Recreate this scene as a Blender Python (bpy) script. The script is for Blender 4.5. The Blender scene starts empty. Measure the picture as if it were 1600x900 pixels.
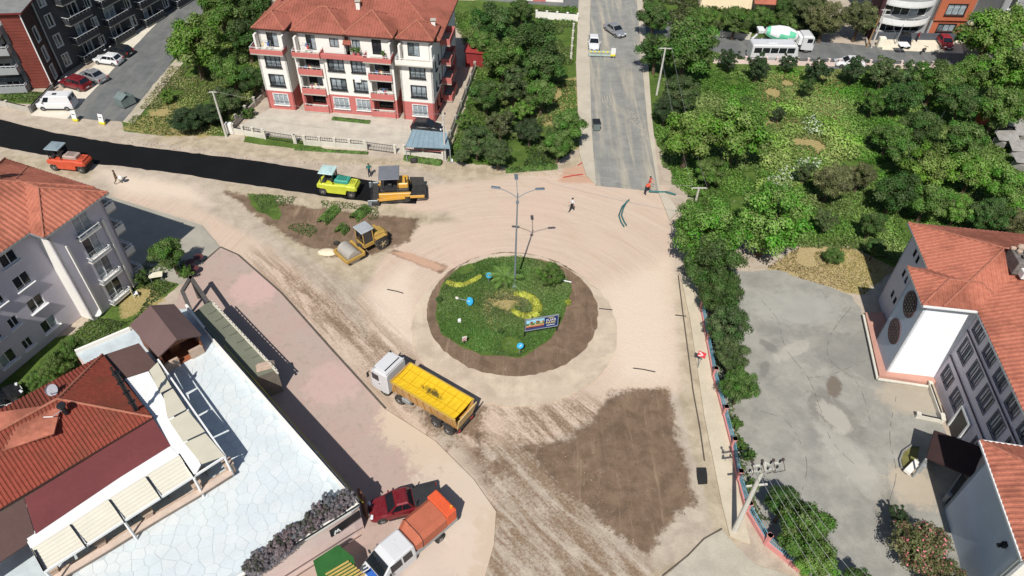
import bpy, bmesh, math, random
import numpy as np
from mathutils import Vector, Matrix
random.seed(7)
SC = bpy.context.scene
COL = SC.collection
# ---------------------------------------------------------------- camera
F, NX, NY, CH = 1120.0, 765.0, 1610.0, 50.0      # focal (px of a 1600 wide frame), nadir point, drone height in metres
down = Vector((NX-800, NY-450, F)).normalized()
zf = Vector((0, 0, 1)); yw = (zf-down*zf.dot(down)).normalized(); xw = down.cross(yw)
if xw.x < 0: xw = -xw
RW = Matrix((xw, yw, -down))                       # camera frame (x right, y down, z ahead) -> world
def G(px, py, z=0.0):
    """world point at height z seen at pixel (px,py) of the 1600x900 photograph"""
    r = RW @ Vector((px-800, py-450, F)); t = (CH-z)/-r.z
    return Vector((r.x*t, r.y*t, z))
cd = bpy.data.cameras.new('camera'); cam = bpy.data.objects.new('camera', cd); COL.objects.link(cam)
cd.sensor_width = 36; cd.lens = F*36/1600; cd.clip_end = 3000; cd.clip_start = .5
cx = RW @ Vector((1, 0, 0)); cy = RW @ Vector((0, -1, 0)); cz = RW @ Vector((0, 0, -1))
cam.matrix_world = Matrix(((cx.x, cy.x, cz.x, 0), (cx.y, cy.y, cz.y, 0), (cx.z, cy.z, cz.z, CH), (0, 0, 0, 1)))
SC.camera = cam
# ---------------------------------------------------------------- world, sun, exposure
SUN_EL = math.radians(51.6); SX, SY = -1.87, -9.0  # horizontal direction towards the sun
az = math.atan2(SX, SY)
W = bpy.data.worlds.new("World"); SC.world = W; W.use_nodes = True
wn = W.node_tree.nodes; bg = wn['Background']
sky = wn.new('ShaderNodeTexSky'); sky.sky_type = 'NISHITA'; sky.sun_disc = False
sky.sun_elevation = SUN_EL; sky.sun_rotation = az; sky.air_density = 1.0; sky.dust_density = .6
W.node_tree.links.new(sky.outputs[0], bg.inputs[0]); bg.inputs[1].default_value = 0.072
sl = bpy.data.lights.new('sun', 'SUN'); so = bpy.data.objects.new('sun', sl); COL.objects.link(so)
sl.energy = 4.7; sl.angle = math.radians(.5); sl.color = (1, .962, .905)
sd = Vector((math.sin(az)*math.cos(SUN_EL), math.cos(az)*math.cos(SUN_EL), math.sin(SUN_EL)))
so.rotation_euler = sd.to_track_quat('Z', 'Y').to_euler(); so.location = (0, 0, 80)
vs = SC.view_settings; vs.view_transform = 'Standard'; vs.look = 'None'; vs.exposure = .05; vs.gamma = 1
SC.cycles.max_bounces = 5; SC.cycles.diffuse_bounces = 3; SC.cycles.transparent_max_bounces = 4

# ---------------------------------------------------------------- materials
def S(r, g, b):
    f = lambda c: (c/255/12.92) if c/255 <= .04045 else ((c/255+.055)/1.055)**2.4
    return (f(r), f(g), f(b))
MATS = {}
def nd(t, ty, **k):
    n = t.nodes.new(ty)
    for a, b in k.items(): setattr(n, a, b)
    return n
def noise(t, scale, detail=4, rough=.6, vec=None, dist=0):
    n = nd(t, 'ShaderNodeTexNoise'); n.inputs['Scale'].default_value = scale; n.inputs['Detail'].default_value = detail
    n.inputs['Roughness'].default_value = rough; n.inputs['Distortion'].default_value = dist
    if vec is not None: t.links.new(vec, n.inputs['Vector'])
    return n.outputs['Fac']
def mathn(t, op, a, b=None, c=None, clamp=False):
    n = nd(t, 'ShaderNodeMath', operation=op, use_clamp=clamp)
    for i, v in enumerate((a, b, c)):
        if v is None: continue
        if isinstance(v, (int, float)): n.inputs[i].default_value = v
        else: t.links.new(v, n.inputs[i])
    return n.outputs[0]
def ramp(t, fac, lo, hi):
    n = nd(t, 'ShaderNodeMapRange', interpolation_type='SMOOTHSTEP'); n.inputs[1].default_value = lo; n.inputs[2].default_value = hi
    t.links.new(fac, n.inputs[0]); return n.outputs[0]
def mixc(t, fac, a, b, mode='MIX'):
    n = nd(t, 'ShaderNodeMix', data_type='RGBA', blend_type=mode)
    if isinstance(fac, (int, float)): n.inputs[0].default_value = fac
    else: t.links.new(fac, n.inputs[0])
    for i, v in ((6, a), (7, b)):
        if isinstance(v, tuple): n.inputs[i].default_value = (*v[:3], 1)
        else: t.links.new(v, n.inputs[i])
    return n.outputs[2]
def M(name, col, rough=.75, var=.14, scale=1.2, fine=14, bump=.15, metal=0, coat=0, col2=None, geo=False, spec=.4):
    if name in MATS: return MATS[name]
    m = bpy.data.materials.new(name); m.use_nodes = True; t = m.node_tree; b = t.nodes['Principled BSDF']
    tc = nd(t, 'ShaderNodeTexCoord')
    vec = nd(t, 'ShaderNodeNewGeometry').outputs['Position'] if geo else tc.outputs['Object']
    n1 = noise(t, scale, 5, .65, vec); n2 = noise(t, fine, 3, .6, vec)
    mx = mathn(t, 'ADD', mathn(t, 'MULTIPLY', n1, .65), mathn(t, 'MULTIPLY', n2, .35))
    f = ramp(t, mx, .36, .64)
    lo = tuple(c*(1-var) for c in col); hi = col2 or tuple(min(1, c*(1+var)) for c in col)
    t.links.new(mixc(t, f, lo, hi), b.inputs['Base Color'])
    b.inputs['Roughness'].default_value = rough; b.inputs['Metallic'].default_value = metal
    b.inputs['Specular IOR Level'].default_value = spec
    if coat: b.inputs['Coat Weight'].default_value = coat; b.inputs['Coat Roughness'].default_value = .08
    if bump:
        bp = nd(t, 'ShaderNodeBump'); bp.inputs['Strength'].default_value = bump; bp.inputs['Distance'].default_value = .05
        t.links.new(n2, bp.inputs['Height']); t.links.new(bp.outputs[0], b.inputs['Normal'])
    MATS[name] = m; return m
def paint(name, col, metal=0., dust=.12):
    """car paint with a thin uneven film of dust"""
    m = M(name, col, rough=.32, var=.05, scale=2, fine=9, bump=0, metal=metal, coat=.35, col2=tuple(c*(1-dust)+.38*dust for c in col)); return m

# ---------------------------------------------------------------- mesh builder
_bc = {}
def bevbox(sx, sy, sz, bev, tx, ty):
    k = (round(sx, 3), round(sy, 3), round(sz, 3), round(bev, 3), tx, ty)
    if k in _bc: return _bc[k]
    bm = bmesh.new(); bmesh.ops.create_cube(bm, size=1)
    for v in bm.verts:
        top = v.co.z > 0
        v.co.x *= sx*(tx if top else 1); v.co.y *= sy*(ty if top else 1); v.co.z *= sz
    if bev: bmesh.ops.bevel(bm, geom=bm.edges[:], offset=bev, segments=1, affect='EDGES', clamp_overlap=True)
    bm.verts.index_update()
    r = ([tuple(v.co) for v in bm.verts], [[v.index for v in f.verts] for f in bm.faces]); bm.free(); _bc[k] = r; return r
class MB:
    def __init__(s): s.v = []; s.f = []; s.m = []
    def add(s, vs, fs, mi=0, T=None):
        o = len(s.v)
        s.v += [tuple(T @ Vector(v)) for v in vs] if T is not None else [tuple(v) for v in vs]
        s.f += [[i+o for i in f] for f in fs]; s.m += [mi]*len(fs); return s
    def box(s, cx, cy, cz, sx, sy, sz, mi=0, rz=0, bev=0, tx=1, ty=1, ry=0, rx=0):
        v, f = bevbox(sx, sy, sz, bev, tx, ty)
        T = Matrix.Translation((cx, cy, cz)) @ Matrix.Rotation(rz, 4, 'Z') @ Matrix.Rotation(ry, 4, 'Y') @ Matrix.Rotation(rx, 4, 'X')
        return s.add(v, f, mi, T)
    def bar(s, a, b, w, h=None, mi=0):
        a = Vector(a); b = Vector(b); h = h or w; d = b-a; q = d.to_track_quat('X', 'Z').to_matrix().to_4x4()
        v, f = bevbox(d.length, w, h, 0, 1, 1); return s.add(v, f, mi, Matrix.Translation((a+b)/2) @ q)
    def cyl(s, a, b, r0, r1=None, n=8, mi=0, cap=True):
        a = Vector(a); b = Vector(b); r1 = r0 if r1 is None else r1
        q = (b-a).to_track_quat('Z', 'Y'); vs = []
        for p, r in ((a, r0), (b, r1)):
            vs += [p+q @ Vector((r*math.cos(i*2*math.pi/n), r*math.sin(i*2*math.pi/n), 0)) for i in range(n)]
        fs = [[i, (i+1) % n, n+(i+1) % n, n+i] for i in range(n)]
        if cap: fs += [list(range(n))[::-1], list(range(n, 2*n))]
        return s.add(vs, fs, mi)
    def tube(s, pts, r, n=6, mi=0):
        pts = [Vector(p) for p in pts]; vs = []; fs = []
        for i, p in enumerate(pts):
            d = (pts[min(i+1, len(pts)-1)]-pts[max(i-1, 0)]); q = d.to_track_quat('Z', 'Y'); rr = r[i] if isinstance(r, (list, tuple)) else r
            vs += [p+q @ Vector((rr*math.cos(k*2*math.pi/n), rr*math.sin(k*2*math.pi/n), 0)) for k in range(n)]
        for i in range(len(pts)-1):
            for k in range(n): fs.append([i*n+k, i*n+(k+1) % n, (i+1)*n+(k+1) % n, (i+1)*n+k])
        fs += [list(range(n))[::-1], [len(vs)-n+k for k in range(n)]]
        return s.add(vs, fs, mi)
    def prism(s, poly, z0, z1, mi=0, mis=None):
        """poly: list of (x,y) [z ignored]; z0/z1 numbers"""
        n = len(poly); P = [(p[0], p[1]) for p in poly]
        ar = sum(P[i][0]*P[(i+1) % n][1]-P[(i+1) % n][0]*P[i][1] for i in range(n))
        if ar < 0: P = P[::-1]
        vs = [(x, y, z0) for x, y in P]+[(x, y, z1) for x, y in P]
        s.add(vs, [list(range(n, 2*n)), list(range(n))[::-1]], mi)
        s.add(vs, [[i, (i+1) % n, n+(i+1) % n, n+i] for i in range(n)], mi if mis is None else mis); return s
    def slab3(s, pts, th, mi=0):
        """3-D polygon given thickness th downwards along its normal"""
        P = [Vector(p) for p in pts]; n = len(P); nr = Vector((0, 0, 0))
        for i in range(n): nr += P[i].cross(P[(i+1) % n])
        nr.normalize()
        if nr.z < 0: P = P[::-1]; nr = -nr
        vs = P+[p-nr*th for p in P]
        return s.add(vs, [list(range(n)), list(range(n, 2*n))[::-1]]+[[i, n+i, n+(i+1) % n, (i+1) % n] for i in range(n)], mi)
    def loft(s, rings, mi=0, closed=True, cap=True):
        n = len(rings[0]); vs = [p for r in rings for p in r]; fs = []
        for i in range(len(rings)-1):
            for k in range(n if closed else n-1): fs.append([i*n+k, i*n+(k+1) % n, (i+1)*n+(k+1) % n, (i+1)*n+k])
        if cap: fs += [list(range(n))[::-1], [len(vs)-n+k for k in range(n)]]
        return s.add(vs, fs, mi)
    def ball(s, c, rx, ry=None, rz=None, n=10, m=6, mi=0):
        ry = ry or rx; rz = rz or rx; vs = [(c[0], c[1], c[2]-rz)]; fs = []
        for j in range(1, m):
            a = -math.pi/2+math.pi*j/m
            vs += [(c[0]+rx*math.cos(a)*math.cos(i*2*math.pi/n), c[1]+ry*math.cos(a)*math.sin(i*2*math.pi/n), c[2]+rz*math.sin(a)) for i in range(n)]
        vs.append((c[0], c[1], c[2]+rz)); L = len(vs)-1
        for i in range(n):
            fs.append([0, 1+(i+1) % n, 1+i]); fs.append([L, L-n+i, L-n+(i+1) % n])
            for j in range(m-2): fs.append([1+j*n+i, 1+j*n+(i+1) % n, 1+(j+1)*n+(i+1) % n, 1+(j+1)*n+i])
        return s.add(vs, fs, mi)
def obj(name, mb, mats, parent=None, loc=(0, 0, 0), rz=0, world=False, smooth=False, mesh=None):
    """world=True: the mesh is written in world coordinates, its origin goes to the parent's base point"""
    if mesh is None:
        mesh = bpy.data.meshes.new(name); L = Vector((0, 0, 0))
        if world:
            if parent is not None: L = Vector(parent['base'])
            else: L = Vector(mb.v[0])
            loc = (0, 0, 0) if parent is not None else L
        mesh.from_pydata([(v[0]-L.x, v[1]-L.y, v[2]-L.z) for v in mb.v] if world else mb.v, [], mb.f)
        mats = mats if isinstance(mats, (list, tuple)) else [mats]
        for m in mats: mesh.materials.append(m)
        if len(mats) > 1: mesh.polygons.foreach_set('material_index', mb.m)
        if smooth: mesh.polygons.foreach_set('use_smooth', [True]*len(mesh.polygons))
        mesh.update()
    o = bpy.data.objects.new(name, mesh); COL.objects.link(o); o.location = loc; o.rotation_euler = (0, 0, rz)
    if parent is not None: o.parent = parent
    return o
def tag(o, label=None, cat=None, group=None, kind=None):
    if label: o['label'] = label
    if cat: o['category'] = cat
    if group: o['group'] = group
    if kind: o['kind'] = kind
    return o
def root(name, label, cat, loc, rz=0, group=None, scale=None):
    o = bpy.data.objects.new(name, None); COL.objects.link(o); o.location = loc; o.rotation_euler = (0, 0, rz)
    o.empty_display_size = .3; o['base'] = tuple(loc)
    if scale: o.scale = scale
    return tag(o, label, cat, group)
KIDS = {}
def dup(o, parent=None, loc=None, rz=None, label=None):
    c = o.copy(); COL.objects.link(c)
    if parent is not None: c.parent = parent
    if loc is not None: c.location = loc; c['base'] = tuple(loc)
    if rz is not None: c.rotation_euler = (0, 0, rz)
    if label: c['label'] = label
    for k in [x for x in list(o.children)]: dup(k, c)
    return c
def heading(a, b):
    """ground point midway between two pixels and the heading from a to b"""
    A = G(*a); B = G(*b); d = B-A; return (A+B)/2, math.atan2(d.y, d.x)

# ---------------------------------------------------------------- palette
concrete = M('concrete', S(178, 172, 160), .9, .12, .5, 9, .2)
pale_conc = M('pale concrete', S(205, 200, 186), .9, .10, .6, 9, .15)
grey_conc = M('grey concrete', S(140, 138, 132), .9, .15, .5, 8, .2)
dark_met = M('dark metal', (.03, .032, .036), .5, .2, 3, 20, .05, .4)
black = M('black rubber', (.018, .018, .019), .9, .25, 2, 12, .1, col2=(.075, .066, .056))
galv = M('galvanised metal', S(165, 172, 175), .5, .12, 3, 20, .05, .5)
white = M('white paint', (.78, .78, .76), .5, .05, 1.5, 12, .03)
glass = M('dark glass', (.018, .024, .03), .08, .3, .8, 5, 0, 0, 0, None, False, .6)
curtain = M('curtained glass', S(150, 160, 165), .15, .35, 2.2, 6, 0, spec=.6)
brownm = M('brown metal', S(70, 48, 42), .6, .1)
# ================================================================ GROUND
def polyW(px, z=0): return [(p.x, p.y) for p in (G(a, b, z) for a, b in px)]
def sdf(X, Y, poly):
    d = np.full(X.shape, 1e9); ins = np.zeros(X.shape, bool); n = len(poly)
    for i in range(n):
        x0, y0 = poly[i]; x1, y1 = poly[(i+1) % n]; ex, ey = x1-x0, y1-y0
        t = np.clip(((X-x0)*ex+(Y-y0)*ey)/(ex*ex+ey*ey+1e-9), 0, 1)
        d = np.minimum(d, np.hypot(X-x0-t*ex, Y-y0-t*ey))
        c = ((y0 > Y) != (y1 > Y)) & (X < (x1-x0)*(Y-y0)/((y1-y0) if abs(y1-y0) > 1e-9 else 1e-9)+x0); ins ^= c
    return np.where(ins, d, -d)
ISC = Vector((.35, 46.85))                                  # centre of the roundabout
R_APRON = 9.75
ia, ib_ = G(800, 394), G(800, 590); ISI = (ia+ib_)/2; ISI.x = (G(668, 497).x+G(933, 497).x)/2; R_SOIL = ((ib_-ia).length/2+(G(933, 497).x-G(668, 497).x)/2)/2   # the soil circle sits off centre in the concrete ring
def circ(r, c=ISC, n=72, sx=0, sy=0): return [(c.x+sx+r*math.cos(i*2*math.pi/n), c.y+sy+r*math.sin(i*2*math.pi/n)) for i in range(n)]
def zz(px, ox=620, oy=360, s=1/3.3333): return [(ox+a*s, oy+b*s) for a, b in px]
lay = {  # name: list of (polygon, feather)
 'peach': [(polyW([(640, 318), (700, 300), (860, 285), (1020, 296), (1048, 330), (1052, 430), (1060, 610), (960, 616), (930, 650), (860, 690), (740, 700), (650, 640), (585, 560), (560, 470), (600, 400), (660, 350), (720, 345), (690, 325)]), 1.2),
           (polyW([(185, 284), (300, 318), (420, 385), (520, 470), (600, 560), (680, 690), (770, 780), (770, 830), (740, 800), (600, 640), (500, 545), (420, 465), (345, 390), (315, 350), (180, 312)]), 1.5),
           (polyW([(600, 300), (900, 262), (1040, 290), (1040, 340), (640, 330)]), 1.5)],
 'brown': [(polyW([(345, 297), (480, 322), (560, 333), (655, 340), (640, 375), (600, 392), (560, 405), (520, 402), (470, 382), (420, 350)]), 1.0),
           (polyW([(955, 612), (1042, 606), (1064, 690), (1090, 785), (1058, 805), (1030, 845), (1008, 868), (920, 800), (850, 740), (812, 694), (880, 688), (925, 655)]), 1.3), (polyW([(735, 700), (780, 712), (800, 745), (770, 750)]), 2.0),
           (circ(R_SOIL+.15, ISI), .3), (polyW([(600, 392), (618, 390), (700, 415), (690, 428)]), .5),
           (polyW([(640, 630), (750, 640), (760, 680), (700, 690)]), 3)],
 'track': [(polyW([(400, 400), (480, 430), (560, 480), (640, 560), (640, 640), (560, 570), (450, 470)]), 2.5),
           (polyW([(725, 695), (830, 690), (940, 800), (1020, 890), (1010, 910), (745, 915), (772, 830), (762, 760)]), .9),
           (polyW([(760, 640), (900, 622), (960, 640), (900, 690), (800, 710)]), 1.6)],
 'green': [(polyW(zz([(250, 250), (330, 190), (480, 130), (640, 120), (820, 180), (900, 260), (915, 300), (860, 470), (800, 570), (640, 665), (560, 655), (440, 650), (330, 600), (230, 540), (200, 440), (215, 340)])), .35),
           (polyW([(190, 190), (262, 108), (300, 30), (330, -20), (430, -20), (400, 60), (410, 140), (358, 212), (250, 212), (195, 205)]), .6),
           (polyW([(0, 137), (75, 145), (50, 162), (0, 160)]), .4),
           (polyW([(745, 110), (700, 0), (905, 0), (900, 110), (912, 225), (880, 245), (850, 265), (700, 252), (715, 200)]), .8),
           (polyW([(1060, 60), (1010, 60), (1015, 200), (1060, 290), (1180, 385), (1330, 385), (1420, 430), (1620, 390), (1640, 60), (1500, 95), (1240, 100), (1130, 85)]), .8),
           (polyW([(185, 455), (235, 380), (300, 400), (285, 440), (215, 500), (140, 560), (60, 640), (-40, 660), (-60, 560), (120, 520)]), .4),
           (polyW([(385, 200), (420, 180), (440, 200), (520, 238), (460, 232), (380, 222)]), .4),
           (polyW([(385, 302), (430, 305), (440, 345), (400, 330)]), .8),
           (polyW([(1000, -60), (1300, -60), (1280, 60), (1060, 60), (1010, 30)]), .8),
           (polyW([(1430, 760), (1500, 790), (1560, 900), (1400, 940)]), .5)],
 'dry': [(polyW([(190, 200), (270, 150), (340, 215), (250, 215)]), 1.6), (polyW([(760, 150), (905, 120), (912, 240), (860, 200)]), 2.5),
         (polyW([(1195, 420), (1250, 383), (1330, 385), (1400, 420), (1350, 462), (1330, 460)]), .5),
         (polyW([(1180, 110), (1330, 110), (1300, 250), (1200, 240)]), 3), (polyW([(390, 190), (440, 175), (440, 200), (380, 215)]), 1),
         (polyW([(870, 140), (900, 130), (905, 190)]), 1), (polyW(zz([(430, 200), (470, 330), (600, 300), (700, 350), (640, 420), (480, 420), (560, 520), (480, 530)])), 2.0),
         (polyW([(1260, 150), (1330, 190), (1300, 300), (1240, 270)]), 2), (polyW([(180, 470), (235, 440), (260, 470), (190, 500)]), .8)],
 'grey': [(polyW([(345, 285), (500, 305), (650, 322), (730, 345), (650, 385), (600, 400), (580, 440), (540, 440), (440, 375), (380, 320)]), 1.3),
          (polyW([(365, 215), (520, 240), (640, 250), (870, 268), (860, 285), (700, 283), (650, 262), (400, 245), (180, 212)]), .9),
          (polyW([(1000, 905), (1130, 838), (1180, 880), (1260, 905)]), .8), (polyW([(0, 232), (80, 250), (150, 262), (140, 285), (0, 255)]), .8),
          (polyW([(1052, 430), (1095, 480), (1160, 870), (1120, 850), (1060, 620)]), .5), (polyW([(870, 262), (930, 225), (935, 290), (880, 285)]), .8)],
 'red': [(polyW([(880, 262), (930, 250), (935, 288), (870, 285)]), 1.0), (polyW([(600, 392), (640, 392), (705, 418), (680, 425)]), .8), (polyW([(740, 250), (880, 30), (890, 110), (800, 140)]), 5)],
 'pale': [(polyW([(940, 450), (1050, 400), (1058, 600), (960, 600)]), 2.5), (polyW([(565, 470), (640, 410), (645, 480), (660, 560), (600, 540)]), 1.5), (polyW([(150, 262), (300, 290), (330, 320), (190, 300)]), 1.5)],
}
X0, X1, Y0, Y1, ST = -76.0, 90.0, 17.0, 134.0, .36
nx, ny = int((X1-X0)/ST)+1, int((Y1-Y0)/ST)+1
gx = X0+np.arange(nx)*ST; gy = Y0+np.arange(ny)*ST; GX, GY = np.meshgrid(gx, gy)
def vnoise(X, Y, s, seed):
    r = np.random.RandomState(seed); T = r.rand(256, 256); x = X/s+500; y = Y/s+500; xi = np.floor(x).astype(int); yi = np.floor(y).astype(int)
    fx = x-xi; fy = y-yi; fx = fx*fx*(3-2*fx); fy = fy*fy*(3-2*fy); a = T[yi % 256, xi % 256]; b = T[yi % 256, (xi+1) % 256]; c = T[(yi+1) % 256, xi % 256]; d = T[(yi+1) % 256, (xi+1) % 256]
    return (a*(1-fx)+b*fx)*(1-fy)+(c*(1-fx)+d*fx)*fy
masks = {}
for k, L in lay.items():
    m = np.zeros(GX.shape)
    for poly, w in L: m = np.maximum(m, np.clip(.5+sdf(GX, GY, poly)/(2*w), 0, 1))
    masks[k] = m
rough = vnoise(GX, GY, 1.1, 3)*.6+vnoise(GX, GY, .7, 5)*.4
GZ = (vnoise(GX, GY, 6, 1)-.5)*.02+np.where(masks['brown'] > .5, (rough-.5)*.06, (rough-.5)*.012)
def roundz(): return GZ
verts = np.stack([GX, GY, GZ-.03], -1).reshape(-1, 3)
idx = np.arange(nx*ny).reshape(ny, nx); quads = np.stack([idx[:-1, :-1], idx[:-1, 1:], idx[1:, 1:], idx[1:, :-1]], -1).reshape(-1, 4)
def npmesh(name, verts, faces, smooth=False):
    me = bpy.data.meshes.new(name); k = faces.shape[1]
    me.vertices.add(len(verts)); me.vertices.foreach_set('co', np.ascontiguousarray(verts, dtype=np.float32).ravel())
    me.loops.add(faces.size); me.loops.foreach_set('vertex_index', faces.ravel().astype(np.int32))
    me.polygons.add(len(faces)); me.polygons.foreach_set('loop_start', (np.arange(len(faces))*k).astype(np.int32))
    if smooth: me.polygons.foreach_set('use_smooth', np.ones(len(faces), bool))
    me.update(calc_edges=True); return me
gm = npmesh('ground', verts, quads, True)
for nm, ks in (('mA', ('peach', 'brown', 'green', 'dry')), ('mB', ('grey', 'red', 'pale', 'track'))):
    a = gm.attributes.new(nm, 'FLOAT_COLOR', 'POINT')
    a.data.foreach_set('color', np.stack([masks[k] for k in ks], -1).reshape(-1).astype(np.float32))
def earth_mat(full=True):
    m = bpy.data.materials.new('earth'); m.use_nodes = True; t = m.node_tree; b = t.nodes['Principled BSDF']
    pos = nd(t, 'ShaderNodeNewGeometry').outputs['Position']
    big = noise(t, .12, 4, .6, pos); med = noise(t, .7, 5, .65, pos, .4); fine = noise(t, 6, 4, .7, pos)
    col = mixc(t, ramp(t, med, .3, .7), S(168, 154, 138), S(190, 176, 158))
    if full:
        sep = []
        for nm in ('mA', 'mB'):
            at = nd(t, 'ShaderNodeAttribute', attribute_name=nm); s3 = nd(t, 'ShaderNodeSeparateColor'); t.links.new(at.outputs['Color'], s3.inputs[0])
            sep += [s3.outputs[0], s3.outputs[1], s3.outputs[2], at.outputs['Alpha']]
        peach, brown, green, dry, grey, red, pale, track = sep
        edge = mathn(t, 'ADD', mathn(t, 'MULTIPLY', noise(t, .55, 6, .7, pos), .7), mathn(t, 'MULTIPLY', noise(t, 3.2, 5, .7, pos), .3))
        e0 = mathn(t, 'SUBTRACT', edge, .5)
        def th(mask, k=1.5, lo=.42, hi=.58): return ramp(t, mathn(t, 'ADD', mask, mathn(t, 'MULTIPLY', e0, k)), lo, hi)
        # circular coordinates about the roundabout for wheel-swept streaks
        sx = nd(t, 'ShaderNodeSeparateXYZ'); t.links.new(pos, sx.inputs[0])
        dx = mathn(t, 'SUBTRACT', sx.outputs[0], ISC.x); dy = mathn(t, 'SUBTRACT', sx.outputs[1], ISC.y)
        rr = mathn(t, 'SQRT', mathn(t, 'ADD', mathn(t, 'MULTIPLY', dx, dx), mathn(t, 'MULTIPLY', dy, dy))); an = mathn(t, 'ARCTAN2', dy, dx)
        cv = nd(t, 'ShaderNodeCombineXYZ'); t.links.new(mathn(t, 'MULTIPLY', rr, 1.6), cv.inputs[0]); t.links.new(mathn(t, 'MULTIPLY', an, 1.7), cv.inputs[1])
        streak = noise(t, 1.0, 6, .72, cv.outputs[0], .9)
        # diagonal streaks (scraper passes towards the lower right)
        m0 = nd(t, 'ShaderNodeMapping'); m0.inputs['Rotation'].default_value = (0, 0, math.radians(47)); t.links.new(pos, m0.inputs[0])
        mp = nd(t, 'ShaderNodeMapping'); mp.inputs['Scale'].default_value = (.13, 1.0, 1); t.links.new(m0.outputs[0], mp.inputs[0]); diag = noise(t, 1.0, 6, .7, mp.outputs[0], .5)
        mp2 = nd(t, 'ShaderNodeMapping'); mp2.inputs['Scale'].default_value = (1.5, .1, 1); t.links.new(pos, mp2.inputs[0]); vert = noise(t, 1.0, 7, .75, mp2.outputs[0], .8)
        pc = mixc(t, ramp(t, streak, .12, .88), S(190, 168, 149), S(208, 188, 169))
        pc = mixc(t, mathn(t, 'MULTIPLY', ramp(t, diag, .52, .7), .35), pc, S(190, 160, 130))
        pc = mixc(t, mathn(t, 'MULTIPLY', ramp(t, big, .48, .62), .3), pc, S(210, 180, 160))
        col = mixc(t, th(grey, .8, .3, .7), col, mixc(t, ramp(t, med, .3, .7), S(160, 146, 124), S(190, 176, 152)))
        col = mixc(t, th(peach, .7, .25, .75), col, pc)
        col = mixc(t, th(pale, .7, .1, .9), col, S(214, 196, 176))
        gr = mathn(t, 'MULTIPLY', mathn(t, 'SUBTRACT', noise(t, 4.5, 5, .8, pos), .5), .55); tr = mathn(t, 'MULTIPLY', mathn(t, 'MULTIPLY', track, 1.25, clamp=True), ramp(t, mathn(t, 'ADD', mathn(t, 'ADD', diag, gr), mathn(t, 'MULTIPLY', e0, .3)), .36, .62))
        col = mixc(t, tr, col, mixc(t, ramp(t, fine, .3, .7), S(118, 98, 80), S(146, 124, 101)))
        bc = mixc(t, ramp(t, med, .3, .7), S(104, 86, 70), S(130, 109, 90))
        bc = mixc(t, mathn(t, 'MULTIPLY', ramp(t, vert, .5, .75), .4), bc, S(168, 142, 116))
        col = mixc(t, mathn(t, 'MULTIPLY', th(brown, 1.6, .36, .66), mathn(t, 'SUBTRACT', 1.0, mathn(t, 'MULTIPLY', ramp(t, vert, .58, .75), .25))), col, bc)
        col = mixc(t, th(red, 1.0, .4, .75), col, S(192, 156, 132))
        gc = mixc(t, ramp(t, edge, .34, .66), S(56, 76, 34), S(98, 118, 54))
        gc = mixc(t, ramp(t, fine, .35, .8), gc, S(76, 104, 40))
        col = mixc(t, th(green, 1.2, .42, .56), col, gc)
        col = mixc(t, mathn(t, 'MULTIPLY', th(dry, 2.0, .45, .75), .85), col, mixc(t, ramp(t, fine, .3, .7), S(146, 130, 78), S(190, 168, 122)))
    else:
        col = mixc(t, ramp(t, med, .3, .7), S(60, 84, 34), S(104, 118, 56))
    col = mixc(t, mathn(t, 'MULTIPLY', ramp(t, noise(t, 22, 3, .7, pos), .5, .75), .22), col, S(90, 76, 60))
    sc = noise(t, 2.3, 6, .75, pos); col = mixc(t, mathn(t, 'MULTIPLY', ramp(t, sc, .6, .72), .22), col, S(110, 92, 72))
    hl = noise(t, 1.7, 6, .75, pos, .6); col = mixc(t, mathn(t, 'MULTIPLY', ramp(t, hl, .58, .72), .15), col, S(236, 226, 208))
    t.links.new(col, b.inputs['Base Color']); b.inputs['Roughness'].default_value = .95; b.inputs['Specular IOR Level'].default_value = .15
    bp = nd(t, 'ShaderNodeBump'); bp.inputs['Strength'].default_value = .5; bp.inputs['Distance'].default_value = .08
    t.links.new(mathn(t, 'ADD', fine, med), bp.inputs['Height']); t.links.new(bp.outputs[0], b.inputs['Normal'])
    return m
gm.materials.append(earth_mat())
go = obj('ground', None, None, mesh=gm); tag(go, 'sandy dug-up ground with brown soil patches and grass lots', kind='structure')
far = MB(); far.add([(-900, -300, -.12), (900, -300, -.12), (900, 1500, -.12), (-900, 1500, -.12)], [[0, 1, 2, 3]])
fo = obj('outer_ground', far, earth_mat(False)); tag(fo, kind='structure')

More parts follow.
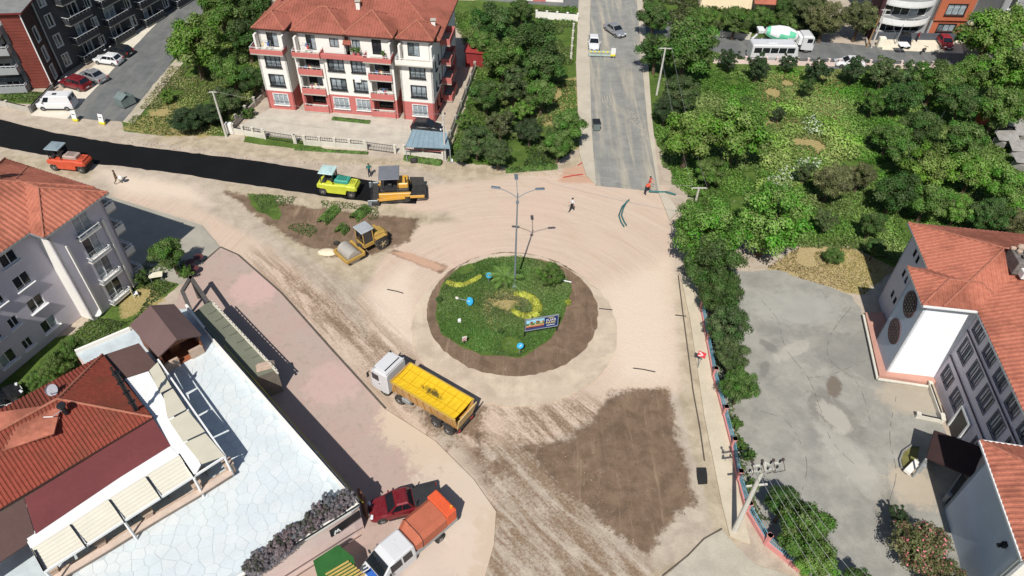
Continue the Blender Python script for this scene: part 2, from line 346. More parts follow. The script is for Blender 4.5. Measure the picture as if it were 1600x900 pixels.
# ---- sheets and slabs
def refine(poly, step=.8, jit=.08, seed=1):
    r = random.Random(seed); out = []; n = len(poly)
    for i in range(n):
        a = Vector(poly[i][:2]); b = Vector(poly[(i+1) % n][:2]); k = max(1, int((b-a).length/step)); pn = Vector((-(b-a).y, (b-a).x)).normalized()
        for j in range(k):
            p = a+(b-a)*j/k
            if j: p += pn*r.gauss(0, jit)
            out.append((p.x, p.y))
    return out
def sheet(name, px, z, mat, jit=.05, world=None, label=None, step=.8):
    poly = refine(world if world is not None else polyW(px), step, jit, len(name)) if jit else (world or polyW(px))
    mb = MB(); mb.prism(poly, z-.1, z); o = obj(name, mb, mat, world=True); tag(o, label, kind='structure'); return o
asph = M('fresh asphalt', (.0045, .0048, .0055), .8, .3, .3, 18, .3, geo=True, spec=.25)
def road_mat(name, c1, c2, streak=(1, 0.05), rot=0, dust=S(190, 180, 160), amt=.5):
    m = bpy.data.materials.new(name); m.use_nodes = True; t = m.node_tree; b = t.nodes['Principled BSDF']
    pos = nd(t, 'ShaderNodeNewGeometry').outputs['Position']; med = noise(t, .5, 6, .7, pos); fine = noise(t, 9, 4, .7, pos)
    col = mixc(t, ramp(t, med, .3, .7), c1, c2)
    mp = nd(t, 'ShaderNodeMapping'); mp.inputs['Rotation'].default_value = (0, 0, rot); mp.inputs['Scale'].default_value = (streak[0], streak[1], 1); t.links.new(pos, mp.inputs[0])
    col = mixc(t, mathn(t, 'MULTIPLY', ramp(t, noise(t, 1, 5, .65, mp.outputs[0], .3), .45, .7), amt), col, dust)
    blot = noise(t, .9, 7, .75, pos, .8); col = mixc(t, mathn(t, 'MULTIPLY', ramp(t, blot, .6, .68), .3), col, tuple(c*.55 for c in c1))
    col = mixc(t, mathn(t, 'MULTIPLY', ramp(t, fine, .45, .75), .18), col, tuple(c*.5 for c in c1))
    t.links.new(col, b.inputs['Base Color']); b.inputs['Roughness'].default_value = .9; b.inputs['Specular IOR Level'].default_value = .2
    bp = nd(t, 'ShaderNodeBump'); bp.inputs['Strength'].default_value = .25; bp.inputs['Distance'].default_value = .04
    t.links.new(fine, bp.inputs['Height']); t.links.new(bp.outputs[0], b.inputs['Normal']); return m
worn = road_mat('worn asphalt', S(128, 128, 124), S(150, 148, 141), (.9, .05), math.radians(4), S(196, 184, 160), .55)
street = road_mat('street asphalt', S(98, 100, 100), S(116, 117, 115), (.6, .08), math.radians(-30), S(140, 136, 128), .4)
yardm = road_mat('yard asphalt', S(136, 134, 127), S(158, 155, 146), (.25, .3), 0, S(178, 173, 160), .45)
def add_blots(m, L):
    t = m.node_tree; b = t.nodes['Principled BSDF']; src = b.inputs['Base Color'].links[0].from_socket; pos = nd(t, 'ShaderNodeNewGeometry').outputs['Position']; nz = noise(t, 1.1, 6, .75, pos, .7)
    for px, py, r, asp, rot, c, amt in L:
        p = G(px, py); v = nd(t, 'ShaderNodeVectorMath', operation='SUBTRACT'); v.inputs[1].default_value = (p.x, p.y, 0); t.links.new(pos, v.inputs[0])
        m1 = nd(t, 'ShaderNodeMapping'); m1.inputs['Rotation'].default_value = (0, 0, rot); t.links.new(v.outputs[0], m1.inputs[0]); m2 = nd(t, 'ShaderNodeMapping'); m2.inputs['Scale'].default_value = (1/r, asp/r, 0); t.links.new(m1.outputs[0], m2.inputs[0])
        ln = nd(t, 'ShaderNodeVectorMath', operation='LENGTH'); t.links.new(m2.outputs[0], ln.inputs[0]); d = mathn(t, 'ADD', ln.outputs['Value'], mathn(t, 'MULTIPLY', nz, 1.5)); f = nd(t, 'ShaderNodeMapRange', interpolation_type='SMOOTHSTEP'); t.links.new(d, f.inputs[0])
        f.inputs[1].default_value = 1.35; f.inputs[2].default_value = 1.75; f.inputs[3].default_value = amt; f.inputs[4].default_value = 0; src = mixc(t, f.outputs[0], src, c)
    t.links.new(src, b.inputs['Base Color'])
add_blots(yardm, [(1305, 650, 3.4, 1.6, 1.1, S(120, 116, 108), .6), (1304, 652, 2.1, 1.6, 1.1, S(178, 172, 160), .75), (1303, 605, 1.7, 2.2, 1.9, S(112, 100, 88), .85), (1200, 540, 1.3, 2.2, .8, S(112, 110, 104), .6), (1195, 575, 1.3, 2.5, 2.0, S(112, 110, 104), .5), (1245, 545, 3.5, 4, 2.6, S(182, 176, 162), .6), (1340, 560, 6, 2, .5, S(120, 119, 114), .45), (1420, 620, 3.5, 1.5, 0, S(176, 162, 142), .6), (1385, 800, 3.5, 3, 1.8, S(128, 122, 110), .6), (1430, 760, 2.5, 1, 0, S(188, 172, 150), .7), (1240, 480, 6, 2, 0, S(170, 168, 160), .5), (1330, 720, 5, 3, 1.2, S(182, 177, 164), .5)])
sheet('fresh_asphalt', [(-60, 178), (0, 187), (80, 207), (185, 225), (400, 252), (500, 268), (575, 282), (640, 290), (655, 300), (650, 318), (600, 318), (575, 315), (480, 302), (380, 287), (280, 271), (190, 259), (150, 256), (82, 245), (0, 229), (-60, 218)], .06, asph, .05, label='fresh black asphalt strip laid across the left side')
sheet('side_street', [(104, 184), (192, 190), (262, 107), (345, -25), (300, -25), (205, 78)], .02, street, .06, label='grey side street beside the dark apartment block')
sheet('parking_pavement', [(48, 180), (105, 186), (205, 78), (300, -20), (285, -20), (200, 60), (100, 140)], .035, M('parking concrete', S(212, 204, 186), .9, .08, .8, 7, .1, geo=True), .02, label='pale parking pavement along the side street')
sheet('north_road', [(924, -30), (992, -30), (1005, 120), (1015, 200), (1030, 300), (930, 290), (923, 200), (920, 80)], .03, worn, .06, label='worn grey asphalt road running away at the top')
sheet('east_street', [(1000, 40), (1010, 62), (1180, 92), (1300, 108), (1500, 100), (1700, 95), (1700, 60), (1500, 80), (1400, 76), (1260, 62), (1160, 58), (1010, 25)], .025, street, .05, label='grey street passing behind the gardens at upper right')
conc_j = M('jointed concrete', S(186, 176, 158), .9, .1, .4, 8, .2, geo=True)
def slab(name, px, h, mat, label=None, z0=-.1): 
    mb = MB(); mb.prism(polyW(px), z0, h); o = obj(name, mb, mat, world=True); tag(o, label, kind='structure'); return o
slab('west_pavement', [(905, -20), (922, -20), (921, 90), (924, 200), (931, 290), (916, 275), (905, 240), (900, 100)], .13, conc_j, 'dusty pavement on the left of the north road')
slab('east_pavement', [(993, -20), (1001, -20), (1010, 60), (1018, 180), (1030, 290), (1060, 330), (1046, 345), (1028, 300), (1012, 200), (1003, 100)], .13, conc_j, 'dusty pavement on the right of the north road')
slab('fence_pavement', [(1062, 428), (1090, 440), (1096, 485), (1112, 590), (1142, 700), (1160, 800), (1172, 850), (1140, 838), (1128, 790), (1100, 650), (1078, 500)], .12, M('tan concrete', S(196, 184, 162), .9, .1, .4, 8, .2, geo=True), 'concrete pavement along the fence and shrubs')
apron_m = road_mat('apron concrete', S(178, 162, 143), S(198, 180, 158), (.4, .4), 0, S(222, 204, 178), .5)
def ring(name, r0, r1, z, mat, n=120, jit=.06, gap=None, label=None):
    rr = random.Random(4); mb = MB(); vs = []; fs = []
    for i in range(n):
        a = i*2*math.pi/n; j0 = r0+rr.gauss(0, jit); j1 = r1+rr.gauss(0, jit)
        vs += [(ISI.x+j0*math.cos(a), ISI.y+j0*math.sin(a), z), (ISC.x+j1*math.cos(a), ISC.y+j1*math.sin(a), z), (ISI.x+j0*math.cos(a), ISI.y+j0*math.sin(a), z-.1), (ISC.x+j1*math.cos(a), ISC.y+j1*math.sin(a), z-.1)]
    for i in range(n):
        k = (i+1) % n; a, b, c, d = i*4, i*4+1, k*4+1, k*4; fs.append([a, b, c, d]); fs.append([b, b+2, c+2, c]); fs.append([a+2, a, d, d+2])
    mb.add(vs, fs); o = obj(name, mb, mat); tag(o, label, kind='structure'); return o
ring('roundabout_apron', R_SOIL, R_APRON, .035, apron_m, label='pale concrete ring around the roundabout island')
# plaza with pink stamped paving, slightly raised, with a thin dark kerb line
def plaza_mat():
    m = bpy.data.materials.new('plaza'); m.use_nodes = True; t = m.node_tree; b = t.nodes['Principled BSDF']
    pos = nd(t, 'ShaderNodeNewGeometry').outputs['Position']
    n1 = noise(t, .25, 5, .6, pos, .5); n2 = noise(t, 1.2, 6, .7, pos, .6); n3 = noise(t, 12, 3, .7, pos)
    c = mixc(t, ramp(t, n1, .34, .66), S(214, 194, 184), S(222, 184, 176)); c = mixc(t, mathn(t, 'MULTIPLY', ramp(t, n2, .5, .68), .5), c, S(212, 150, 142)); c = mixc(t, mathn(t, 'MULTIPLY', ramp(t, n2, .3, .5), .25), S(168, 150, 138), c)
    mp = nd(t, 'ShaderNodeMapping'); mp.inputs['Rotation'].default_value = (0, 0, math.radians(-40)); t.links.new(pos, mp.inputs[0])
    br = nd(t, 'ShaderNodeTexBrick'); br.inputs['Scale'].default_value = 4.5; br.inputs['Mortar Size'].default_value = .03; br.inputs['Color1'].default_value = (1, 1, 1, 1); br.inputs['Color2'].default_value = (.9, .88, .88, 1); br.inputs['Mortar'].default_value = (.72, .7, .68, 1)
    t.links.new(mp.outputs[0], br.inputs[0]); c = mixc(t, .3, c, br.outputs[0], 'MULTIPLY'); c = mixc(t, mathn(t, 'MULTIPLY', n3, .2), c, S(140, 124, 112))
    t.links.new(c, b.inputs['Base Color']); b.inputs['Roughness'].default_value = .9; b.inputs['Specular IOR Level'].default_value = .2; return m
plz = plaza_mat()
slab('plaza_paving', [(285, 445), (318, 412), (345, 388), (372, 400), (440, 460), (520, 550), (602, 640), (680, 690), (740, 750), (775, 800), (772, 850), (750, 930), (540, 1000), (200, 1000), (200, 700)], .10, plz, 'pink stamped paving of the plaza')
kb = MB()
kl = [G(a, b) for a, b in [(318, 410), (345, 387), (372, 399), (440, 459), (520, 549), (602, 639)]]
for a, b in zip(kl, kl[1:]): kb.bar((a.x, a.y, .06), (b.x, b.y, .06), .14, .14)
add_blots(plz, [(640, 660, 3.2, 1, 0, S(200, 182, 160), .9), (690, 700, 3.6, 1, 0, S(198, 180, 158), .95), (740, 755, 3.8, 1, 0, S(196, 178, 156), .95), (765, 810, 3.8, 1, 0, S(196, 176, 154), .95), (765, 870, 3.8, 1, 0, S(196, 176, 154), .95), (700, 780, 4, 1, 0, S(202, 186, 168), .7), (680, 860, 4, 1, 0, S(204, 188, 172), .7), (400, 450, 3, 1, 0, S(214, 176, 170), .4), (520, 600, 3, 1, 0, S(216, 176, 170), .3)])
tag(obj('kerb', kb, M('dark kerb', S(92, 84, 74), .9), world=True), 'thin dark kerb along the plaza edge', kind='structure')
slab('street_bend', [(150, 300), (315, 352), (345, 388), (318, 412), (285, 445), (190, 420), (120, 330)], .05, M('bend concrete', S(160, 155, 142), .9, .1, .4, 8, .2, geo=True), 'grey street surface in the shadow of the lilac block')
# dusty wheel marks
def ribbon(name, px, w, mat, z=.05, label=None, seed=1):
    r = random.Random(seed); P = [G(a, b) for a, b in px]; Q = []
    for i in range(len(P)-1):      # catmull-rom through the points
        a, b, c, d = P[max(i-1, 0)], P[i], P[i+1], P[min(i+2, len(P)-1)]
        for k in range(10): s_ = k/10; Q.append(.5*((2*b)+(c-a)*s_+(2*a-5*b+4*c-d)*s_*s_+(3*b-a-3*c+d)*s_**3))
    Q.append(P[-1]); m = MB()
    for i in range(len(Q)-1):
        if r.random() < .3: continue
        d = (Q[i+1]-Q[i]).normalized(); n = Vector((-d.y, d.x, 0)); w0, w1 = w*r.uniform(.4, 1)/2, w*r.uniform(.4, 1)/2; zz_ = Vector((0, 0, z)); m.add([Q[i]-n*w0+zz_, Q[i+1]-n*w1+zz_, Q[i+1]+n*w1+zz_, Q[i]+n*w0+zz_], [[0, 1, 2, 3]])
    o = obj(name, m, mat, world=True); tag(o, label, kind='structure')
pale_d = M('pale dust mark', S(176, 168, 150), .95, .1, 2, 12, geo=True)
for i in range(5): ribbon('dust_marks', [(940+i*4, 150-i), (944+i*4, 162), (956+i*4, 172-i), (974+i*5, 180), (990+i*4, 194+i*2), (1004+i*3, 214+i*2)], .13, pale_d, .045, 'pale curved tyre mark on the north road', i)
sheet('corner_concrete', [(1035, 905), (1075, 868), (1100, 842), (1128, 828), (1150, 852), (1180, 882), (1255, 905), (1240, 940), (1030, 940)], .012, M('corner concrete', S(176, 168, 152), .9, .12, .5, 7, .2, geo=True), .03, label='grey concrete surface at the bottom right of the dirt')
sheet('side_verge', [(192, 190), (262, 107), (300, 62), (312, 64), (276, 112), (208, 194)], .035, M('verge concrete', S(176, 166, 146), .9, .14, .7, 8, .2, geo=True), .05, label='dusty kerb path on the right of the side street')
# school yard
sheet('school_yard', [(1110, 425), (1215, 422), (1330, 462), (1352, 500), (1372, 595), (1450, 606), (1480, 680), (1560, 700), (1600, 800), (1560, 1000), (1330, 990), (1275, 915), (1252, 893), (1200, 850), (1170, 800), (1148, 700), (1119, 590), (1099, 483)], .02, yardm, .1, label='cracked grey yard of the school')
for i, q in enumerate(([(1190, 470), (1215, 500), (1228, 545), (1262, 590), (1282, 640), (1300, 690), (1340, 730)], [(1330, 480), (1300, 520), (1295, 560), (1340, 600), (1360, 660)], [(1180, 640), (1230, 660), (1260, 720), (1250, 780)], [(1400, 620), (1390, 680), (1400, 740), (1388, 800), (1410, 860)], [(1262, 590), (1300, 585), (1360, 560)])): ribbon('yard_crack', q, .05, M('crack', S(84, 82, 76), .95), .026, None, 60+i)
sheet('forecourt', [(425, 168), (690, 190), (700, 205), (694, 248), (366, 206), (385, 190)], .04, M('forecourt paving', S(186, 178, 164), .9, .12, .6, 7, .15, geo=True), .02, label='paved forecourt of the red and white apartments')
sheet('corner_pavement', [(1378, 78), (1384, 56), (1500, 62), (1505, 84)], .10, M('cream paving', S(222, 212, 190), .9, .07, .7, 8, geo=True), 0, label='cream parking pavement at the orange building')
sheet('back_lane', [(690, -5), (905, 12), (900, -30), (690, -30)], .02, street, .03, label='grey lane behind the middle orchard')
tr = MB(); tr.prism(refine(polyW([(1088, 732), (1103, 732), (1105, 756), (1091, 757)]), .5, .03), -.1, .13); tag(obj('pit', tr, M('wet pit', (.02, .019, .018), .9), world=True), 'black rectangular pit opening by the pavement', kind='structure')
# ================================================================ BUILDINGS
lilac = M('lilac plaster', S(202, 196, 204), .85, .05, .4, 6, .1)
whitep = M('white plaster', S(232, 228, 220), .85, .05, .4, 6, .1)
redp = M('brick red plaster', S(190, 110, 104), .85, .07, .5, 7, .1)
pinkp = M('pale pink plaster', S(222, 200, 192), .85, .06, .4, 6, .1)
darkp = M('anthracite plaster', S(62, 64, 68), .8, .1, .4, 6, .1)
greyp = M('mid grey plaster', S(150, 152, 152), .85, .06, .4, 6, .1)
shadep = M('shaded white plaster', S(186, 196, 208), .85, .05, .4, 6, .1)  # white walls with their shade put into the colour
brickr = M('dark red cladding', S(116, 56, 46), .75, .14, .6, 9, .15)
orangep = M('orange plaster', S(176, 98, 68), .85, .06, .4, 6, .1)
wood = M('brown wood', S(120, 72, 44), .7, .2, 2, 14, .2)
stone = M('beige stone', S(180, 158, 140), .9, .12, 2, 12, .2)
def tile_mat(name, a, b, dirt=S(110, 66, 50)):
    m = bpy.data.materials.new(name); m.use_nodes = True; t = m.node_tree; bs = t.nodes['Principled BSDF']
    pos = nd(t, 'ShaderNodeNewGeometry').outputs['Position']; n1 = noise(t, .35, 5, .65, pos); n2 = noise(t, 3.5, 4, .7, pos); n3 = noise(t, 16, 2, .6, pos)
    c = mixc(t, ramp(t, n2, .3, .7), a, b); c = mixc(t, mathn(t, 'MULTIPLY', ramp(t, n1, .42, .66), .6), c, dirt); c = mixc(t, mathn(t, 'MULTIPLY', ramp(t, n3, .5, .8), .3), c, S(86, 52, 42))
    t.links.new(c, bs.inputs['Base Color']); bs.inputs['Roughness'].default_value = .85; bs.inputs['Specular IOR Level'].default_value = .25
    bp = nd(t, 'ShaderNodeBump'); bp.inputs['Strength'].default_value = .4; bp.inputs['Distance'].default_value = .05
    t.links.new(n3, bp.inputs['Height']); t.links.new(bp.outputs[0], bs.inputs['Normal']); return m
tile_o = tile_mat('orange clay tile', S(170, 102, 82), S(188, 118, 96))
tile_r = tile_mat('red clay tile', S(150, 88, 74), S(166, 100, 84))
tile_d = tile_mat('deep red clay tile', S(128, 60, 48), S(148, 74, 58))
ridge_m = M('ridge tile', S(164, 104, 84), .85, .2, 2, 12, .2)

def wallface(parent, P0, P1, z0, z1, mat, holes=(), name='wall', depth=.16, th=.25):
    """wall seen from outside running left P0 -> right P1 with real openings (u0,z0,u1,z1)"""
    P0 = Vector((P0[0], P0[1])); P1 = Vector((P1[0], P1[1])); d = (P1-P0); L = d.length; d.normalize(); n = Vector((d.y, -d.x))
    us = sorted({0, L} | {min(max(h[0], 0), L) for h in holes} | {min(max(h[2], 0), L) for h in holes}); zs = sorted({z0, z1} | {h[1] for h in holes} | {h[3] for h in holes})
    mb = MB(); pt = lambda u, z, k=0: (P0.x+d.x*u-n.x*k, P0.y+d.y*u-n.y*k, z)
    for i in range(len(us)-1):
        for j in range(len(zs)-1):
            cu, czz = (us[i]+us[i+1])/2, (zs[j]+zs[j+1])/2
            if any(h[0] < cu < h[2] and h[1] < czz < h[3] for h in holes): continue
            mb.add([pt(us[i], zs[j]), pt(us[i+1], zs[j]), pt(us[i+1], zs[j+1]), pt(us[i], zs[j+1])], [[0, 1, 2, 3]])
    for a, b, c, e in holes:
        mb.add([pt(a, b), pt(c, b), pt(c, e), pt(a, e), pt(a, b, depth), pt(c, b, depth), pt(c, e, depth), pt(a, e, depth)], [[0, 4, 5, 1], [1, 5, 6, 2], [2, 6, 7, 3], [3, 7, 4, 0]])
    mb.add([pt(0, z1), pt(L, z1), pt(L, z1, th), pt(0, z1, th), pt(0, z0, th), pt(L, z0, th), pt(0, z0), pt(L, z0)], [[0, 1, 2, 3], [3, 2, 5, 4], [0, 3, 4, 6], [1, 7, 5, 2]])
    return obj(name, mb, mat, parent, world=True)
WC = {}
def window(parent, P0, P1, u, z, w, h, frame=None, gl=None, panes=2, sill=True, fw=.07, rail=False, proud=0.0, depth=.13):
    P0 = Vector((P0[0], P0[1])); P1 = Vector((P1[0], P1[1])); d = (P1-P0).normalized(); n = Vector((d.y, -d.x)); frame = frame or white; gl = gl or glass
    key = (round(w, 2), round(h, 2), frame.name, gl.name, panes, sill, fw, rail, proud)
    if key not in WC:
        a = MB(); y = depth-.04
        a.box(fw/2, y, h/2, fw, .08, h); a.box(w-fw/2, y, h/2, fw, .08, h); a.box(w/2, y, fw/2, w-2*fw, .08, fw); a.box(w/2, y, h-fw/2, w-2*fw, .08, fw)
        for i in range(1, panes): a.box(w*i/panes, y, h/2, fw*.9, .07, h-2*fw)
        if proud: # surrounding architrave on the wall face
            q = proud; a.box(-q/2, -.02, h/2, q, .06, h+2*q); a.box(w+q/2, -.02, h/2, q, .06, h+2*q); a.box(w/2, -.02, h+q/2, w, .06, q); a.box(w/2, -.02, -q/2, w, .06, q)
        me = [None, None, None, None]; o = obj('window', a, frame); me[0] = o.data; bpy.data.objects.remove(o)
        b = MB(); pw = w/panes; b.box(pw/2, depth, h/2, pw-.04, .02, h-.06); me[1] = []
        for gm_ in (gl, gl, gl, curtain, curtain if gl is not glass else glass, M('half drawn curtain', S(96, 104, 108), .15, .6, 1.2, 6, 0, spec=.6)): o = obj('pane', b, gm_); me[1].append(o.data); bpy.data.objects.remove(o)
        if sill: c = MB(); c.box(w/2, -.06, -.05, w+.3, .3, .07); o = obj('sill', c, frame); me[2] = o.data; bpy.data.objects.remove(o)
        if rail:
            r = MB(); r.box(w/2, -.1, .62, w+.1, .04, .04); r.box(w/2, -.1, .1, w+.1, .04, .04)
            for k in range(int(w/.22)+1): r.box(-.02+k*(w+.04)/int(w/.22), -.1, .36, .025, .025, .5)
            o = obj('rail', r, dark_met if rail == 'dark' else galv); me[3] = o.data; bpy.data.objects.remove(o)
        WC[key] = me
    me = WC[key]; B = Vector(parent['base']); p = P0+d*u
    o = obj('window', None, None, parent, (p.x-B.x, p.y-B.y, z-B.z), math.atan2(d.y, d.x), mesh=me[0])
    for i in range(panes): obj('pane', None, None, o, (w/panes*i, 0, 0), mesh=random.choice(me[1]))
    if me[2]: obj('sill', None, None, o, mesh=me[2])
    if me[3]: obj('rail', None, None, o, mesh=me[3])
    return o
def facade(parent, P0, P1, z0, z1, mat, wins, name='wall', depth=.16):
    """wins: list of (u, z, w, h, kwargs)"""
    wallface(parent, P0, P1, z0, z1, mat, [(u, z, u+w, z+h) for u, z, w, h, k in wins], name, depth)
    for u, z, w, h, k in wins: window(parent, P0, P1, u, z, w, h, **k)
def plane_roof(parent, pts, mat, up, rib=.3, rr=.055, th=.12, name='roof', ribs=True, cmat=None):
    """roof slope: slab plus rounded tile rows running along direction up (horizontal vector)"""
    P = [Vector(p) for p in pts]; n = Vector((0, 0, 0))
    for i in range(len(P)): n += P[i].cross(P[(i+1) % len(P)])
    n.normalize();  n = -n if n.z < 0 else n
    mb = MB(); mb.slab3(P, th); ro = obj(name, mb, mat, parent, world=True)
    if not ribs: return ro
    up = Vector((up[0], up[1], 0)); side = up.cross(Vector((0, 0, 1))).normalized(); slope = n.cross(side); slope = -slope if slope.z < 0 else slope
    slope.normalize(); ss = slope.cross(n).normalized(); o = P[0]; Q = [((p-o).dot(ss), (p-o).dot(slope)) for p in P]
    mb = MB(); s0 = min(q[0] for q in Q); s1 = max(q[0] for q in Q); s = s0+rib/2
    while s < s1:
        xs = []
        for i in range(len(Q)):
            a, b = Q[i], Q[(i+1) % len(Q)]
            if (a[0] > s) != (b[0] > s): xs.append(a[1]+(b[1]-a[1])*(s-a[0])/(b[0]-a[0]))
        xs.sort()
        for a, b in zip(xs[::2], xs[1::2]):
            if b-a < .2: continue
            A = o+ss*s+slope*a; Bp = o+ss*s+slope*b; prof = [(-rib*.33, -.01), (-rib*.16, rr), (rib*.16, rr), (rib*.33, -.01)]
            mb.loft([[A+ss*x+n*z for x, z in prof], [Bp+ss*x+n*z for x, z in prof]], closed=False, cap=False)
        s += rib
    L = Vector(parent['base']) ; t = obj('roof_tiles', MB().add([(v[0]-L.x, v[1]-L.y, v[2]-L.z) for v in mb.v], mb.f), cmat or mat, ro); tag(t, kind='stuff')
    return ro
class Frame:
    def __init__(s, o, d): s.o = Vector((o[0], o[1])); s.x = Vector((d[0], d[1])).normalized(); s.y = Vector((-s.x.y, s.x.x))
    def __call__(s, x, y, z=0): p = s.o+s.x*x+s.y*y; return Vector((p.x, p.y, z))
def hip(parent, fr, x0, x1, y0, y1, z, sl, mat, rib=.3, along=None, ribm=None, caps=True, gable=()):
    """hip roof over a rectangle of frame fr"""
    w = x1-x0; l = y1-y0; h = min(w, l)/2; zt = z+h*sl
    if w <= l: r0, r1 = fr((x0+x1)/2, y0+h, zt), fr((x0+x1)/2, y1-h, zt)
    else: r0, r1 = fr(x0+h, (y0+y1)/2, zt), fr(x1-h, (y0+y1)/2, zt)
    a, b, c, d = fr(x0, y0, z), fr(x1, y0, z), fr(x1, y1, z), fr(x0, y1, z)
    if w <= l: pl = [([a, b, r0], (fr.y)), ([b, c, r1, r0], -fr.x), ([c, d, r1], -fr.y), ([d, a, r0, r1], fr.x)]
    else: pl = [([a, b, r1, r0], fr.y), ([b, c, r1], -fr.x), ([c, d, r0, r1], -fr.y), ([d, a, r0], fr.x)]
    last = None
    for p, up in pl: last = plane_roof(parent, p, mat, up, rib, cmat=ribm)
    if caps:
        m = MB()
        hh = Vector((0, 0, .05))
        for p, q in ((a, r0), (d, r0 if w > l else r1), (b, r1 if w > l else r0), (c, r1)): m.tube([p+hh, q+hh], .09, 6)
        if (r1-r0).length > .2: m.tube([r0+hh, r1+hh], .1, 6)
        L = Vector(parent['base']); obj('ridge', MB().add([(v[0]-L.x, v[1]-L.y, v[2]-L.z) for v in m.v], m.f), ridge_m, last)
    g = MB()   # gutter along the eaves
    for p, q in ((a, b), (b, c), (c, d), (d, a)): g.bar(p+Vector((0, 0, -.1)), q+Vector((0, 0, -.1)), .12, .14)
    obj('gutter', g, galv if mat is tile_o else brownm, parent, world=True)
    return zt
def chimney(parent, p, w=.6, h=1.2, mat=None, cap=True):
    mb = MB(); mb.box(p[0], p[1], p[2]+h/2-.3, w, w, h+.6); 
    c = obj('chimney', mb, mat or whitep, parent, world=True)
    if cap:
        m = MB(); m.box(p[0], p[1], p[2]+h+.22, w+.2, w+.2, .08); 
        for a, b in ((-1, -1), (1, -1), (1, 1), (-1, 1)): m.box(p[0]+a*w*.35, p[1]+b*w*.35, p[2]+h+.1, .1, .1, .2)
        L = Vector(parent['base']); obj('cap', MB().add([(v[0]-L.x, v[1]-L.y, v[2]-L.z) for v in m.v], m.f), concrete, c)
def balcony(parent, fr, x0, x1, yo, yi, z, mat, hp=.7, rail=True, slabm=None, things=0):
    """fr: y axis pointing INTO the building; balcony between yo (outer, smaller) and yi"""
    c = fr((x0+x1)/2, (yo+yi)/2, z); rz = math.atan2(fr.x.y, fr.x.x); W_ = x1-x0; D = yi-yo; B = Vector(parent['base'])
    m = MB(); t = .12
    m.box(0, 0, .07, W_, D, .16, 1); m.box(0, -D/2+t/2, hp/2+.15, W_, t, hp, 0); m.box(-W_/2+t/2, t/2, hp/2+.15, t, D-t, hp, 0); m.box(W_/2-t/2, t/2, hp/2+.15, t, D-t, hp, 0)
    o = obj('balcony', m, [mat, slabm or concrete], parent, c-B, rz)
    if rail:
        r = MB(); zt = hp+.42; r.box(0, -D/2+.06, zt, W_, .05, .05); r.box(-W_/2+.06, 0, zt, .05, D, .05); r.box(W_/2-.06, 0, zt, .05, D, .05)
        k = int(W_/.6)
        for i in range(k+1): r.box(-W_/2+.06+i*(W_-.12)/k, -D/2+.06, hp+.27, .03, .03, .3)
        for s in (-1, 1): r.box(s*(W_/2-.06), 0, hp+.27, .03, .03, .3)
        obj('railing', r, white, o)
    return o

# ---------------------------------------------------------------- red and white apartment block
P0, P1 = Vector((-33.1, 85.0)), Vector((-10.5, 82.8)); fb = Frame(P0, P1-P0); B = fb(11, 8)
rb = root('apartment_building', 'white and brick red four storey apartment block with red tiled roof and gabled dormers', 'apartment building', B)
wk = dict(panes=3, rail=True, proud=.08, frame=white, gl=curtain)
wkd = dict(panes=3, rail='dark', proud=.08, frame=dark_met, gl=curtain)
def bface(x0, x1, y, wins, z1=8.1):
    facade(rb, fb(x0, y), fb(x1, y), 0, 2.7, redp, [w for w in wins if w[1] < 2.7]); facade(rb, fb(x0, y), fb(x1, y), 2.7, z1, whitep, [w for w in wins if w[1] > 2.7])
def col(u, w=1.9, z=(.75, 3.45, 6.1), h=1.55): return [(u, zz_, w, h, wkd if i else wk) for i, zz_ in enumerate(z)]
bface(0, 3.7, 0, col(.95)); bface(18.3, 22.5, 0, col(1.3))
bface(8.3, 14.2, .25, col(.7, 2.0)+col(3.75, 1.9)); 
for x0, x1 in ((5.1, 8.3), (14.2, 17.3)):     # loggia columns
    bface(x0, x1, 1.5, [(.5, z, 2.1, 1.9, dict(panes=2, frame=dark_met, sill=False)) for z in (.6, 3.2, 5.9)])
    for z in (0, 2.7, 5.4): balcony(rb, fb, x0+.02, x1-.02, -.3, 1.48, z-.05 if z else .1, redp, .75, rail=True)
    for x in (x0, x1): wallface(rb, fb(x, 1.5), fb(x, .0), 0, 2.7, redp); wallface(rb, fb(x, .0), fb(x, 1.5), 0, 2.7, redp); wallface(rb, fb(x, 1.5), fb(x, 0), 2.7, 8.1, whitep); wallface(rb, fb(x, 0), fb(x, 1.5), 2.7, 8.1, whitep)
for x0, x1 in ((3.7, 5.1), (17.3, 18.3)):     # entrance recesses
    bface(x0, x1, 4.5, [(.2, .1, .9, 2.2, dict(panes=1, sill=False, frame=brownm))], 10.4)
    for a, z0, z1, m in ((x0, 0, 2.7, redp), (x0, 2.7, 10.2, whitep)):
        wallface(rb, fb(x0, 0), fb(x0, 4.5), z0, z1, m); wallface(rb, fb(x1, 4.5), fb(x1, 0), z0, z1, m)
wallface(rb, fb(0, 16), fb(0, 0), 0, 2.7, redp); wallface(rb, fb(0, 16), fb(0, 0), 2.7, 10.2, whitep)
ew = [(u, z, .8, 1.2, dict(panes=1, frame=dark_met)) for u in (1.6, 3.6) for z in (1.0, 3.7, 6.4)]
facade(rb, fb(22.5, 0), fb(22.5, 16), 0, 2.7, redp, [w for w in ew if w[1] < 2]); facade(rb, fb(22.5, 0), fb(22.5, 16), 2.7, 10.2, whitep, [w for w in ew if w[1] > 2])
wallface(rb, fb(22.5, 16), fb(0, 16), 0, 10.2, whitep)
fe = Frame(fb(22.5, 0), fb.y); fe.y = -fb.x          # east side frame, y pointing into the block
for z in (0.1, 2.65, 5.35, 8.05): balcony(rb, fe, 5.2, 9.2, -1.3, -.02, z, redp, .8, rail=False)
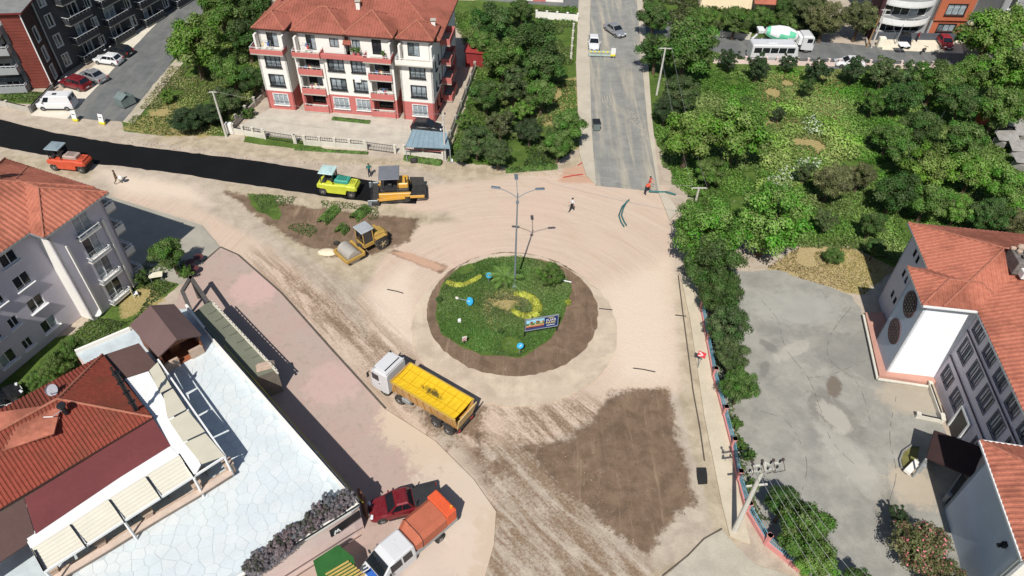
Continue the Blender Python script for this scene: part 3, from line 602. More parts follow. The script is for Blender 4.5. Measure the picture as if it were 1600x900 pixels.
facade(rb, fb(22.56, 5.4), fb(22.56, 9.0), 0, 10, greyp, [(.5, z, 2.4, 1.9, dict(panes=2, frame=dark_met, sill=False)) for z in (.5, 3.1, 5.8, 8.3-.5)], depth=.12)
# attic walls set back behind the top balconies
for x0, x1, ws, bx0, bx1 in ((.35, 3.6, [(1.0, 8.35, 1.4, 1.9)], -.5, 3.75), (5.3, 11.4, [(1.1, 8.35, 1.2, 2.0), (4.1, 8.9, 1.2, 1.2)], 4.9, 8.45), (11.9, 17.2, [(.4, 8.9, 1.0, 1.2), (2.9, 8.35, 1.2, 2.0)], 13.9, 17.5), (18.5, 22.2, [(.8, 8.5, 1.5, 1.8)], 18.0, 22.7)):
    facade(rb, fb(x0, .9), fb(x1, .9), 8.1, 10.9, whitep, [(*w, dict(panes=2, frame=dark_met, gl=glass if w[3] > 1.8 else curtain, sill=False)) for w in ws])
    wallface(rb, fb(x0, 4), fb(x0, .9), 8.1, 10.9, whitep); wallface(rb, fb(x1, .9), fb(x1, 4), 8.1, 10.9, whitep)
    balcony(rb, fb, bx0, bx1, -.75, .88, 7.95, redp if x0 < 18 else whitep, .55)
    hip(rb, fb, x0-.5, x1+.5, .35, 6.6 if x1-x0 > 4 else 5.0, 10.9, .62, tile_r, rib=.36)
mb = MB(); mb.bar(fb(8.4, -.2, 8.25), fb(13.9, -.2, 8.25), .5, .5); obj('balcony_band', mb, redp, rb, world=True)
hip(rb, fb, -.7, 23.2, 1.9, 17, 10.25, .55, tile_r, rib=.36)
plane_roof(rb, [fb(11.2, .4, 9.6), fb(12.2, .4, 9.6), fb(12.2, 2.2, 10.9), fb(11.2, 2.2, 10.9)], tile_r, fb.y, .3)
for x, y, z in ((1.2, 7.5, 13), (7.0, 9.2, 14.1), (12.2, 5.4, 12.6), (13.4, 9.3, 14.2), (22.0, 4.2, 11.4), (17.0, 9.0, 14.1)): chimney(rb, fb(x, y, z-.6), .5, .9)
for x in (4.5, 17.4): mb = MB(); p = fb(x, 7.4, 13.35); mb.box(p.x, p.y, p.z, 1.0, .7, .14, 0, math.atan2(fb.x.y, fb.x.x), 0, 1, 1, 0, .5); obj('skylight', mb, M('maroon skylight', S(130, 52, 60), .4), rb, world=True)
for x, y, z in ((8.9, 7, 13.6), (11.0, 8.2, 14)):
    mb = MB(); p = fb(x, y, z); mb.cyl(p+Vector((0, 0, -.4)), p+Vector((0, 0, .5)), .04, n=5); mb.cyl(p+Vector((0, -.1, .5)), p+Vector((.05, -.3, .62)), .1, .45, 12); obj('satellite_dish', mb, white, rb, world=True)
mb = MB(); p = fb(14.6-1.9, .1, 5.1); mb.box(p.x, p.y, p.z, .8, .3, .55, 0, 0, .04); obj('air_conditioner', mb, white, rb, world=True)
# tiled paving strip and front fence of the forecourt
def fence_run(name, label, a, b, wall_h, post_n, mat, cat='fence', rail_h=.5, postm=None, spacing=.18, railm=None):
    A, Bp = a, b; d = (Bp-A); L = d.length; rz = math.atan2(d.y, d.x); r = root(name, label, cat, A, rz)
    if wall_h: m = MB(); m.box(L/2, 0, wall_h/2-.05, L, .2, wall_h+.1); obj('wall', m, mat, r)
    for i in range(post_n+1): m = MB(); m.box(L*i/post_n, 0, (wall_h+rail_h+.1)/2, .28, .28, wall_h+rail_h+.1, 0, 0, .02); m.box(L*i/post_n, 0, wall_h+rail_h+.13, .36, .36, .06); obj('post', m, postm or mat, r)
    m = MB(); m.box(L/2, 0, wall_h+rail_h, L, .04, .05); m.box(L/2, 0, wall_h+.12, L, .04, .04); obj('rail', m, railm or dark_met, r)
    n = int(L/spacing)
    if n <= 300:
        me = None
        for i in range(n):
            if me is None: q = MB(); q.box(0, 0, wall_h+rail_h/2+.05, .03, .03, rail_h-.08); p = obj('picket', q, railm or dark_met, r, (L*(i+.5)/n, 0, 0)); me = p.data
            else: obj('picket', None, None, r, (L*(i+.5)/n, 0, 0), mesh=me)
    return r
g = lambda a, b, z=0: G(a, b, z)
for nm, lb, a, b, wh, pn, c in (('low_fence', 'white low wall with black railing left of the first black gate', (366, 208), (413, 216), .7, 3, 'fence'), ('metal_gate', 'long black sliding gate in front of the red and white block', (415, 217), (461, 224), 0, 1, 'gate'),
                            ('low_fence', 'white low wall with railing between the two black gates', (478, 226), (571, 234), .7, 4, 'fence'), ('metal_gate', 'black gate beside the blue carport', (573, 234), (618, 240), 0, 1, 'gate'), ('low_fence', 'white low wall with railing under the blue carport', (632, 241), (692, 249), .7, 2, 'fence'),
                            ('metal_gate', 'narrow black pedestrian gate right of the long sliding gate', (463, 224), (477, 226), 0, 1, 'gate'), ('low_fence', 'pale garden wall with thin railing running back beside the middle orchard', (694, 246), (742, 112), .9, 6, 'fence'), ('low_fence', 'mossy dark wall with railing behind the big left tree group', (357, 208), (425, 140), .7, 5, 'fence')):
    A, Bq = G(*a), G(*b); mt = pale_conc if 'white' in lb or 'gate' in lb else concrete
    fence_run(nm, lb, A, Bq, wh, pn, mt, c, .5 if wh else 1.1, spacing=.3 if c == 'fence' else .2)

# ---------------------------------------------------------------- dark apartment block, top left
fa = Frame((-63.9, 88.9), (.985, -.17)); fa = Frame((-63.9, 88.9), ((-63.9+70.7), (88.9-87.9)))
ra = root('apartment_building', 'anthracite grey apartment block with white framed windows and dark red corner cladding', 'apartment building', (-66, 95, 0))
ZA = 10.4
facade(ra, fa(-16, 0), fa(-2.6, 0), 0, ZA, greyp, [(u, z, 2.6, 1.7, dict(panes=3, frame=white, sill=False)) for u in (2.0, 6.2, 10.2) for z in (.5, 3.1, 5.8, 8.4)])
for k, z in enumerate((.1, 2.75, 5.4, 8.0)):
    balcony(ra, fa, -14.5, -9.2, -1.4, -.02, z, greyp, .75, rail=True, slabm=greyp); balcony(ra, fa, -8.2, -2.8, -1.5, -.02, z, greyp, .75, rail=True, slabm=greyp)
m = MB()
for z in (2.1, 4.7, 7.35): 
    p = fa(-5.4, -1.0, z); m.box(p.x, p.y, p.z, 5, .1, 1.1, 0, math.atan2(fa.x.y, fa.x.x))
obj('balcony_glazing', m, glass, ra, world=True)
facade(ra, fa(-2.6, -.2), fa(0, -.2), 0, ZA, brickr, []); wallface(ra, fa(-2.6, 0), fa(-2.6, -.2), 0, ZA, brickr)
# cladding boards on the corner pier
me = None
for i in range(24):
    q = MB(); p = fa(-1.3, -.24, .3+i*.42); q.box(p.x, p.y, p.z, 2.5, .05, .38, 0, math.atan2(fa.x.y, fa.x.x)); obj('cladding_board', q, brickr, ra, world=True)
m = MB(); m.bar(fa(0, -.22, 0), fa(0, -.22, ZA), .12, .12); obj('corner_trim', m, white, ra, world=True)
ef = [(a, z, 1.0, 1.9, dict(panes=1, frame=white, proud=.06, sill=False)) for a in (1.4,) for z in (.5, 3.1, 5.8)]
facade(ra, fa(0, -.2), fa(0, 3.4), 0, ZA, M('dark brown cladding', S(62, 42, 40), .8, .15, .6, 8), ef)
fs2 = Frame(fa(0, 3.4), Vector((.30, .95))); L2 = 40
facade(ra, fs2(0, 0), fs2(L2, 0), 0, 12.5, darkp, [(u, z, w, h, dict(panes=2, frame=white, proud=.05, sill=False)) for u, w, h in ((1.2, 1.1, 1.7), (5.2, 1.6, 1.6), (8.2, 1.0, 1.3), (10.8, 2.0, 1.7), (15, 1.1, 1.6), (18, 1.8, 1.7), (22.5, 1.2, 1.5), (26, 2, 1.7), (31, 1.4, 1.6)) for z in (.7, 3.5, 6.3, 9.1)])
for x0, x1 in ((3.6, 7.8), (10.0, 14.2), (16.8, 21), (24.5, 29)):
    for z in (.15, 2.9, 5.7, 8.5): balcony(ra, fs2, x0, x1, -1.2, -.02, z, M('dark parapet', S(52, 54, 58), .8), .7, rail=True, slabm=grey_conc)
p = [fa(0, 3.4), fa(0, -.2), fa(-16, -.2), fa(-16, 30), fs2(L2, 14), fs2(L2, 0)]
mb = MB(); mb.prism([(fa(.5, -.7)), fa(-16, -.7), fa(-16, 14), fa(.5, 14)], ZA, ZA+.25, 0, 1); obj('roof', mb, [M('grey roofing', S(128, 128, 126), .9), M('dark red fascia', S(110, 40, 40), .6)], ra, world=True)
mb = MB(); mb.prism([fs2(0, -.4), fs2(L2, -.4), fs2(L2, 12), fs2(0, 12)], 12.5, 12.7); obj('roof', mb, M('grey roofing', S(128, 128, 126), .9), ra, world=True)
m = MB(); q = fs2(.15, -.2, 0); m.cyl((q.x, q.y, .2), (q.x, q.y, 12.3), .1, n=8); obj('drain_pipe', m, galv, ra, world=True)
fence_run('low_fence', 'short concrete garden wall in front of the dark block', G(-20, 160), G(48, 176), .8, 2, concrete, 'wall', .05)
fence_run('low_fence', 'dark side wall between lawn and white van', G(50, 175), G(84, 140), .7, 1, grey_conc, 'wall', .05)

# ---------------------------------------------------------------- lilac apartment block, left
dC = Vector((.37, .93)).normalized(); fc = Frame(Vector((-37.1, 51.0))-dC*30, dC)   # x runs north along the east face, y into the block (west)
rc = root('apartment_building', 'lilac four storey apartment block with orange tiled roof and dark windows', 'apartment building', fc(20, 6))
ZC = 10.9; XN = 30.0
def cwin(us, w, h=1.35, zs=(1.0, 3.7, 6.4, 9.0), **k): return [(u, z, w, h if z < 8.9 else min(h, 1.2), dict(panes=2, frame=white, **k)) for u in us for z in zs]
facade(rc, fc(24.2, 0), fc(XN, 0), 0, ZC, lilac, [(2.4, z, 1.7, 2.05, dict(panes=2, frame=white, rail=True, sill=False)) for z in (.5, 3.15, 5.85, 8.5)])
for z in (.3, 2.95, 5.65, 8.3): balcony(rc, Frame(fc(24.2, 0), dC), 2.1, 4.4, -.55, -.02, z, galv, .12, rail=True, slabm=whitep)
wallface(rc, fc(24.2, 1.6), fc(24.2, 0), 0, ZC, whitep, name='wall')
facade(rc, fc(14.6, 1.6), fc(24.2, 1.6), 0, ZC, lilac, cwin((1.6, 6.0), 1.5)+cwin((3.9,), .9, 1.1))
facade(rc, fc(4, .2), fc(14.6, .2), 0, ZC-1.2, lilac, [(u, z, 2.3, 2.0, dict(panes=3, frame=white, rail=True, sill=False)) for u in (1.2, 6.6) for z in (.5, 3.15, 5.85)])
wallface(rc, fc(14.6, .2), fc(14.6, 1.6), 0, ZC-1.2, whitep)
for x in (9.8, 13.8, 25.2, 29.2):
    mb = MB(); a = fc(x, -.12 if x > 20 else .05, 0); mb.bar((a.x, a.y, .2), (a.x, a.y, 8.6), .28, .12); obj('fin', mb, whitep, rc, world=True)
for z in (.2, 2.95, 5.65): balcony(rc, Frame(fc(4, .2), dC), .2, 4.8, -1.9, -.02, z, whitep, .8, rail=True, slabm=concrete)
facade(rc, fc(XN, 0), fc(XN, 11), 0, ZC, lilac, [(u, z, 1.4, 1.9, dict(panes=2, frame=white, sill=False)) for u in (.7, 5.5, 8.5) for z in (.6, 3.3, 6.0, 8.6)])
fn = Frame(fc(XN, 0), fc.y); fn.y = -dC
for z in (.2, 2.95, 5.65, 8.2): balcony(rc, fn, .35, 2.3, -1.25, -.02, z, whitep, .7, rail=True)
wallface(rc, fc(-4, 12), fc(-4, 0), 0, ZC, lilac); wallface(rc, fc(4, 1.6), fc(4, .2), 0, ZC-1.2, lilac); facade(rc, fc(-4, 1.6), fc(4, 1.6), 0, ZC, lilac, cwin((1.5, 5), 1.4))
hip(rc, fc, 2, 30.6, 1.0, 12, ZC, .5, tile_o, rib=.42); hip(rc, fc, 23.6, 30.55, -.6, 9, ZC-.03, .5, tile_o, rib=.42); hip(rc, fc, 2, 15.2, -.4, 8.5, ZC-1.2, .5, tile_o, rib=.42)
for u, v in ((26, 6.5), (14, 6)): chimney(rc, fc(u, v, 13.3), .7, .9)

# ---------------------------------------------------------------- school, right
fS = Frame((34.6, 42.0), (.993, -.115)); rs = root('school_building', 'long school building with orange tiled roof and white bay with two round windows', 'school', (40, 44, 0))
ZS = 9.4; TE = M('terracotta plinth', S(188, 142, 126), .9, .1, .6, 8, .15)
tk = dict(panes=2, frame=M('grey window frame', S(112, 108, 116), .6), sill=False, proud=.07, gl=M('pale curtained glass', S(186, 184, 190), .15, .3, 2.2, 6, 0, spec=.6))
wallface(rs, fS(-.6, 3.9), fS(-.6, 0), 0, ZS, shadep)  # west face of the white bay, shade painted in as blue grey
wallface(rs, fS(-.6, 0), fS(3.6, 0), 0, ZS, M('sunlit white plaster', S(240, 242, 244), .85, .03, .4, 6, .08))  # south face of the bay, sunlight painted in as a whiter tone
for z in (3.6, 7.0):                                    # round windows on the west face of the bay
    c = fS(-.62, 1.95, z); r = obj('window', MB().cyl(Vector((.06, 0, 0)), Vector((-.08, 0, 0)), 1.18, n=28), M('round frame', S(92, 70, 72), .7), rs, c-Vector(rs['base']), math.atan2(fS.x.y, fS.x.x))
    obj('pane', MB().cyl(Vector((-.07, 0, 0)), Vector((-.10, 0, 0)), .98, n=28), glass, r)
    mm = MB()
    for i in range(-2, 3): hgt = math.sqrt(1-(i*.36)**2)*.95; mm.box(-.12, i*.36, 0, .04, .05, 2*hgt); mm.box(-.125, 0, i*.36, .03, 2*hgt, .05)
    obj('grille', mm, M('round frame', S(92, 70, 72), .7), r)
wallface(rs, fS(1.0, 3.9), fS(-.6, 3.9), 0, ZS, shadep)
facade(rs, fS(1.0, 9.9), fS(1.0, 3.9), 0, ZS, lilac, [(u, z, .5, .8, dict(panes=1, frame=dark_met, sill=False)) for u in (1.6, 2.5, 4.4, 5.2) for z in (2.2, 4.9, 7.4)])
wallface(rs, fS(28, 9.9), fS(1.0, 9.9), 0, ZS, lilac)
ww = []
for i in range(9):
    for z in (1.3, 4.5, 7.2):
        for k in (0, .85): 
            if not (z < 2 and i in (2,)): ww.append((25.4-1.6-i*2.5+k-.6, z, .78, 1.8 if z > 3 else 1.5, tk))
facade(rs, fS(3.6, 0), fS(3.6, -25.4), -.0, ZS, lilac, [(25.4-w[0]-w[2], w[1], w[2], w[3], w[4]) for w in ww if .2 < w[0] < 24.4]+[])
mb = MB(); p = fS(3.55, -6.0); mb.box(p.x, p.y, 1.3, .12, 1.6, 2.5, 0, math.atan2(fS.x.y, fS.x.x)); obj('door', mb, M('door dark', (.02, .02, .025), .4), rs, world=True)
mb = MB(); q1, q2 = fS(3.45, -5.1, 0), fS(3.45, -6.9, 0); mb.bar((q1.x, q1.y, .1), (q1.x, q1.y, 2.75), .16, .16); mb.bar((q2.x, q2.y, .1), (q2.x, q2.y, 2.75), .16, .16); mb.bar((q1.x, q1.y, 2.7), (q2.x, q2.y, 2.7), .16, .2); obj('door_frame', mb, white, rs, world=True)
mb = MB(); q1, q2 = fS(3.5, -.2, 6.78), fS(3.5, -25, 6.78); mb.bar(q1, q2, .08, .1); q1, q2 = fS(3.5, -.2, 3.6), fS(3.5, -25, 3.6); mb.bar(q1, q2, .08, .1); obj('string_course', mb, M('dark line', S(80, 70, 84), .8), rs, world=True)
hip(rs, fS, .4, 34, -.55, 10.4, ZS, .42, tile_o, rib=.4); hip(rs, fS, -1.25, 6, -.6, 4.1, ZS-.04, .42, tile_o, rib=.4); hip(rs, fS, 3.0, 15, -30, 6, ZS-.02, .42, tile_o, rib=.4)
mb = MB(); mb.bar(fS(-1.2, -.68, ZS-.08), fS(3.0, -.68, ZS-.08), .14, .16); obj('gutter', mb, white, rs, world=True)
# rooftop chimney with rubble and a white tank
c = fS(6.6, 3.4, ZS+1.9); mb = MB(); mb.box(c.x, c.y, c.z+.4, 1.5, 2.0, 1.3, 0, -.1, .05); obj('chimney', mb, M('sooty render', S(110, 104, 100), .9, .3, 2, 8, .3), rs, world=True)
rr = random.Random(3)
for i in range(16): mb = MB(); mb.box(c.x+rr.uniform(-.6, .6), c.y+.3+rr.uniform(-.8, .7), c.z+1.1+rr.uniform(0, .3), rr.uniform(.2, .5), rr.uniform(.2, .4), .25, 0, rr.uniform(0, 3), .05); obj('rubble_stone', mb, stone, rs, world=True)
mb = MB(); mb.box(c.x+.1, c.y-1.2, c.z+.2, 1.1, .9, .7, 0, -.1, .05); obj('water_tank', mb, white, rs, world=True)
# red paved plinth round the bay
mb = MB(); pl = [(1350, 492), (1372, 590), (1450, 602), (1466, 600), (1398, 560), (1378, 492)]; mb.prism(polyW(pl), -.1, .35); tag(obj('plinth_path', mb, TE, world=True), 'raised terracotta path round the school corner', kind='structure')
ks = [G(1349, 492, .4), G(1371, 592, .4), G(1450, 604, .4)]; mb = MB()
for a, b in zip(ks, ks[1:]): mb.bar(a, b, .2, .14)
tag(obj('kerb', mb, pale_conc, world=True), 'pale kerb edging the terracotta path', kind='structure')
fence_run('low_wall', 'low pale wall beside the school steps', G(1450, 605), G(1468, 655), .5, 1, pale_conc, 'wall', .02)
fence_run('low_wall', 'short pale wall at the end of the school flower bed', G(1432, 652), G(1470, 660), .4, 1, pale_conc, 'wall', .02)
# ---------------------------------------------------------------- hall with shade in its wall colour, lower right
fl = Frame((33.9, 28.8), (.15, .985)); rl = root('hall_building', 'white hall with shade-tinted blue grey walls and orange tiled hip roof at the lower right corner', 'hall', fl(-4, -5))
ZL = 7.9
wallface(rl, fl(0, 0), fl(-7.6, 0), 0, ZL, shadep); wallface(rl, fl(-7.6, 0), fl(-7.6, -14), 0, ZL, whitep); wallface(rl, fl(0, -14), fl(0, 0), 0, ZL, shadep)  # west and north walls carry painted shade, the sunlit south is white
hip(rl, fl, -8.2, .7, -14, .7, ZL, .42, tile_o, rib=.4)
mb = MB(); mb.bar(fl(-8.2, .74, ZL-.06), fl(.7, .74, ZL-.06), .1, .16); mb.bar(fl(.74, .7, ZL-.06), fl(.74, -12, ZL-.06), .1, .16); obj('eave_board', mb, white, rl, world=True)
a = fl(-7.4, .1, 5.5); mb = MB(); mb.bar((a.x, a.y, .5), (a.x, a.y, 7.4), .12, .12); obj('drain_pipe', mb, galv, rl, world=True)
mb = MB(); a = fl(-6, .12, 5.8); mb.box(a.x, a.y, a.z, .35, .35, .4, 0, 0, .04); mb.cyl((a.x, a.y, a.z), (a.x-.4, a.y, a.z-.1), .12, .16, 8); obj('wall_lamp', mb, dark_met, rl, world=True)
# entrance canopy between school and hall
rp = root('entrance_canopy', 'dark brown entrance canopy on pale posts between school and hall', 'canopy', G(1470, 740))
mb = MB(); mb.slab3([G(1460, 672, 3.0), G(1538, 700, 3.0), G(1520, 745, 2.7), G(1448, 715, 2.7)], .18); obj('canopy_roof', mb, M('dark brown roofing', S(52, 34, 32), .8, .15), rp, world=True)
for a, b in ((1448, 716), (1518, 745)): p = G(a, b, 2.7); mb = MB(); mb.bar((p.x, p.y, 0), (p.x, p.y, 2.6), .14, .14); obj('post', mb, greyp, rp, world=True)
for (a, b), (c_, d_), l in (((1435, 738), (1456, 705), 'left'), ((1474, 783), (1502, 742), 'right')):
    fence_run('ramp_wall', f'grey {l} side wall of the entrance ramp by the canopy', G(a, b), G(c_, d_), .9, 1, greyp, 'wall', .02)
mb = MB(); mb.bar(G(1417, 738, .5), G(1433, 722, .5), .5, .3); tag(obj('bench', mb, whitep, world=True), 'white slab bench by the half round flower bed', 'bench')
mb = MB(); mb.prism(polyW([(1436, 698), (1424, 697), (1412, 706), (1407, 718), (1410, 730), (1430, 722)]), -.1, .16); tag(obj('flower_bed', mb, M('bed soil', S(120, 116, 66), .9, .25, 2, 9, .3), world=True), 'half round flower bed with dry grass', kind='structure')
mb = MB(); pts = [G(a, b, .2) for a, b in [(1436, 697), (1424, 696), (1411, 705), (1406, 718), (1409, 731)]]; mb.tube(pts, .09, 6); tag(obj('kerb', mb, grey_conc, world=True), kind='structure')
# ---------------------------------------------------------------- orange and grey block, upper right
fo_ = Frame((56.6, 112.2), (.999, .03)); rg = root('apartment_building', 'orange and grey apartment block with curved white balconies at the upper right', 'apartment building', (62, 114, 0))
gw = dict(panes=3, frame=dark_met, gl=curtain, proud=.1)
facade(rg, fo_(8.6, 0), fo_(14.6, 0), 3.2, 12, orangep, [(1.6, z, 3.0, 1.7, gw) for z in (4.0, 7.0, 9.8)]); facade(rg, fo_(8.6, .35), fo_(14.6, .35), 0, 3.2, orangep, [(1.6, 1.2, 2.8, 1.2, gw)])
mb = MB(); mb.slab3([fo_(8.6, 0, 3.2), fo_(14.6, 0, 3.2), fo_(14.6, .35, 3.2), fo_(8.6, .35, 3.2)], .1); obj('soffit', mb, orangep, rg, world=True)
wallface(rg, fo_(8.6, 6), fo_(8.6, 0), 0, 12, greyp); facade(rg, fo_(14.6, 0), fo_(14.6, 9), 0, 12, greyp, [(3.5, z, 1.2, 1.6, dict(panes=1, frame=white)) for z in (1.2, 4.2, 7.2)])
facade(rg, fo_(0, .8), fo_(8.6, .8), 0, 12, greyp, [(.8, z, 6.8, 2.0, dict(panes=5, frame=white, sill=False)) for z in (.9, 3.5, 6.5, 9.4)])
wallface(rg, fo_(-.6, 3), fo_(-.6, -.3), 0, 12, M('dark red brown plaster', S(70, 42, 44), .8)); wallface(rg, fo_(-.6, -.3), fo_(.1, -.3), 0, 12, M('dark red brown plaster', S(70, 42, 44), .8))
for z in (2.5, 5.4, 8.4):       # curved white balconies
    vs = [fo_(.2+8.2*i/14, .78-1.9*math.sin(math.pi*i/14)**.6) for i in range(15)]
    mb = MB(); mb.prism([(p.x, p.y) for p in vs], z, z+.18, 0); bo = obj('balcony', mb, white, rg, world=True)
    m2 = MB(); L = Vector(rg['base'])
    for a, b in zip(vs, vs[1:]): m2.bar(Vector((a.x-L.x, a.y-L.y, z+.55)), Vector((b.x-L.x, b.y-L.y, z+.55)), .08, .8)
    obj('parapet', m2, white, bo)
    m3 = MB()
    for a, b in zip(vs, vs[1:]): m3.bar(Vector((a.x-L.x, a.y-L.y, z+1.15)), Vector((b.x-L.x, b.y-L.y, z+1.15)), .05, .06); 
    obj('railing', m3, galv, bo)
mb = MB(); mb.box(fo_(7, 0).x, fo_(7, -.25).y, .5, 14.8, .5, 1.1, 0, .03); obj('base_wall', mb, M('slate base', S(78, 82, 90), .8), rg, world=True)
mb = MB(); mb.prism([fo_(-.6, .8), fo_(14.6, .8), fo_(14.6, 10), fo_(-.6, 10)], 12, 12.2); obj('roof', mb, grey_conc, rg, world=True)
rg2 = root('apartment_building', 'second orange block with grey side wall at the far upper right', 'apartment building', (80, 116, 0)); f2 = Frame((76.5, 113.6), (.99, .02))
facade(rg2, f2(4, 0), f2(16, 0), 0, 12, orangep, [(u, z, 2.6, 1.6, gw) for u in (2.2, 7.5) for z in (1.3, 4.3, 7.3)]); wallface(rg2, f2(4, 10), f2(4, 0), 0, 12, brickr)
facade(rg2, f2(0, 1.2), f2(4, 1.2), 0, 12, greyp, [(1.2, z, 1.1, 1.6, dict(panes=1, frame=white)) for z in (1.3, 4.3, 7.3)]); wallface(rg2, f2(0, 10), f2(0, 1.2), 0, 12, greyp)
# ---------------------------------------------------------------- cream house and low buildings at the very top
rh = root('house', 'cream house with orange tiled roof behind the trees at the top', 'house', G(1140, 14)); A, Bq = G(1092, 12), G(1212, 18); fh = Frame(A, Bq-A); Lh = (Bq-A).length
facade(rh, fh(0, 0), fh(Lh, 0), 0, 4.2, M('cream plaster', S(246, 226, 190), .85, .04), [(Lh*.3, 2.6, .6, .8, dict(panes=1)), (Lh*.62, 2.6, .6, .8, dict(panes=1))]); wallface(rh, fh(0, 8), fh(0, 0), 0, 4.2, M('cream plaster', S(246, 226, 190))); wallface(rh, fh(Lh, 0), fh(Lh, 8), 0, 4.2, whitep)
hip(rh, fh, -.5, Lh+.5, -.4, 9, 4.2, .4, tile_o, rib=.4)
plane_roof(rh, [fh(Lh*.66, -2.2, 2.0), fh(Lh+1.5, -2.2, 2.0), fh(Lh+1.5, -.1, 2.9), fh(Lh*.66, -.1, 2.9)], tile_o, fh.y, .35)
rh2 = root('house', 'low white house with a dark red door beyond the grey lane', 'house', G(800, -8)); A, Bq = G(700, -6), G(880, 4); fh = Frame(A, Bq-A); Lh = (Bq-A).length
facade(rh2, fh(0, 0), fh(Lh, 0), 0, 4, whitep, [(2.5, 1.2, 1.6, 1.4, dict(panes=2)), (8.3, 1.2, 1.6, 1.4, dict(panes=2)), (13, 1, 1.6, 1.6, dict(panes=2))])
hip(rh2, fh, -.4, Lh+.4, -.5, 8, 4, .4, tile_r, rib=.4); mb = MB(); p = fh(15.8, -.05, 1.2); mb.box(p.x, p.y, p.z, 2.2, .1, 2.4); obj('door', mb, redp, rh2, world=True)
fence_run('low_wall', 'white block wall at the back of the middle orchard', G(838, 28), G(902, 33), 1.1, 4, whitep, 'wall', .05)
fence_run('low_wall', 'pale wall along the far side of the east street', G(1060, 50), G(1170, 62), .9, 5, pale_conc, 'wall', .05)
fence_run('low_wall', 'pale edge wall between orchard and west pavement', G(896, 45), G(892, 92), .7, 4, pale_conc, 'wall', .05)
fence_run('low_fence', 'pinkish low fence along the near side of the east street', G(1115, 98), G(1470, 108), .6, 22, pinkp, 'fence', .4, spacing=.3)
# small red shed beside the apartment block
rsd = root('shed', 'small dark red shed behind the garden wall', 'shed', G(742, 98)); p = G(742, 98); mb = MB(); mb.box(p.x, p.y, 1.1, 2.6, 2.6, 2.2); obj('wall', mb, M('shed red', S(140, 48, 48), .7, .1), rsd, world=True)
mb = MB(); mb.box(p.x, p.y, 2.27, 3.0, 3.0, .14, 0, 0, 0, 1, 1, .06); obj('roof', mb, M('shed roof', S(158, 60, 58), .6, .1), rsd, world=True)
# ================================================================ RESTAURANT WITH TERRACE, lower left
maroon = M('maroon sheet roof', S(112, 58, 58), .55, .1, .3, 5, .05); brownr = M('brown sheet roof', S(92, 70, 64), .6, .1, .3, 5, .05)
cream = M('cream awning fabric', S(214, 208, 190), .85, .04, .8, 9, .05); beigef = M('beige awning fabric', S(196, 190, 170), .85, .05, .8, 9, .05)
ZT = 3.6
def proj(p):
    v = RW.transposed() @ (Vector(p)-Vector((0, 0, CH))); return 800+F*v.x/v.z, 450+F*v.y/v.z
def poly3(px, z): return [G(a, b, z) for a, b in px]
tb = root('terrace_building', 'terrace building with white crazy paved roof terrace and pale pink walls', 'terrace', G(430, 700))
tp = [(118, 552), (203, 516), (245, 486), (292, 482), (318, 515), (430, 642), (560, 789), (548, 799), (340, 925), (-60, 1150), (-240, 900), (-60, 745), (128, 640), (150, 585)]
TP = [(p.x, p.y) for p in poly3(tp, ZT)]
mb = MB(); mb.prism(TP, 0, ZT-.06); obj('wall', mb, pinkp, tb, world=True)
# crazy paving: voronoi cells clipped to the visible part of the terrace
vis = [(p.x, p.y) for p in poly3([(250, 583), (318, 516), (556, 786), (395, 884), (300, 940), (60, 1000), (110, 900), (362, 738), (330, 690)], ZT)]
rr = random.Random(11); stm = []
cc = [tuple(Vector(p)) for p in vis]; xs = [p[0] for p in vis]; ys = [p[1] for p in vis]
seeds = []
for _ in range(14000):
    q = (rr.uniform(min(xs), max(xs)), rr.uniform(min(ys), max(ys)))
    if all((q[0]-s_[0])**2+(q[1]-s_[1])**2 > .40 for s_ in seeds): seeds.append(q)
def clip(poly, a, b, c):      # keep a*x+b*y <= c
    out = []
    for i in range(len(poly)):
        p, q = poly[i], poly[(i+1) % len(poly)]; dp, dq = a*p[0]+b*p[1]-c, a*q[0]+b*q[1]-c
        if dp <= 0: out.append(p)
        if (dp < 0) != (dq < 0) and abs(dp-dq) > 1e-9: t = dp/(dp-dq); out.append((p[0]+(q[0]-p[0])*t, p[1]+(q[1]-p[1])*t))
    return out
SV = np.array(seeds); sdv = sdf(SV[:, 0], SV[:, 1], vis)
pave = [M('white paving %d' % i, S(*c), .8, .05, .5, 8, .2) for i, c in enumerate(((205, 212, 213), (202, 210, 212), (208, 213, 213)))]
mb = MB(); mb.prism(TP, ZT-.06, ZT-.02); obj('mortar_bed', mb, M('mortar', S(186, 195, 198), .9, .1), tb, world=True)
cells = 0; rest = MB()
for i, s_ in enumerate(seeds):
    if sdv[i] < .05: continue
    po = [(s_[0]-2, s_[1]-2), (s_[0]+2, s_[1]-2), (s_[0]+2, s_[1]+2), (s_[0]-2, s_[1]+2)]
    for t_ in seeds:
        dx, dy = t_[0]-s_[0], t_[1]-s_[1]; dd = dx*dx+dy*dy
        if 0 < dd < 5: po = clip(po, dx, dy, dx*(s_[0]+t_[0])/2+dy*(s_[1]+t_[1])/2-.016*math.sqrt(dd))
    if len(po) < 3: continue
    m = MB(); zt = ZT+rr.uniform(-.006, .004); m.prism(po, ZT-.04, zt); cells += 1
    if cells <= 290: obj('paving_stone', m, rr.choice(pave), tb, world=True)
    else: rest.prism(po, ZT-.04, zt)
if rest.v: tag(obj('paving_stones', rest, pave[0], tb, world=True), kind='stuff')
mb = MB()
pass
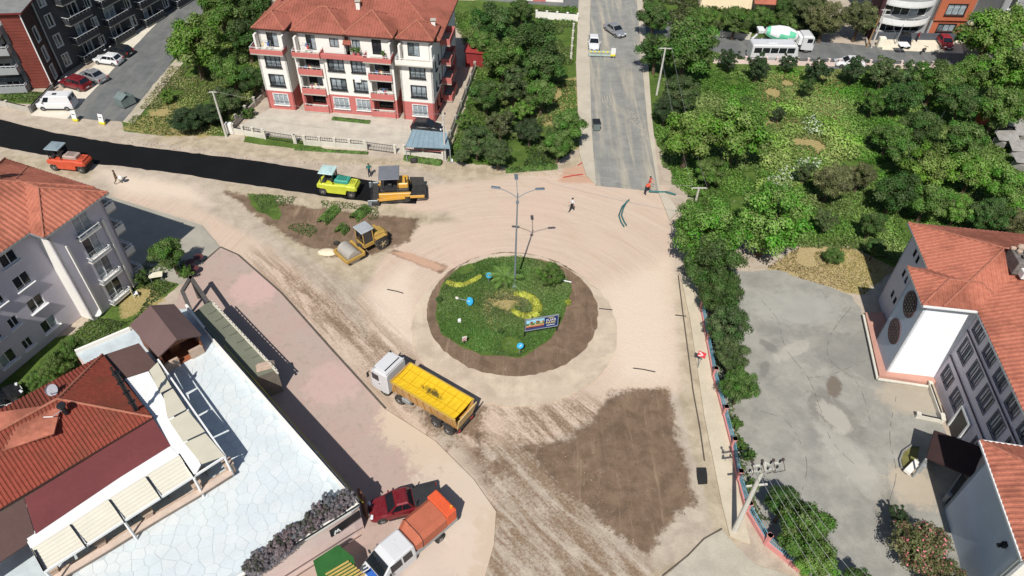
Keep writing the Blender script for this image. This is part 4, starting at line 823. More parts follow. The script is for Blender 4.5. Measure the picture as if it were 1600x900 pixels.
for a, b in (((318, 513), (560, 787)), ((560, 787), (548, 798)), ((548, 798), (340, 923)), ((340, 923), (150, 1030)), ((118, 550), (203, 514)), ((292, 480), (318, 513))): mb = MB(); k_ = .3 if a in ((318, 513), (292, 480)) else .15; mb.bar(G(*a, ZT+k_), G(*b, ZT+k_), .2, k_*2+.1); obj('parapet', mb, whitep, tb, world=True)
mb = MB()
mb.bar(G(320, 512, ZT+.68), G(562, 786, ZT+.68), .1, .06); mb.bar(G(562, 788, ZT+.4), G(342, 926, ZT+.4), .1, .06)
obj('coping', mb, dark_met, tb, world=True)
mb = MB()
for a, b in (((345, 542), (562, 789)),): mb.bar(G(*a, ZT+.2)+Vector((.2, .2, 0)), G(*b, ZT+.2)+Vector((.2, .2, 0)), .05, .06)
obj('cable_duct', mb, M('yellow duct', S(190, 180, 60), .6), tb, world=True)
mb = MB(); mb.bar(G(514, 832, 3.2)+Vector((.12, -.12, 0)), G(560, 800, 3.2)+Vector((.12, -.12, 0)), .12, .8); sg = obj('sign_board', mb, M('sign black', (.015, .016, .018), .4), tb, world=True)
mb = MB(); A, B_ = G(519, 829, 3.2), G(528, 823, 3.2); off = Vector((.2, -.2, 0)); n_ = (B_-A)
for f0, f1, z0, z1 in ((0, .3, -.2, .2), (.3, .5, .2, -.05), (.5, .7, -.05, .2), (.7, 1, .2, -.2)): mb.bar(A+n_*f0+off+Vector((0, 0, z0)), A+n_*f1+off+Vector((0, 0, z1)), .05, .09)
L = Vector(tb['base']); obj('logo_mark', MB().add([(v[0]-L.x, v[1]-L.y, v[2]-L.z) for v in mb.v], mb.f), white, sg)
mb = MB()
for a, b, z0, z1 in ((402, 905, 1.9, 2.0), (402, 905, 1.0, 1.06)): mb.bar(G(386, 914, 3.3)+Vector((.1, -.15, z0-3.3)), G(548, 813, 3.3)+Vector((.1, -.15, z0-3.3)), .05, .07)
obj('wall_groove', mb, M('groove', S(120, 100, 96), .8), tb, world=True)
# totem at the corner
tt = root('totem_sign', 'brown and black sign pillar at the terrace corner beside the red pickup', 'sign', G(572, 806)); mb = MB(); mb.box(0, 0, 1.75, .2, .7, 3.5, 0, .7, .03); obj('pillar', mb, M('totem brown', S(96, 66, 52), .6), tt); mb = MB(); mb.box(.12, .0, 2.4, .06, .6, 1.8, 0, .7, .01); obj('panel', mb, M('sign black', (.015, .016, .018)), tt)
# restaurant house
E0, N0 = G(238, 652, 6.6), G(155, 557, 6.6); S0 = G(0, 795, 6.6); fr_ = Frame(E0, (S0-E0)); fr_.y = Vector((-fr_.x.y, fr_.x.x)); 
if (N0-E0).to_2d().dot(fr_.y) < 0: fr_.y = -fr_.y
wN = (N0-E0).to_2d().dot(fr_.y)
rh3 = root('restaurant_house', 'restaurant house with deep red tiled hip roof and maroon lean-to roof', 'restaurant', fr_(6, 3, 0))
mb = MB(); mb.prism([fr_(.5, .5), fr_(16, .5), fr_(16, wN-.5), fr_(.5, wN-.5)], 0, 6.6); obj('wall', mb, pinkp, rh3, world=True)
hip(rh3, fr_, 0, 17, 0, wN, 6.6, .5, tile_d, rib=.26)
plane_roof(rh3, [G(96, 630, 8.5), G(-60, 652, 8.9), G(-60, 738, 8.0), G(0, 706, 8.1), G(84, 677, 8.35)], tile_o, (0, 1), .26)  # sunlit part of the deep red roof, its light painted by paler tiles
mb = MB(); mb.slab3([G(239, 654, 6.45), G(267, 697, 6.15), G(57, 839, 6.15), G(38, 778, 6.45)], .1); obj('lean_to_roof', mb, maroon, rh3, world=True)
mb = MB(); mb.slab3([G(37, 779, 6.44), G(56, 840, 6.14), G(-70, 925, 6.14), G(-70, 845, 6.44)], .1); obj('lean_to_roof', mb, brownr, rh3, world=True)
mb = MB(); mb.slab3([G(158, 556, 6.3), G(217, 536, 6.3), G(247, 573, 6.1), G(194, 593, 6.1)], .12); obj('flat_roof', mb, brownr, rh3, world=True)
mb = MB(); mb.prism([tuple(G(a, b, 6)[:2]) for a, b in [(162, 557), (215, 540), (243, 572), (196, 590)]], ZT, 6.05); obj('wall', mb, M('dark wall', S(52, 46, 46), .8), rh3, world=True)
# two black flue pipes standing on the roof, with brackets
for k, dx in enumerate((0, .45)):
    p = G(212+k*3, 642-k*2, 6.9); mb = MB(); mb.cyl(p, p+Vector((0, 0, 4.9-k*.5)), .085, n=8)
    for z in (1.0, 2.1, 3.2, 4.2): mb.box(p.x, p.y, p.z+z, .3, .3, .06)
    obj('flue_pipe', mb, dark_met, rh3, world=True)
mb = MB(); p = G(86, 612, 7.7); mb.cyl(p, p+Vector((.1, -.1, .5)), .05, n=5); mb.cyl(p+Vector((.1, -.1, .5)), p+Vector((.28, -.42, .75)), .1, .45, 14, cap=False); mb.cyl(p+Vector((.28, -.42, .75)), p+Vector((.28, -.43, .76)), .45, .45, 14); mb.tube([p+Vector((.1, -.5, .2)), p+Vector((.6, -.9, 1.1))], .03, 4); obj('satellite_dish', mb, M('dish grey', S(150, 150, 156), .5), rh3, world=True)
mb = MB(); p = G(104, 646, 8.2); mb.cyl(p, p+Vector((0, 0, .9)), .16, n=10); mb.cyl(p+Vector((0, 0, .9)), p+Vector((0, 0, 1.0)), .32, .28, 12); obj('roof_vent', mb, dark_met, rh3, world=True)
mb = MB(); p = G(98, 640, 8.4); mb.tube([p, p+Vector((-.1, -.9, .4)), p+Vector((-.7, -.95, .4))], .035, 5); obj('aerial', mb, white, rh3, world=True)
# pergola with cream awnings
pa = root('awning_pergola', 'white pergola frame with cream pull-out awnings round the terrace corner', 'pergola', G(200, 800, ZT)); ZA_ = 6.05
mb = MB(); mb.slab3(poly3([(266, 697), (280, 711), (50, 857), (40, 838)], ZA_+.12), .1); mb.slab3(poly3([(195, 592), (232, 580), (314, 726), (303, 746), (267, 698), (238, 652)], ZA_+.10), .08); obj('cover_strip', mb, white, pa, world=True)
for q in ([(50, 857), (108, 820), (134, 855), (70, 893)], [(111, 818), (168, 780), (194, 814), (136, 853)], [(172, 778), (226, 744), (250, 778), (196, 812)], [(229, 742), (280, 711), (303, 745), (253, 776)]):
    P = poly3(q, 0); P = [G(*q[0], ZA_+.16), G(*q[1], ZA_+.16), G(*q[2], ZA_-.06), G(*q[3], ZA_-.06)]
    mb = MB(); n = 14
    for i in range(n):  # folds of the fabric
        a0, a1 = P[0].lerp(P[3], i/n), P[1].lerp(P[2], i/n); b0, b1 = P[0].lerp(P[3], (i+1)/n), P[1].lerp(P[2], (i+1)/n); up = Vector((0, 0, .025 if i % 2 else 0)); dn = Vector((0, 0, 0 if i % 2 else .025))
        mb.add([a0+up, a1+up, b1+dn, b0+dn], [[0, 1, 2, 3]])
    obj('awning', mb, cream, pa, world=True)
for q in ([(233, 579), (246, 566), (268, 605), (250, 614)], [(255, 616), (270, 607), (291, 639), (262, 654)], [(264, 657), (293, 641), (320, 674), (286, 690)], [(288, 692), (321, 677), (351, 712), (315, 725)]):
    mb = MB(); mb.slab3(poly3(q, ZA_+.2), .04); obj('awning', mb, beigef, pa, world=True)
mb = MB()
for a, b in (((70, 894), (352, 713)), ((352, 713), (247, 562)), ((50, 857), (70, 893)), ((110, 818), (136, 854)), ((170, 779), (195, 814)), ((228, 743), (252, 777)), ((280, 710), (304, 746)), ((40, 838), (70, 893))):
    mb.bar(G(*a, ZA_+.02), G(*b, ZA_+.02), .12, .16)
obj('frame_beam', mb, white, pa, world=True)
mb = MB()
for a, b in (((54, 860), (71, 892)), ((110, 820), (135, 855)), ((171, 781), (195, 816)), ((229, 745), (252, 779))): mb.bar(G(*a, ZA_+.2), G(*b, ZA_+.05), .09, .1)
obj('awning_rail', mb, dark_met, pa, world=True)
for a, b in ((351, 714), (303, 747), (194, 815), (71, 893), (248, 563), (293, 640)):
    p = G(a, b, ZA_); mb = MB(); mb.bar((p.x, p.y, ZT-.02), (p.x, p.y, ZA_-.02), .13, .13); obj('post', mb, white, pa, world=True)
lw = root('terrace_wall', 'beige stone balustrade wall with pillars in front of the pergola', 'wall', G(240, 805, ZT))
line = [(362, 737), (313, 768), (238, 812), (165, 857), (92, 900), (20, 945)]; mb = MB()
for a, b in zip(line, line[1:]): mb.bar(G(*a, ZT+.35), G(*b, ZT+.35), .38, .7)
obj('wall', mb, stone, lw, world=True)
mb = MB()
for a, b in zip(line, line[1:]): mb.bar(G(*a, ZT+.73), G(*b, ZT+.73), .48, .08)
obj('wall_cap', mb, M('wall cap', S(200, 180, 165), .9, .1), lw, world=True)
for a, b in line[:-1]: p = G(a, b, ZT); mb = MB(); mb.box(p.x, p.y, ZT+.6, .55, .55, 1.2, 0, .7, .03); mb.box(p.x, p.y, ZT+1.22, .68, .68, .1, 0, .7); obj('pillar', mb, stone, lw, world=True)
# tables and chairs under the pergola
wch = M('weathered chair', S(150, 132, 112), .8)
for i, (a, b) in enumerate(((330, 745), (268, 782), (215, 816), (150, 855), (112, 878))):
    p = G(a-8, b-6, ZT); c = root('terrace_chair', ['pale wooden chair under the corner awning of the pergola', 'pale wooden chair under the second awning from the corner', 'pale wooden chair under the third awning from the corner', 'pale wooden chair under the fourth awning, right of its pillar', 'pale wooden chair at the lower left end of the pergola'][i], 'chair', p, rr.uniform(0, 3), 'chairs under the pergola awnings'); m = MB(); m.box(0, 0, .45, .45, .45, .05); obj('seat', m, wch, c); m = MB(); m.box(-.2, 0, .72, .05, .45, .5); obj('backrest', m, wch, c)
    for x, y in ((-.2, -.2), (.2, -.2), (.2, .2), (-.2, .2)): m = MB(); m.box(x, y, .21, .05, .05, .42); obj('leg', m, wch, c)
# gabled kiosk on the terrace
rk = root('kiosk', 'brown gabled kiosk with wooden front standing on the terrace corner', 'kiosk', G(262, 520, ZT)); R0, R1 = G(235, 477, 7.3), G(276, 530, 7.3); W0, W1 = G(202, 508, 6.0), G(247, 558, 6.0); E0_, E1 = G(272, 475, 6.0), G(315, 523, 6.0)
mb = MB(); mb.slab3([R0, R1, W1, W0], .12); obj('roof', mb, M('kiosk roof west', S(108, 86, 82), .7, .08, .4, 30, .15), rk, world=True)
mb = MB(); mb.slab3([R1, R0, E0_, E1], .12); obj('roof', mb, M('kiosk roof west', S(108, 86, 82), .7, .08, .4, 30, .15), rk, world=True)
fbk = MB(); A, Bb = W1.lerp(E1, .06), W1.lerp(E1, .94); iv = (R0-R1).normalized()*.5; A = A+iv; Bb = Bb+iv; T_ = R1+iv; A.z = Bb.z = 5.95; T_.z = 7.1
fbk.add([A, Bb, T_], [[0, 1, 2]]); fbk.bar(A, Bb, .12, .2); obj('gable', fbk, wood, rk, world=True)
C0, C1 = W0.lerp(E0_, .08), W0.lerp(E0_, .92); mb = MB(); ivb = (R1-R0).normalized()*.4
mb.bar((C0.x+ivb.x, C0.y+ivb.y, ZT+1.15), (C1.x+ivb.x, C1.y+ivb.y, ZT+1.15), .12, 2.3); mb.bar((C0.x+ivb.x, C0.y+ivb.y, ZT+1.15), (A.x, A.y, ZT+1.15), .12, 2.3); mb.bar((C1.x+ivb.x, C1.y+ivb.y, ZT+.5), (Bb.x, Bb.y, ZT+.5), .12, 1.0); obj('wall', mb, wood, rk, world=True)
mb = MB(); mb.prism([(A.x, A.y), (Bb.x, Bb.y), (C1.x, C1.y), (C0.x, C0.y)], ZT, ZT+.12); obj('floor', mb, M('kiosk floor', S(150, 88, 58), .7, .15, 1, 10), rk, world=True)
for q in (A, Bb, (C1+ivb)): mb = MB(); mb.bar((q.x, q.y, ZT), (q.x, q.y, 5.95), .14, .14); obj('post', mb, wood, rk, world=True)
mb = MB(); mb.bar((A.x, A.y, ZT+.45), (A.lerp(Bb, .35).x, A.lerp(Bb, .35).y, ZT+.45), .25, .9); mb.bar((A.lerp(Bb, .65).x, A.lerp(Bb, .65).y, ZT+.45), (Bb.x, Bb.y, ZT+.45), .25, .9); obj('low_wall', mb, stone, rk, world=True)
mb = MB(); mb.box(A.lerp(C1, .5).x, A.lerp(C1, .5).y, ZT+.5, .9, 1.6, .8, 0, .7, .03); obj('counter', mb, wood, rk, world=True)
# flat roofed annex between terrace and plaza
rx = root('flat_annex', 'low annex with flat olive grey roof and white edge railing beside the plaza', 'annex', G(360, 535)); aq = [(292, 497), (330, 470), (433, 579), (396, 592)]; mb = MB(); mb.prism([tuple(p[:2]) for p in poly3(aq, 2.9)], 0, 2.9); obj('wall', mb, M('annex wall', S(120, 112, 100), .8), rx, world=True)
mb = MB(); mb.prism([tuple(p[:2]) for p in poly3(aq, 2.9)], 2.904, 3.0); obj('roof', mb, M('olive roofing', S(112, 114, 98), .9, .1, .4, 8, .2), rx, world=True)
A, B_ = G(331, 470, 3.4), G(433, 579, 3.4); mb = MB(); mb.bar(A, B_, .08, .1); mb.bar(A-Vector((0, 0, .4)), B_-Vector((0, 0, .4)), .14, .12); obj('railing', mb, pale_conc, rx, world=True)
for i in range(22): p = A.lerp(B_, (i+.5)/22); mb = MB(); mb.box(p.x, p.y, 3.2, .12, .12, .5); obj('baluster', mb, pale_conc, rx, world=True)
for i in range(1, 9): 
    p = G(331, 470, 3).lerp(G(433, 579, 3), i/9); q = G(292, 497, 3).lerp(G(396, 592, 3), i/9); mb = MB(); mb.tube([p+(q-p)*.05+Vector((0, 0, .03)), p+(q-p)*.28+Vector((.2, .1, .03)), p+(q-p)*.42+Vector((0, 0, .03))], .02, 4); obj('cable', mb, dark_met, rx, world=True)
mb = MB(); p = G(415, 573, 3); mb.box(p.x, p.y, 3.2, 1.6, .9, .35, 0, .4, .05, .6, .6); obj('debris_sheet', mb, stone, rx, world=True)
mb = MB(); p = G(437, 596); mb.box(p.x, p.y, 1.3, .9, .9, 2.6, 0, .7, .05); 
# timber gate frame north of the annex
rf = root('timber_frame', 'dark timber beam frame at the end of the flat annex', 'frame', G(305, 455)); mb = MB()
for a, b, z in (((285, 455), (300, 490), 2.9), ((297, 432), (326, 474), 2.9), ((285, 455), (299, 432), 2.9)): mb.bar(G(*a, z), G(*b, z), .35, .2)
obj('beam', mb, M('dark timber', S(84, 80, 76), .8, .15), rf, world=True)
for a, b in ((286, 457), (299, 434), (325, 473)): p = G(a, b, 2.8); mb = MB(); mb.bar((p.x, p.y, 0), (p.x, p.y, 2.8), .25, .25); obj('post', mb, M('dark timber', S(84, 80, 76), .8, .15), rf, world=True)
# green roofed market cart at the bottom edge
rm = root('market_cart', 'small cart with green turf roof and yellow wooden slats at the bottom edge', 'cart', G(530, 890)); mb = MB(); mb.slab3(poly3([(489, 876), (528, 851), (552, 870), (558, 895), (540, 925), (500, 915)], 2.2), .08); obj('roof', mb, M('green turf', S(44, 96, 44), .95, .15, 1, 30, .5), rm, world=True)
sl_m = M('yellow timber', S(190, 160, 90), .7, .12)
for i in range(7): mb = MB(); a = G(520+i*4.2, 887+i*3.4, 2.3); mb.box(a.x+.3, a.y, 2.30, 1.7, .13, .05, 0, .62); obj('slat', mb, sl_m, rm, world=True)
for a, b in ((492, 878), (527, 854), (554, 893)): p = G(a, b, 2.1); mb = MB(); mb.bar((p.x, p.y, 0), (p.x, p.y, 2.1), .08, .08); obj('post', mb, galv, rm, world=True)
# blue-grey carport in the apartment forecourt
cp = root('carport', 'blue grey sheet roofed carport in front of the red and white block', 'carport', G(666, 225)); mb = MB()
Pc = [G(645, 202, 2.5), G(697, 207, 2.5), G(703, 232, 2.1), G(634, 229, 2.1)]; mb.slab3(Pc, .08); obj('roof', mb, M('blue grey sheet', S(130, 150, 160), .6, .1), cp, world=True)
for i in range(9): mb = MB(); mb.bar(Pc[0].lerp(Pc[1], i/8)+Vector((0, 0, .04)), Pc[3].lerp(Pc[2], i/8)+Vector((0, 0, .04)), .06, .05); obj('seam', mb, M('blue grey sheet', S(130, 150, 160), .6, .1), cp, world=True)
for q in Pc: mb = MB(); mb.bar((q.x, q.y, 0), (q.x, q.y, q.z-.08), .1, .1); obj('post', mb, galv, cp, world=True)
mb = MB(); mb.bar(G(633, 233, .9), G(694, 237, .9), .06, .1); mb.bar(G(633, 233, 1.2), G(694, 237, 1.2), .06, .1, 1); obj('side_rail', mb, [white, redp], cp, world=True)
# ================================================================ VEHICLES  (local x = forward, z = up)
cgl = M('car glass', (.012, .015, .02), .06, .2, 1, 5, 0, spec=.7); plastic = M('black plastic', (.03, .03, .032), .6, .2, 3, 20, .05)
lamp_c = M('clear lamp', (.7, .72, .75), .12, .1, 4, 20, 0, spec=.8); lamp_r = M('red lamp', (.45, .02, .02), .2, .1, 4, 20, 0); rimm = M('alloy rim', (.45, .46, .48), .35, .1, 4, 20, 0, .7)
amber = M('amber lamp', (.8, .3, .03), .3, .1)
_wh = {}
def wheel(parent, x, y, r=.32, w=.22, rim=None, name='wheel'):
    k = (r, w, (rim or rimm).name)
    if k not in _wh:
        a = MB(); n = 20
        prof = [(-w/2, r*.62), (-w/2, r*.9), (-w*.36, r), (w*.36, r), (w/2, r*.9), (w/2, r*.62)]
        rings = [[(rr_*math.cos(i*2*math.pi/n), yy, rr_*math.sin(i*2*math.pi/n)) for i in range(n)] for yy, rr_ in prof]; a.loft(rings)
        o = obj('tyre', a, black); m0 = o.data; bpy.data.objects.remove(o)
        b = MB(); b.cyl((0, -w*.47, 0), (0, w*.47, 0), r*.62, n=16); b.cyl((0, -w*.52, 0), (0, w*.52, 0), r*.2, n=8)
        for i in range(5): an = i*1.2566; b.bar((r*.15*math.cos(an), -w*.5, r*.15*math.sin(an)), (r*.55*math.cos(an), -w*.5, r*.55*math.sin(an)), .05); b.bar((r*.15*math.cos(an), w*.5, r*.15*math.sin(an)), (r*.55*math.cos(an), w*.5, r*.55*math.sin(an)), .05)
        o = obj('rim', b, rim or rimm); m1 = o.data; bpy.data.objects.remove(o); _wh[k] = (m0, m1)
    t = obj(name, None, None, parent, (x, y, r), mesh=_wh[k][0]); obj('rim', None, None, t, mesh=_wh[k][1]); return t
def car(label, a, b, colm, kind='hatch', L=4.2, W=1.76, group=None, name='parked_car', cat='car', loc=None, rz=None):
    """a -> b: pixels of the tail and nose on the ground"""
    if loc is None: loc, rz = heading(a, b)
    H = dict(hatch=1.48, sedan=1.45, suv=1.68, van=2.05, pickup=1.78)[kind]; r = root(name, label, cat, loc, rz, group)
    h = L/2; w = W/2; belt = dict(hatch=.92, sedan=.9, suv=1.05, van=1.15, pickup=1.1)[kind]; wr = dict(suv=.36, pickup=.39, van=.34).get(kind, .32)
    hood = belt-.06; nose = belt-.26; tail = belt-.02 if kind != 'sedan' else belt-.04
    st = [(-h, .8, .34, tail-.28), (-h+.06, .93, .24, tail-.06), (-h+.35, 1, .2, tail), (-h+1.3, 1, .2, belt), (h-1.75, 1, .2, belt), (h-1.0, .985, .2, hood), (h-.35, .93, .22, hood-.12), (h-.06, .8, .28, nose-.06), (h, .66, .36, nose-.2)]
    if kind == 'van': st = [(-h, .93, .3, 1.1), (-h+.08, .98, .24, belt), (-h+1.3, 1, .22, belt), (h-1.2, 1, .22, belt), (h-.7, .97, .22, 1.08), (h-.2, .9, .24, .92), (h, .78, .34, .7)]
    rings = []
    for x, ws, z0, z1 in st:
        W_ = w*ws; rings.append([(x, -W_*.9, z0), (x, -W_, z0+.16), (x, -W_, (z0+z1)/2), (x, -W_*.97, z1-.1), (x, -W_*.86, z1), (x, 0, z1+.02), (x, W_*.86, z1), (x, W_*.97, z1-.1), (x, W_, (z0+z1)/2), (x, W_, z0+.16), (x, W_*.9, z0)])
    m = MB(); m.loft(rings); ob_ = obj('body', m, colm, r, smooth=True); ob_.data.set_sharp_from_angle(angle=math.radians(38))
    # cabin: lower and upper rectangle
    cb = dict(hatch=(-h+.12, h-1.15, -h+.6, h-1.95), sedan=(-h+.75, h-1.15, -h+1.35, h-1.95), suv=(-h+.1, h-1.15, -h+.5, h-1.85), van=(-h+.06, h-.75, -h+.16, h-1.35), pickup=(h-3.35, h-1.3, h-2.95, h-2.0))[kind]
    x0, x1, x2, x3 = cb; wb, wt = w*.93, w*.76 if kind != 'van' else w*.86; z0, z1 = belt-.02, H
    def ring(x, z, ww_, rnd=.1): return [(x, -ww_, z), (x, ww_, z)]
    V = [(x0, -wb, z0), (x1, -wb, z0), (x1, wb, z0), (x0, wb, z0), (x2, -wt, z1-.07), (x3, -wt, z1-.07), (x3, wt, z1-.07), (x2, wt, z1-.07), (x2+.14, -wt*.82, z1), (x3-.12, -wt*.82, z1), (x3-.12, wt*.82, z1), (x2+.14, wt*.82, z1)]
    m = MB(); m.add(V, [[0, 1, 5, 4], [1, 2, 6, 5], [2, 3, 7, 6], [3, 0, 4, 7], [4, 5, 9, 8], [5, 6, 10, 9], [6, 7, 11, 10], [7, 4, 8, 11], [8, 9, 10, 11]]); obj('cabin', m, colm, r)
    def pane(nm, q, ins=(.06, .12), eps=.015, mat=cgl, split=None):
        P = [Vector(V[i]) for i in q]; n = (P[1]-P[0]).cross(P[3]-P[0]).normalized()
        def at(u, v): return P[0].lerp(P[1], u).lerp(P[3].lerp(P[2], u), v)
        for (ua, ub) in (split or ((ins[0], 1-ins[0]),)):
            m = MB(); c = [at(ua, ins[1])+n*eps, at(ub, ins[1])+n*eps, at(ub, 1-.08)+n*eps, at(ua, 1-.08)+n*eps]; m.add(c+[p-n*.04 for p in c], [[0, 1, 2, 3], [0, 4, 5, 1], [1, 5, 6, 2], [2, 6, 7, 3], [3, 7, 4, 0]]); obj(nm, m, mat, r)
    pane('windscreen', (1, 2, 6, 5), (.05, .08)); 
    if kind != 'van': pane('rear_window', (3, 0, 4, 7), (.08, .15))
    else:
        m = MB(); m.box(x0+.05, .42, 1.55, .05, .62, .5); m.box(x0+.05, -.42, 1.55, .05, .62, .5); obj('rear_window', m, cgl, r)
    sp = ((.03, .24), (.27, .5), (.53, .93)) if kind in ('hatch', 'suv') else ((.06, .46), (.5, .92)) if kind == 'sedan' else ((.76, .95),) if kind == 'van' else ((.08, .46), (.5, .9))
    pane('side_window', (0, 1, 5, 4), (.05, .16), split=sp); pane('side_window', (2, 3, 7, 6), (.05, .16), split=tuple((1-b_, 1-a_) for a_, b_ in sp))
    for s_ in (-1, 1):
        m = MB(); m.box(x1-.35, s_*(w+.06), belt+.06, .12, .2, .14, 0, 0, .03); obj('mirror', m, plastic if kind in ('van',) else colm, r)
        m = MB(); m.box(h-.16, s_*w*.62, nose-.02, .22, .36, .13, 0, -s_*.35, .03); obj('headlight', m, lamp_c, r)
        m = MB(); m.box(-h+.06, s_*w*.76, tail-.16, .1, .26, .26 if kind != 'van' else .5, 0, s_*.2, .02); obj('taillight', m, lamp_r, r)
        for xx in (h-.85, -h+.8): wheel(r, xx, s_*(w-.09), wr)
        m = MB(); m.box(0, s_*(w-.02), .28, L*.5, .08, .12); obj('sill', m, plastic, r)
    m = MB(); m.box(h-.05, 0, .42, .12, W*.6, .18, 0, 0, .03); m.box(h-.04, 0, nose-.16, .1, W*.42, .1); obj('grille', m, plastic, r)
    m = MB(); m.box(-h+.02, 0, .5, .06, .5, .12); m.box(h+.01, 0, .5, .04, .5, .11); obj('number_plate', m, white, r)
    if kind == 'pickup':
        m = MB(); xa, xb = -h+.1, cb[0]-.02; m.box((xa+xb)/2, 0, belt+.02, xb-xa, W*.86, .05); obj('bed_cover', m, plastic, r)
        m = MB(); 
        for s_ in (-1, 1): m.bar((xa, s_*w*.88, belt+.06), (xb, s_*w*.88, belt+.06), .06)
        m.bar((xb-.15, -w*.8, belt+.05), (xb-.15, -w*.75, H-.1), .07); m.bar((xb-.15, w*.8, belt+.05), (xb-.15, w*.75, H-.1), .07); obj('roll_bar', m, plastic, r)
    m = MB(); m.tube([(x2+.2, 0, z1), (x2, 0, z1+.16)], .012, 4); obj('aerial', m, plastic, r)
    return r
silver = paint('silver paint', (.42, .43, .44), .5); whitecar = paint('white car paint', (.72, .72, .72), 0, .05); redcar = paint('red car paint', (.19, .006, .012), .2, .06); blackcar = paint('black car paint', (.012, .013, .015), .1, .05); darkred = paint('crimson car paint', (.32, .015, .03), .2, .06); greycar = paint('grey car paint', (.12, .125, .13), .4)
vv = car('white panel van parked at the side street corner behind the black asphalt', (122, 168), (62, 168), whitecar, 'van', 4.7, 1.9, name='parked_van', cat='van')
m = MB(); m.box(-.3, .2, 2.1, .5, .4, .1, 0, 0, .03); obj('roof_vent', m, plastic, vv)
car('crimson suv parked between the white van and a silver sedan', (143, 142), (97, 130), redcar, 'suv', 4.45, 1.82)
car('silver sedan parked next to the crimson suv on the pale pavement', (171, 132), (124, 116), silver, 'sedan', 4.5, 1.78)
car('white hatchback parked in front of the black car by the dark block', (191, 101), (151, 96), whitecar, 'hatch', 4.1, 1.75)
car('black car parked deepest in the side street row', (206, 88), (170, 82), blackcar, 'hatch', 4.1, 1.75)
car('white hatchback at the left kerb of the north road', (926.5, 64), (928, 82), whitecar, 'hatch', 4.0, 1.72)
car('silver sedan driving across the north road', (949, 44), (972, 60), silver, 'sedan', 4.4, 1.76, name='moving_car')
car('white car half hidden by the big tree right of the north road', (1083, 55), (1106, 57), whitecar, 'hatch', 4.0, 1.7)
car('white sedan partly behind small dark trees on the east street', (1345, 104), (1306, 102), whitecar, 'sedan', 4.4, 1.75)
car('dark car with white roof load at the orange building', (1411, 60), (1413, 80), blackcar, 'hatch', 3.9, 1.7)
car('bright red hatchback parked at the foot of the orange building', (1468, 62), (1482, 82), darkred, 'hatch', 4.0, 1.72)
car('black hatchback parked behind the blue grey carport', (642, 201), (694, 206), blackcar, 'hatch', 4.1, 1.75)
car('dark red pickup truck with black bed cover parked by the terrace corner', (683, 780), (581, 806), redcar, 'pickup', 5.3, 1.86, name='pickup_truck', cat='pickup')
car('black car at the left edge below the lilac block', (-16, 640), (12, 625), blackcar, 'hatch', 4.0, 1.7)
car('white car roof showing at the left edge below the conifers', (-12, 668), (18, 652), whitecar, 'hatch', 4.0, 1.7)
p = G(1412, 70, 1.5); mb = MB(); mb.box(p.x, p.y-.0, 1.6, 1.6, 1.5, .12, 0, .02, .03); tag(obj('roof_load', mb, white, world=True), 'white board lying on the dark car at the orange building', 'board')

# ---- tipper truck, white cab and yellow body
cabw = paint('white cab paint', (.66, .66, .66), 0, .16); yel = paint('tipper yellow', (.58, .36, .02), 0, .2); yel2 = paint('tipper orange side', (.52, .26, .03), 0, .3); chas = M('chassis dark', (.045, .042, .04), .7, .3, 3, 12, .1)
loc, rz = heading((733, 670), (596, 588)); loc = loc+Vector((-.1, -.25, 0))
t = root('tipper_truck', 'white cab tipper truck with long yellow body driving round the island', 'truck', loc, rz); LT = 9.4; fx = LT/2
m = MB(); m.bar((-fx+.4, .42, .95), (fx-.6, .42, .95), .12, .28); m.bar((-fx+.4, -.42, .95), (fx-.6, -.42, .95), .12, .28); m.box(0, 0, .85, LT-1.4, .5, .2); obj('chassis', m, chas, t)
cabx = fx-1.05; rings = []
for x, wv, z0, z1 in ((-1.0, 1.15, .7, 3.0), (-.9, 1.22, .6, 3.12), (.35, 1.24, .5, 3.08), (.75, 1.22, .5, 2.75), (1.0, 1.16, .5, 1.75), (1.08, 1.1, .55, 1.0)):
    rings.append([(cabx+x, -wv, z0), (cabx+x, -wv, z1-.25), (cabx+x, -wv*.88, z1), (cabx+x, wv*.88, z1), (cabx+x, wv, z1-.25), (cabx+x, wv, z0)])
m = MB(); m.loft(rings); obj('cab', m, cabw, t)
m = MB(); a = [(cabx+1.03, -1.05, 1.68), (cabx+1.03, 1.05, 1.68), (cabx+.80, 1.02, 2.62), (cabx+.80, -1.02, 2.62)]; m.add(a+[(x-.08, y, z) for x, y, z in a], [[0, 1, 2, 3], [0, 3, 7, 4], [1, 5, 6, 2], [3, 2, 6, 7]]); obj('windscreen', m, cgl, t)
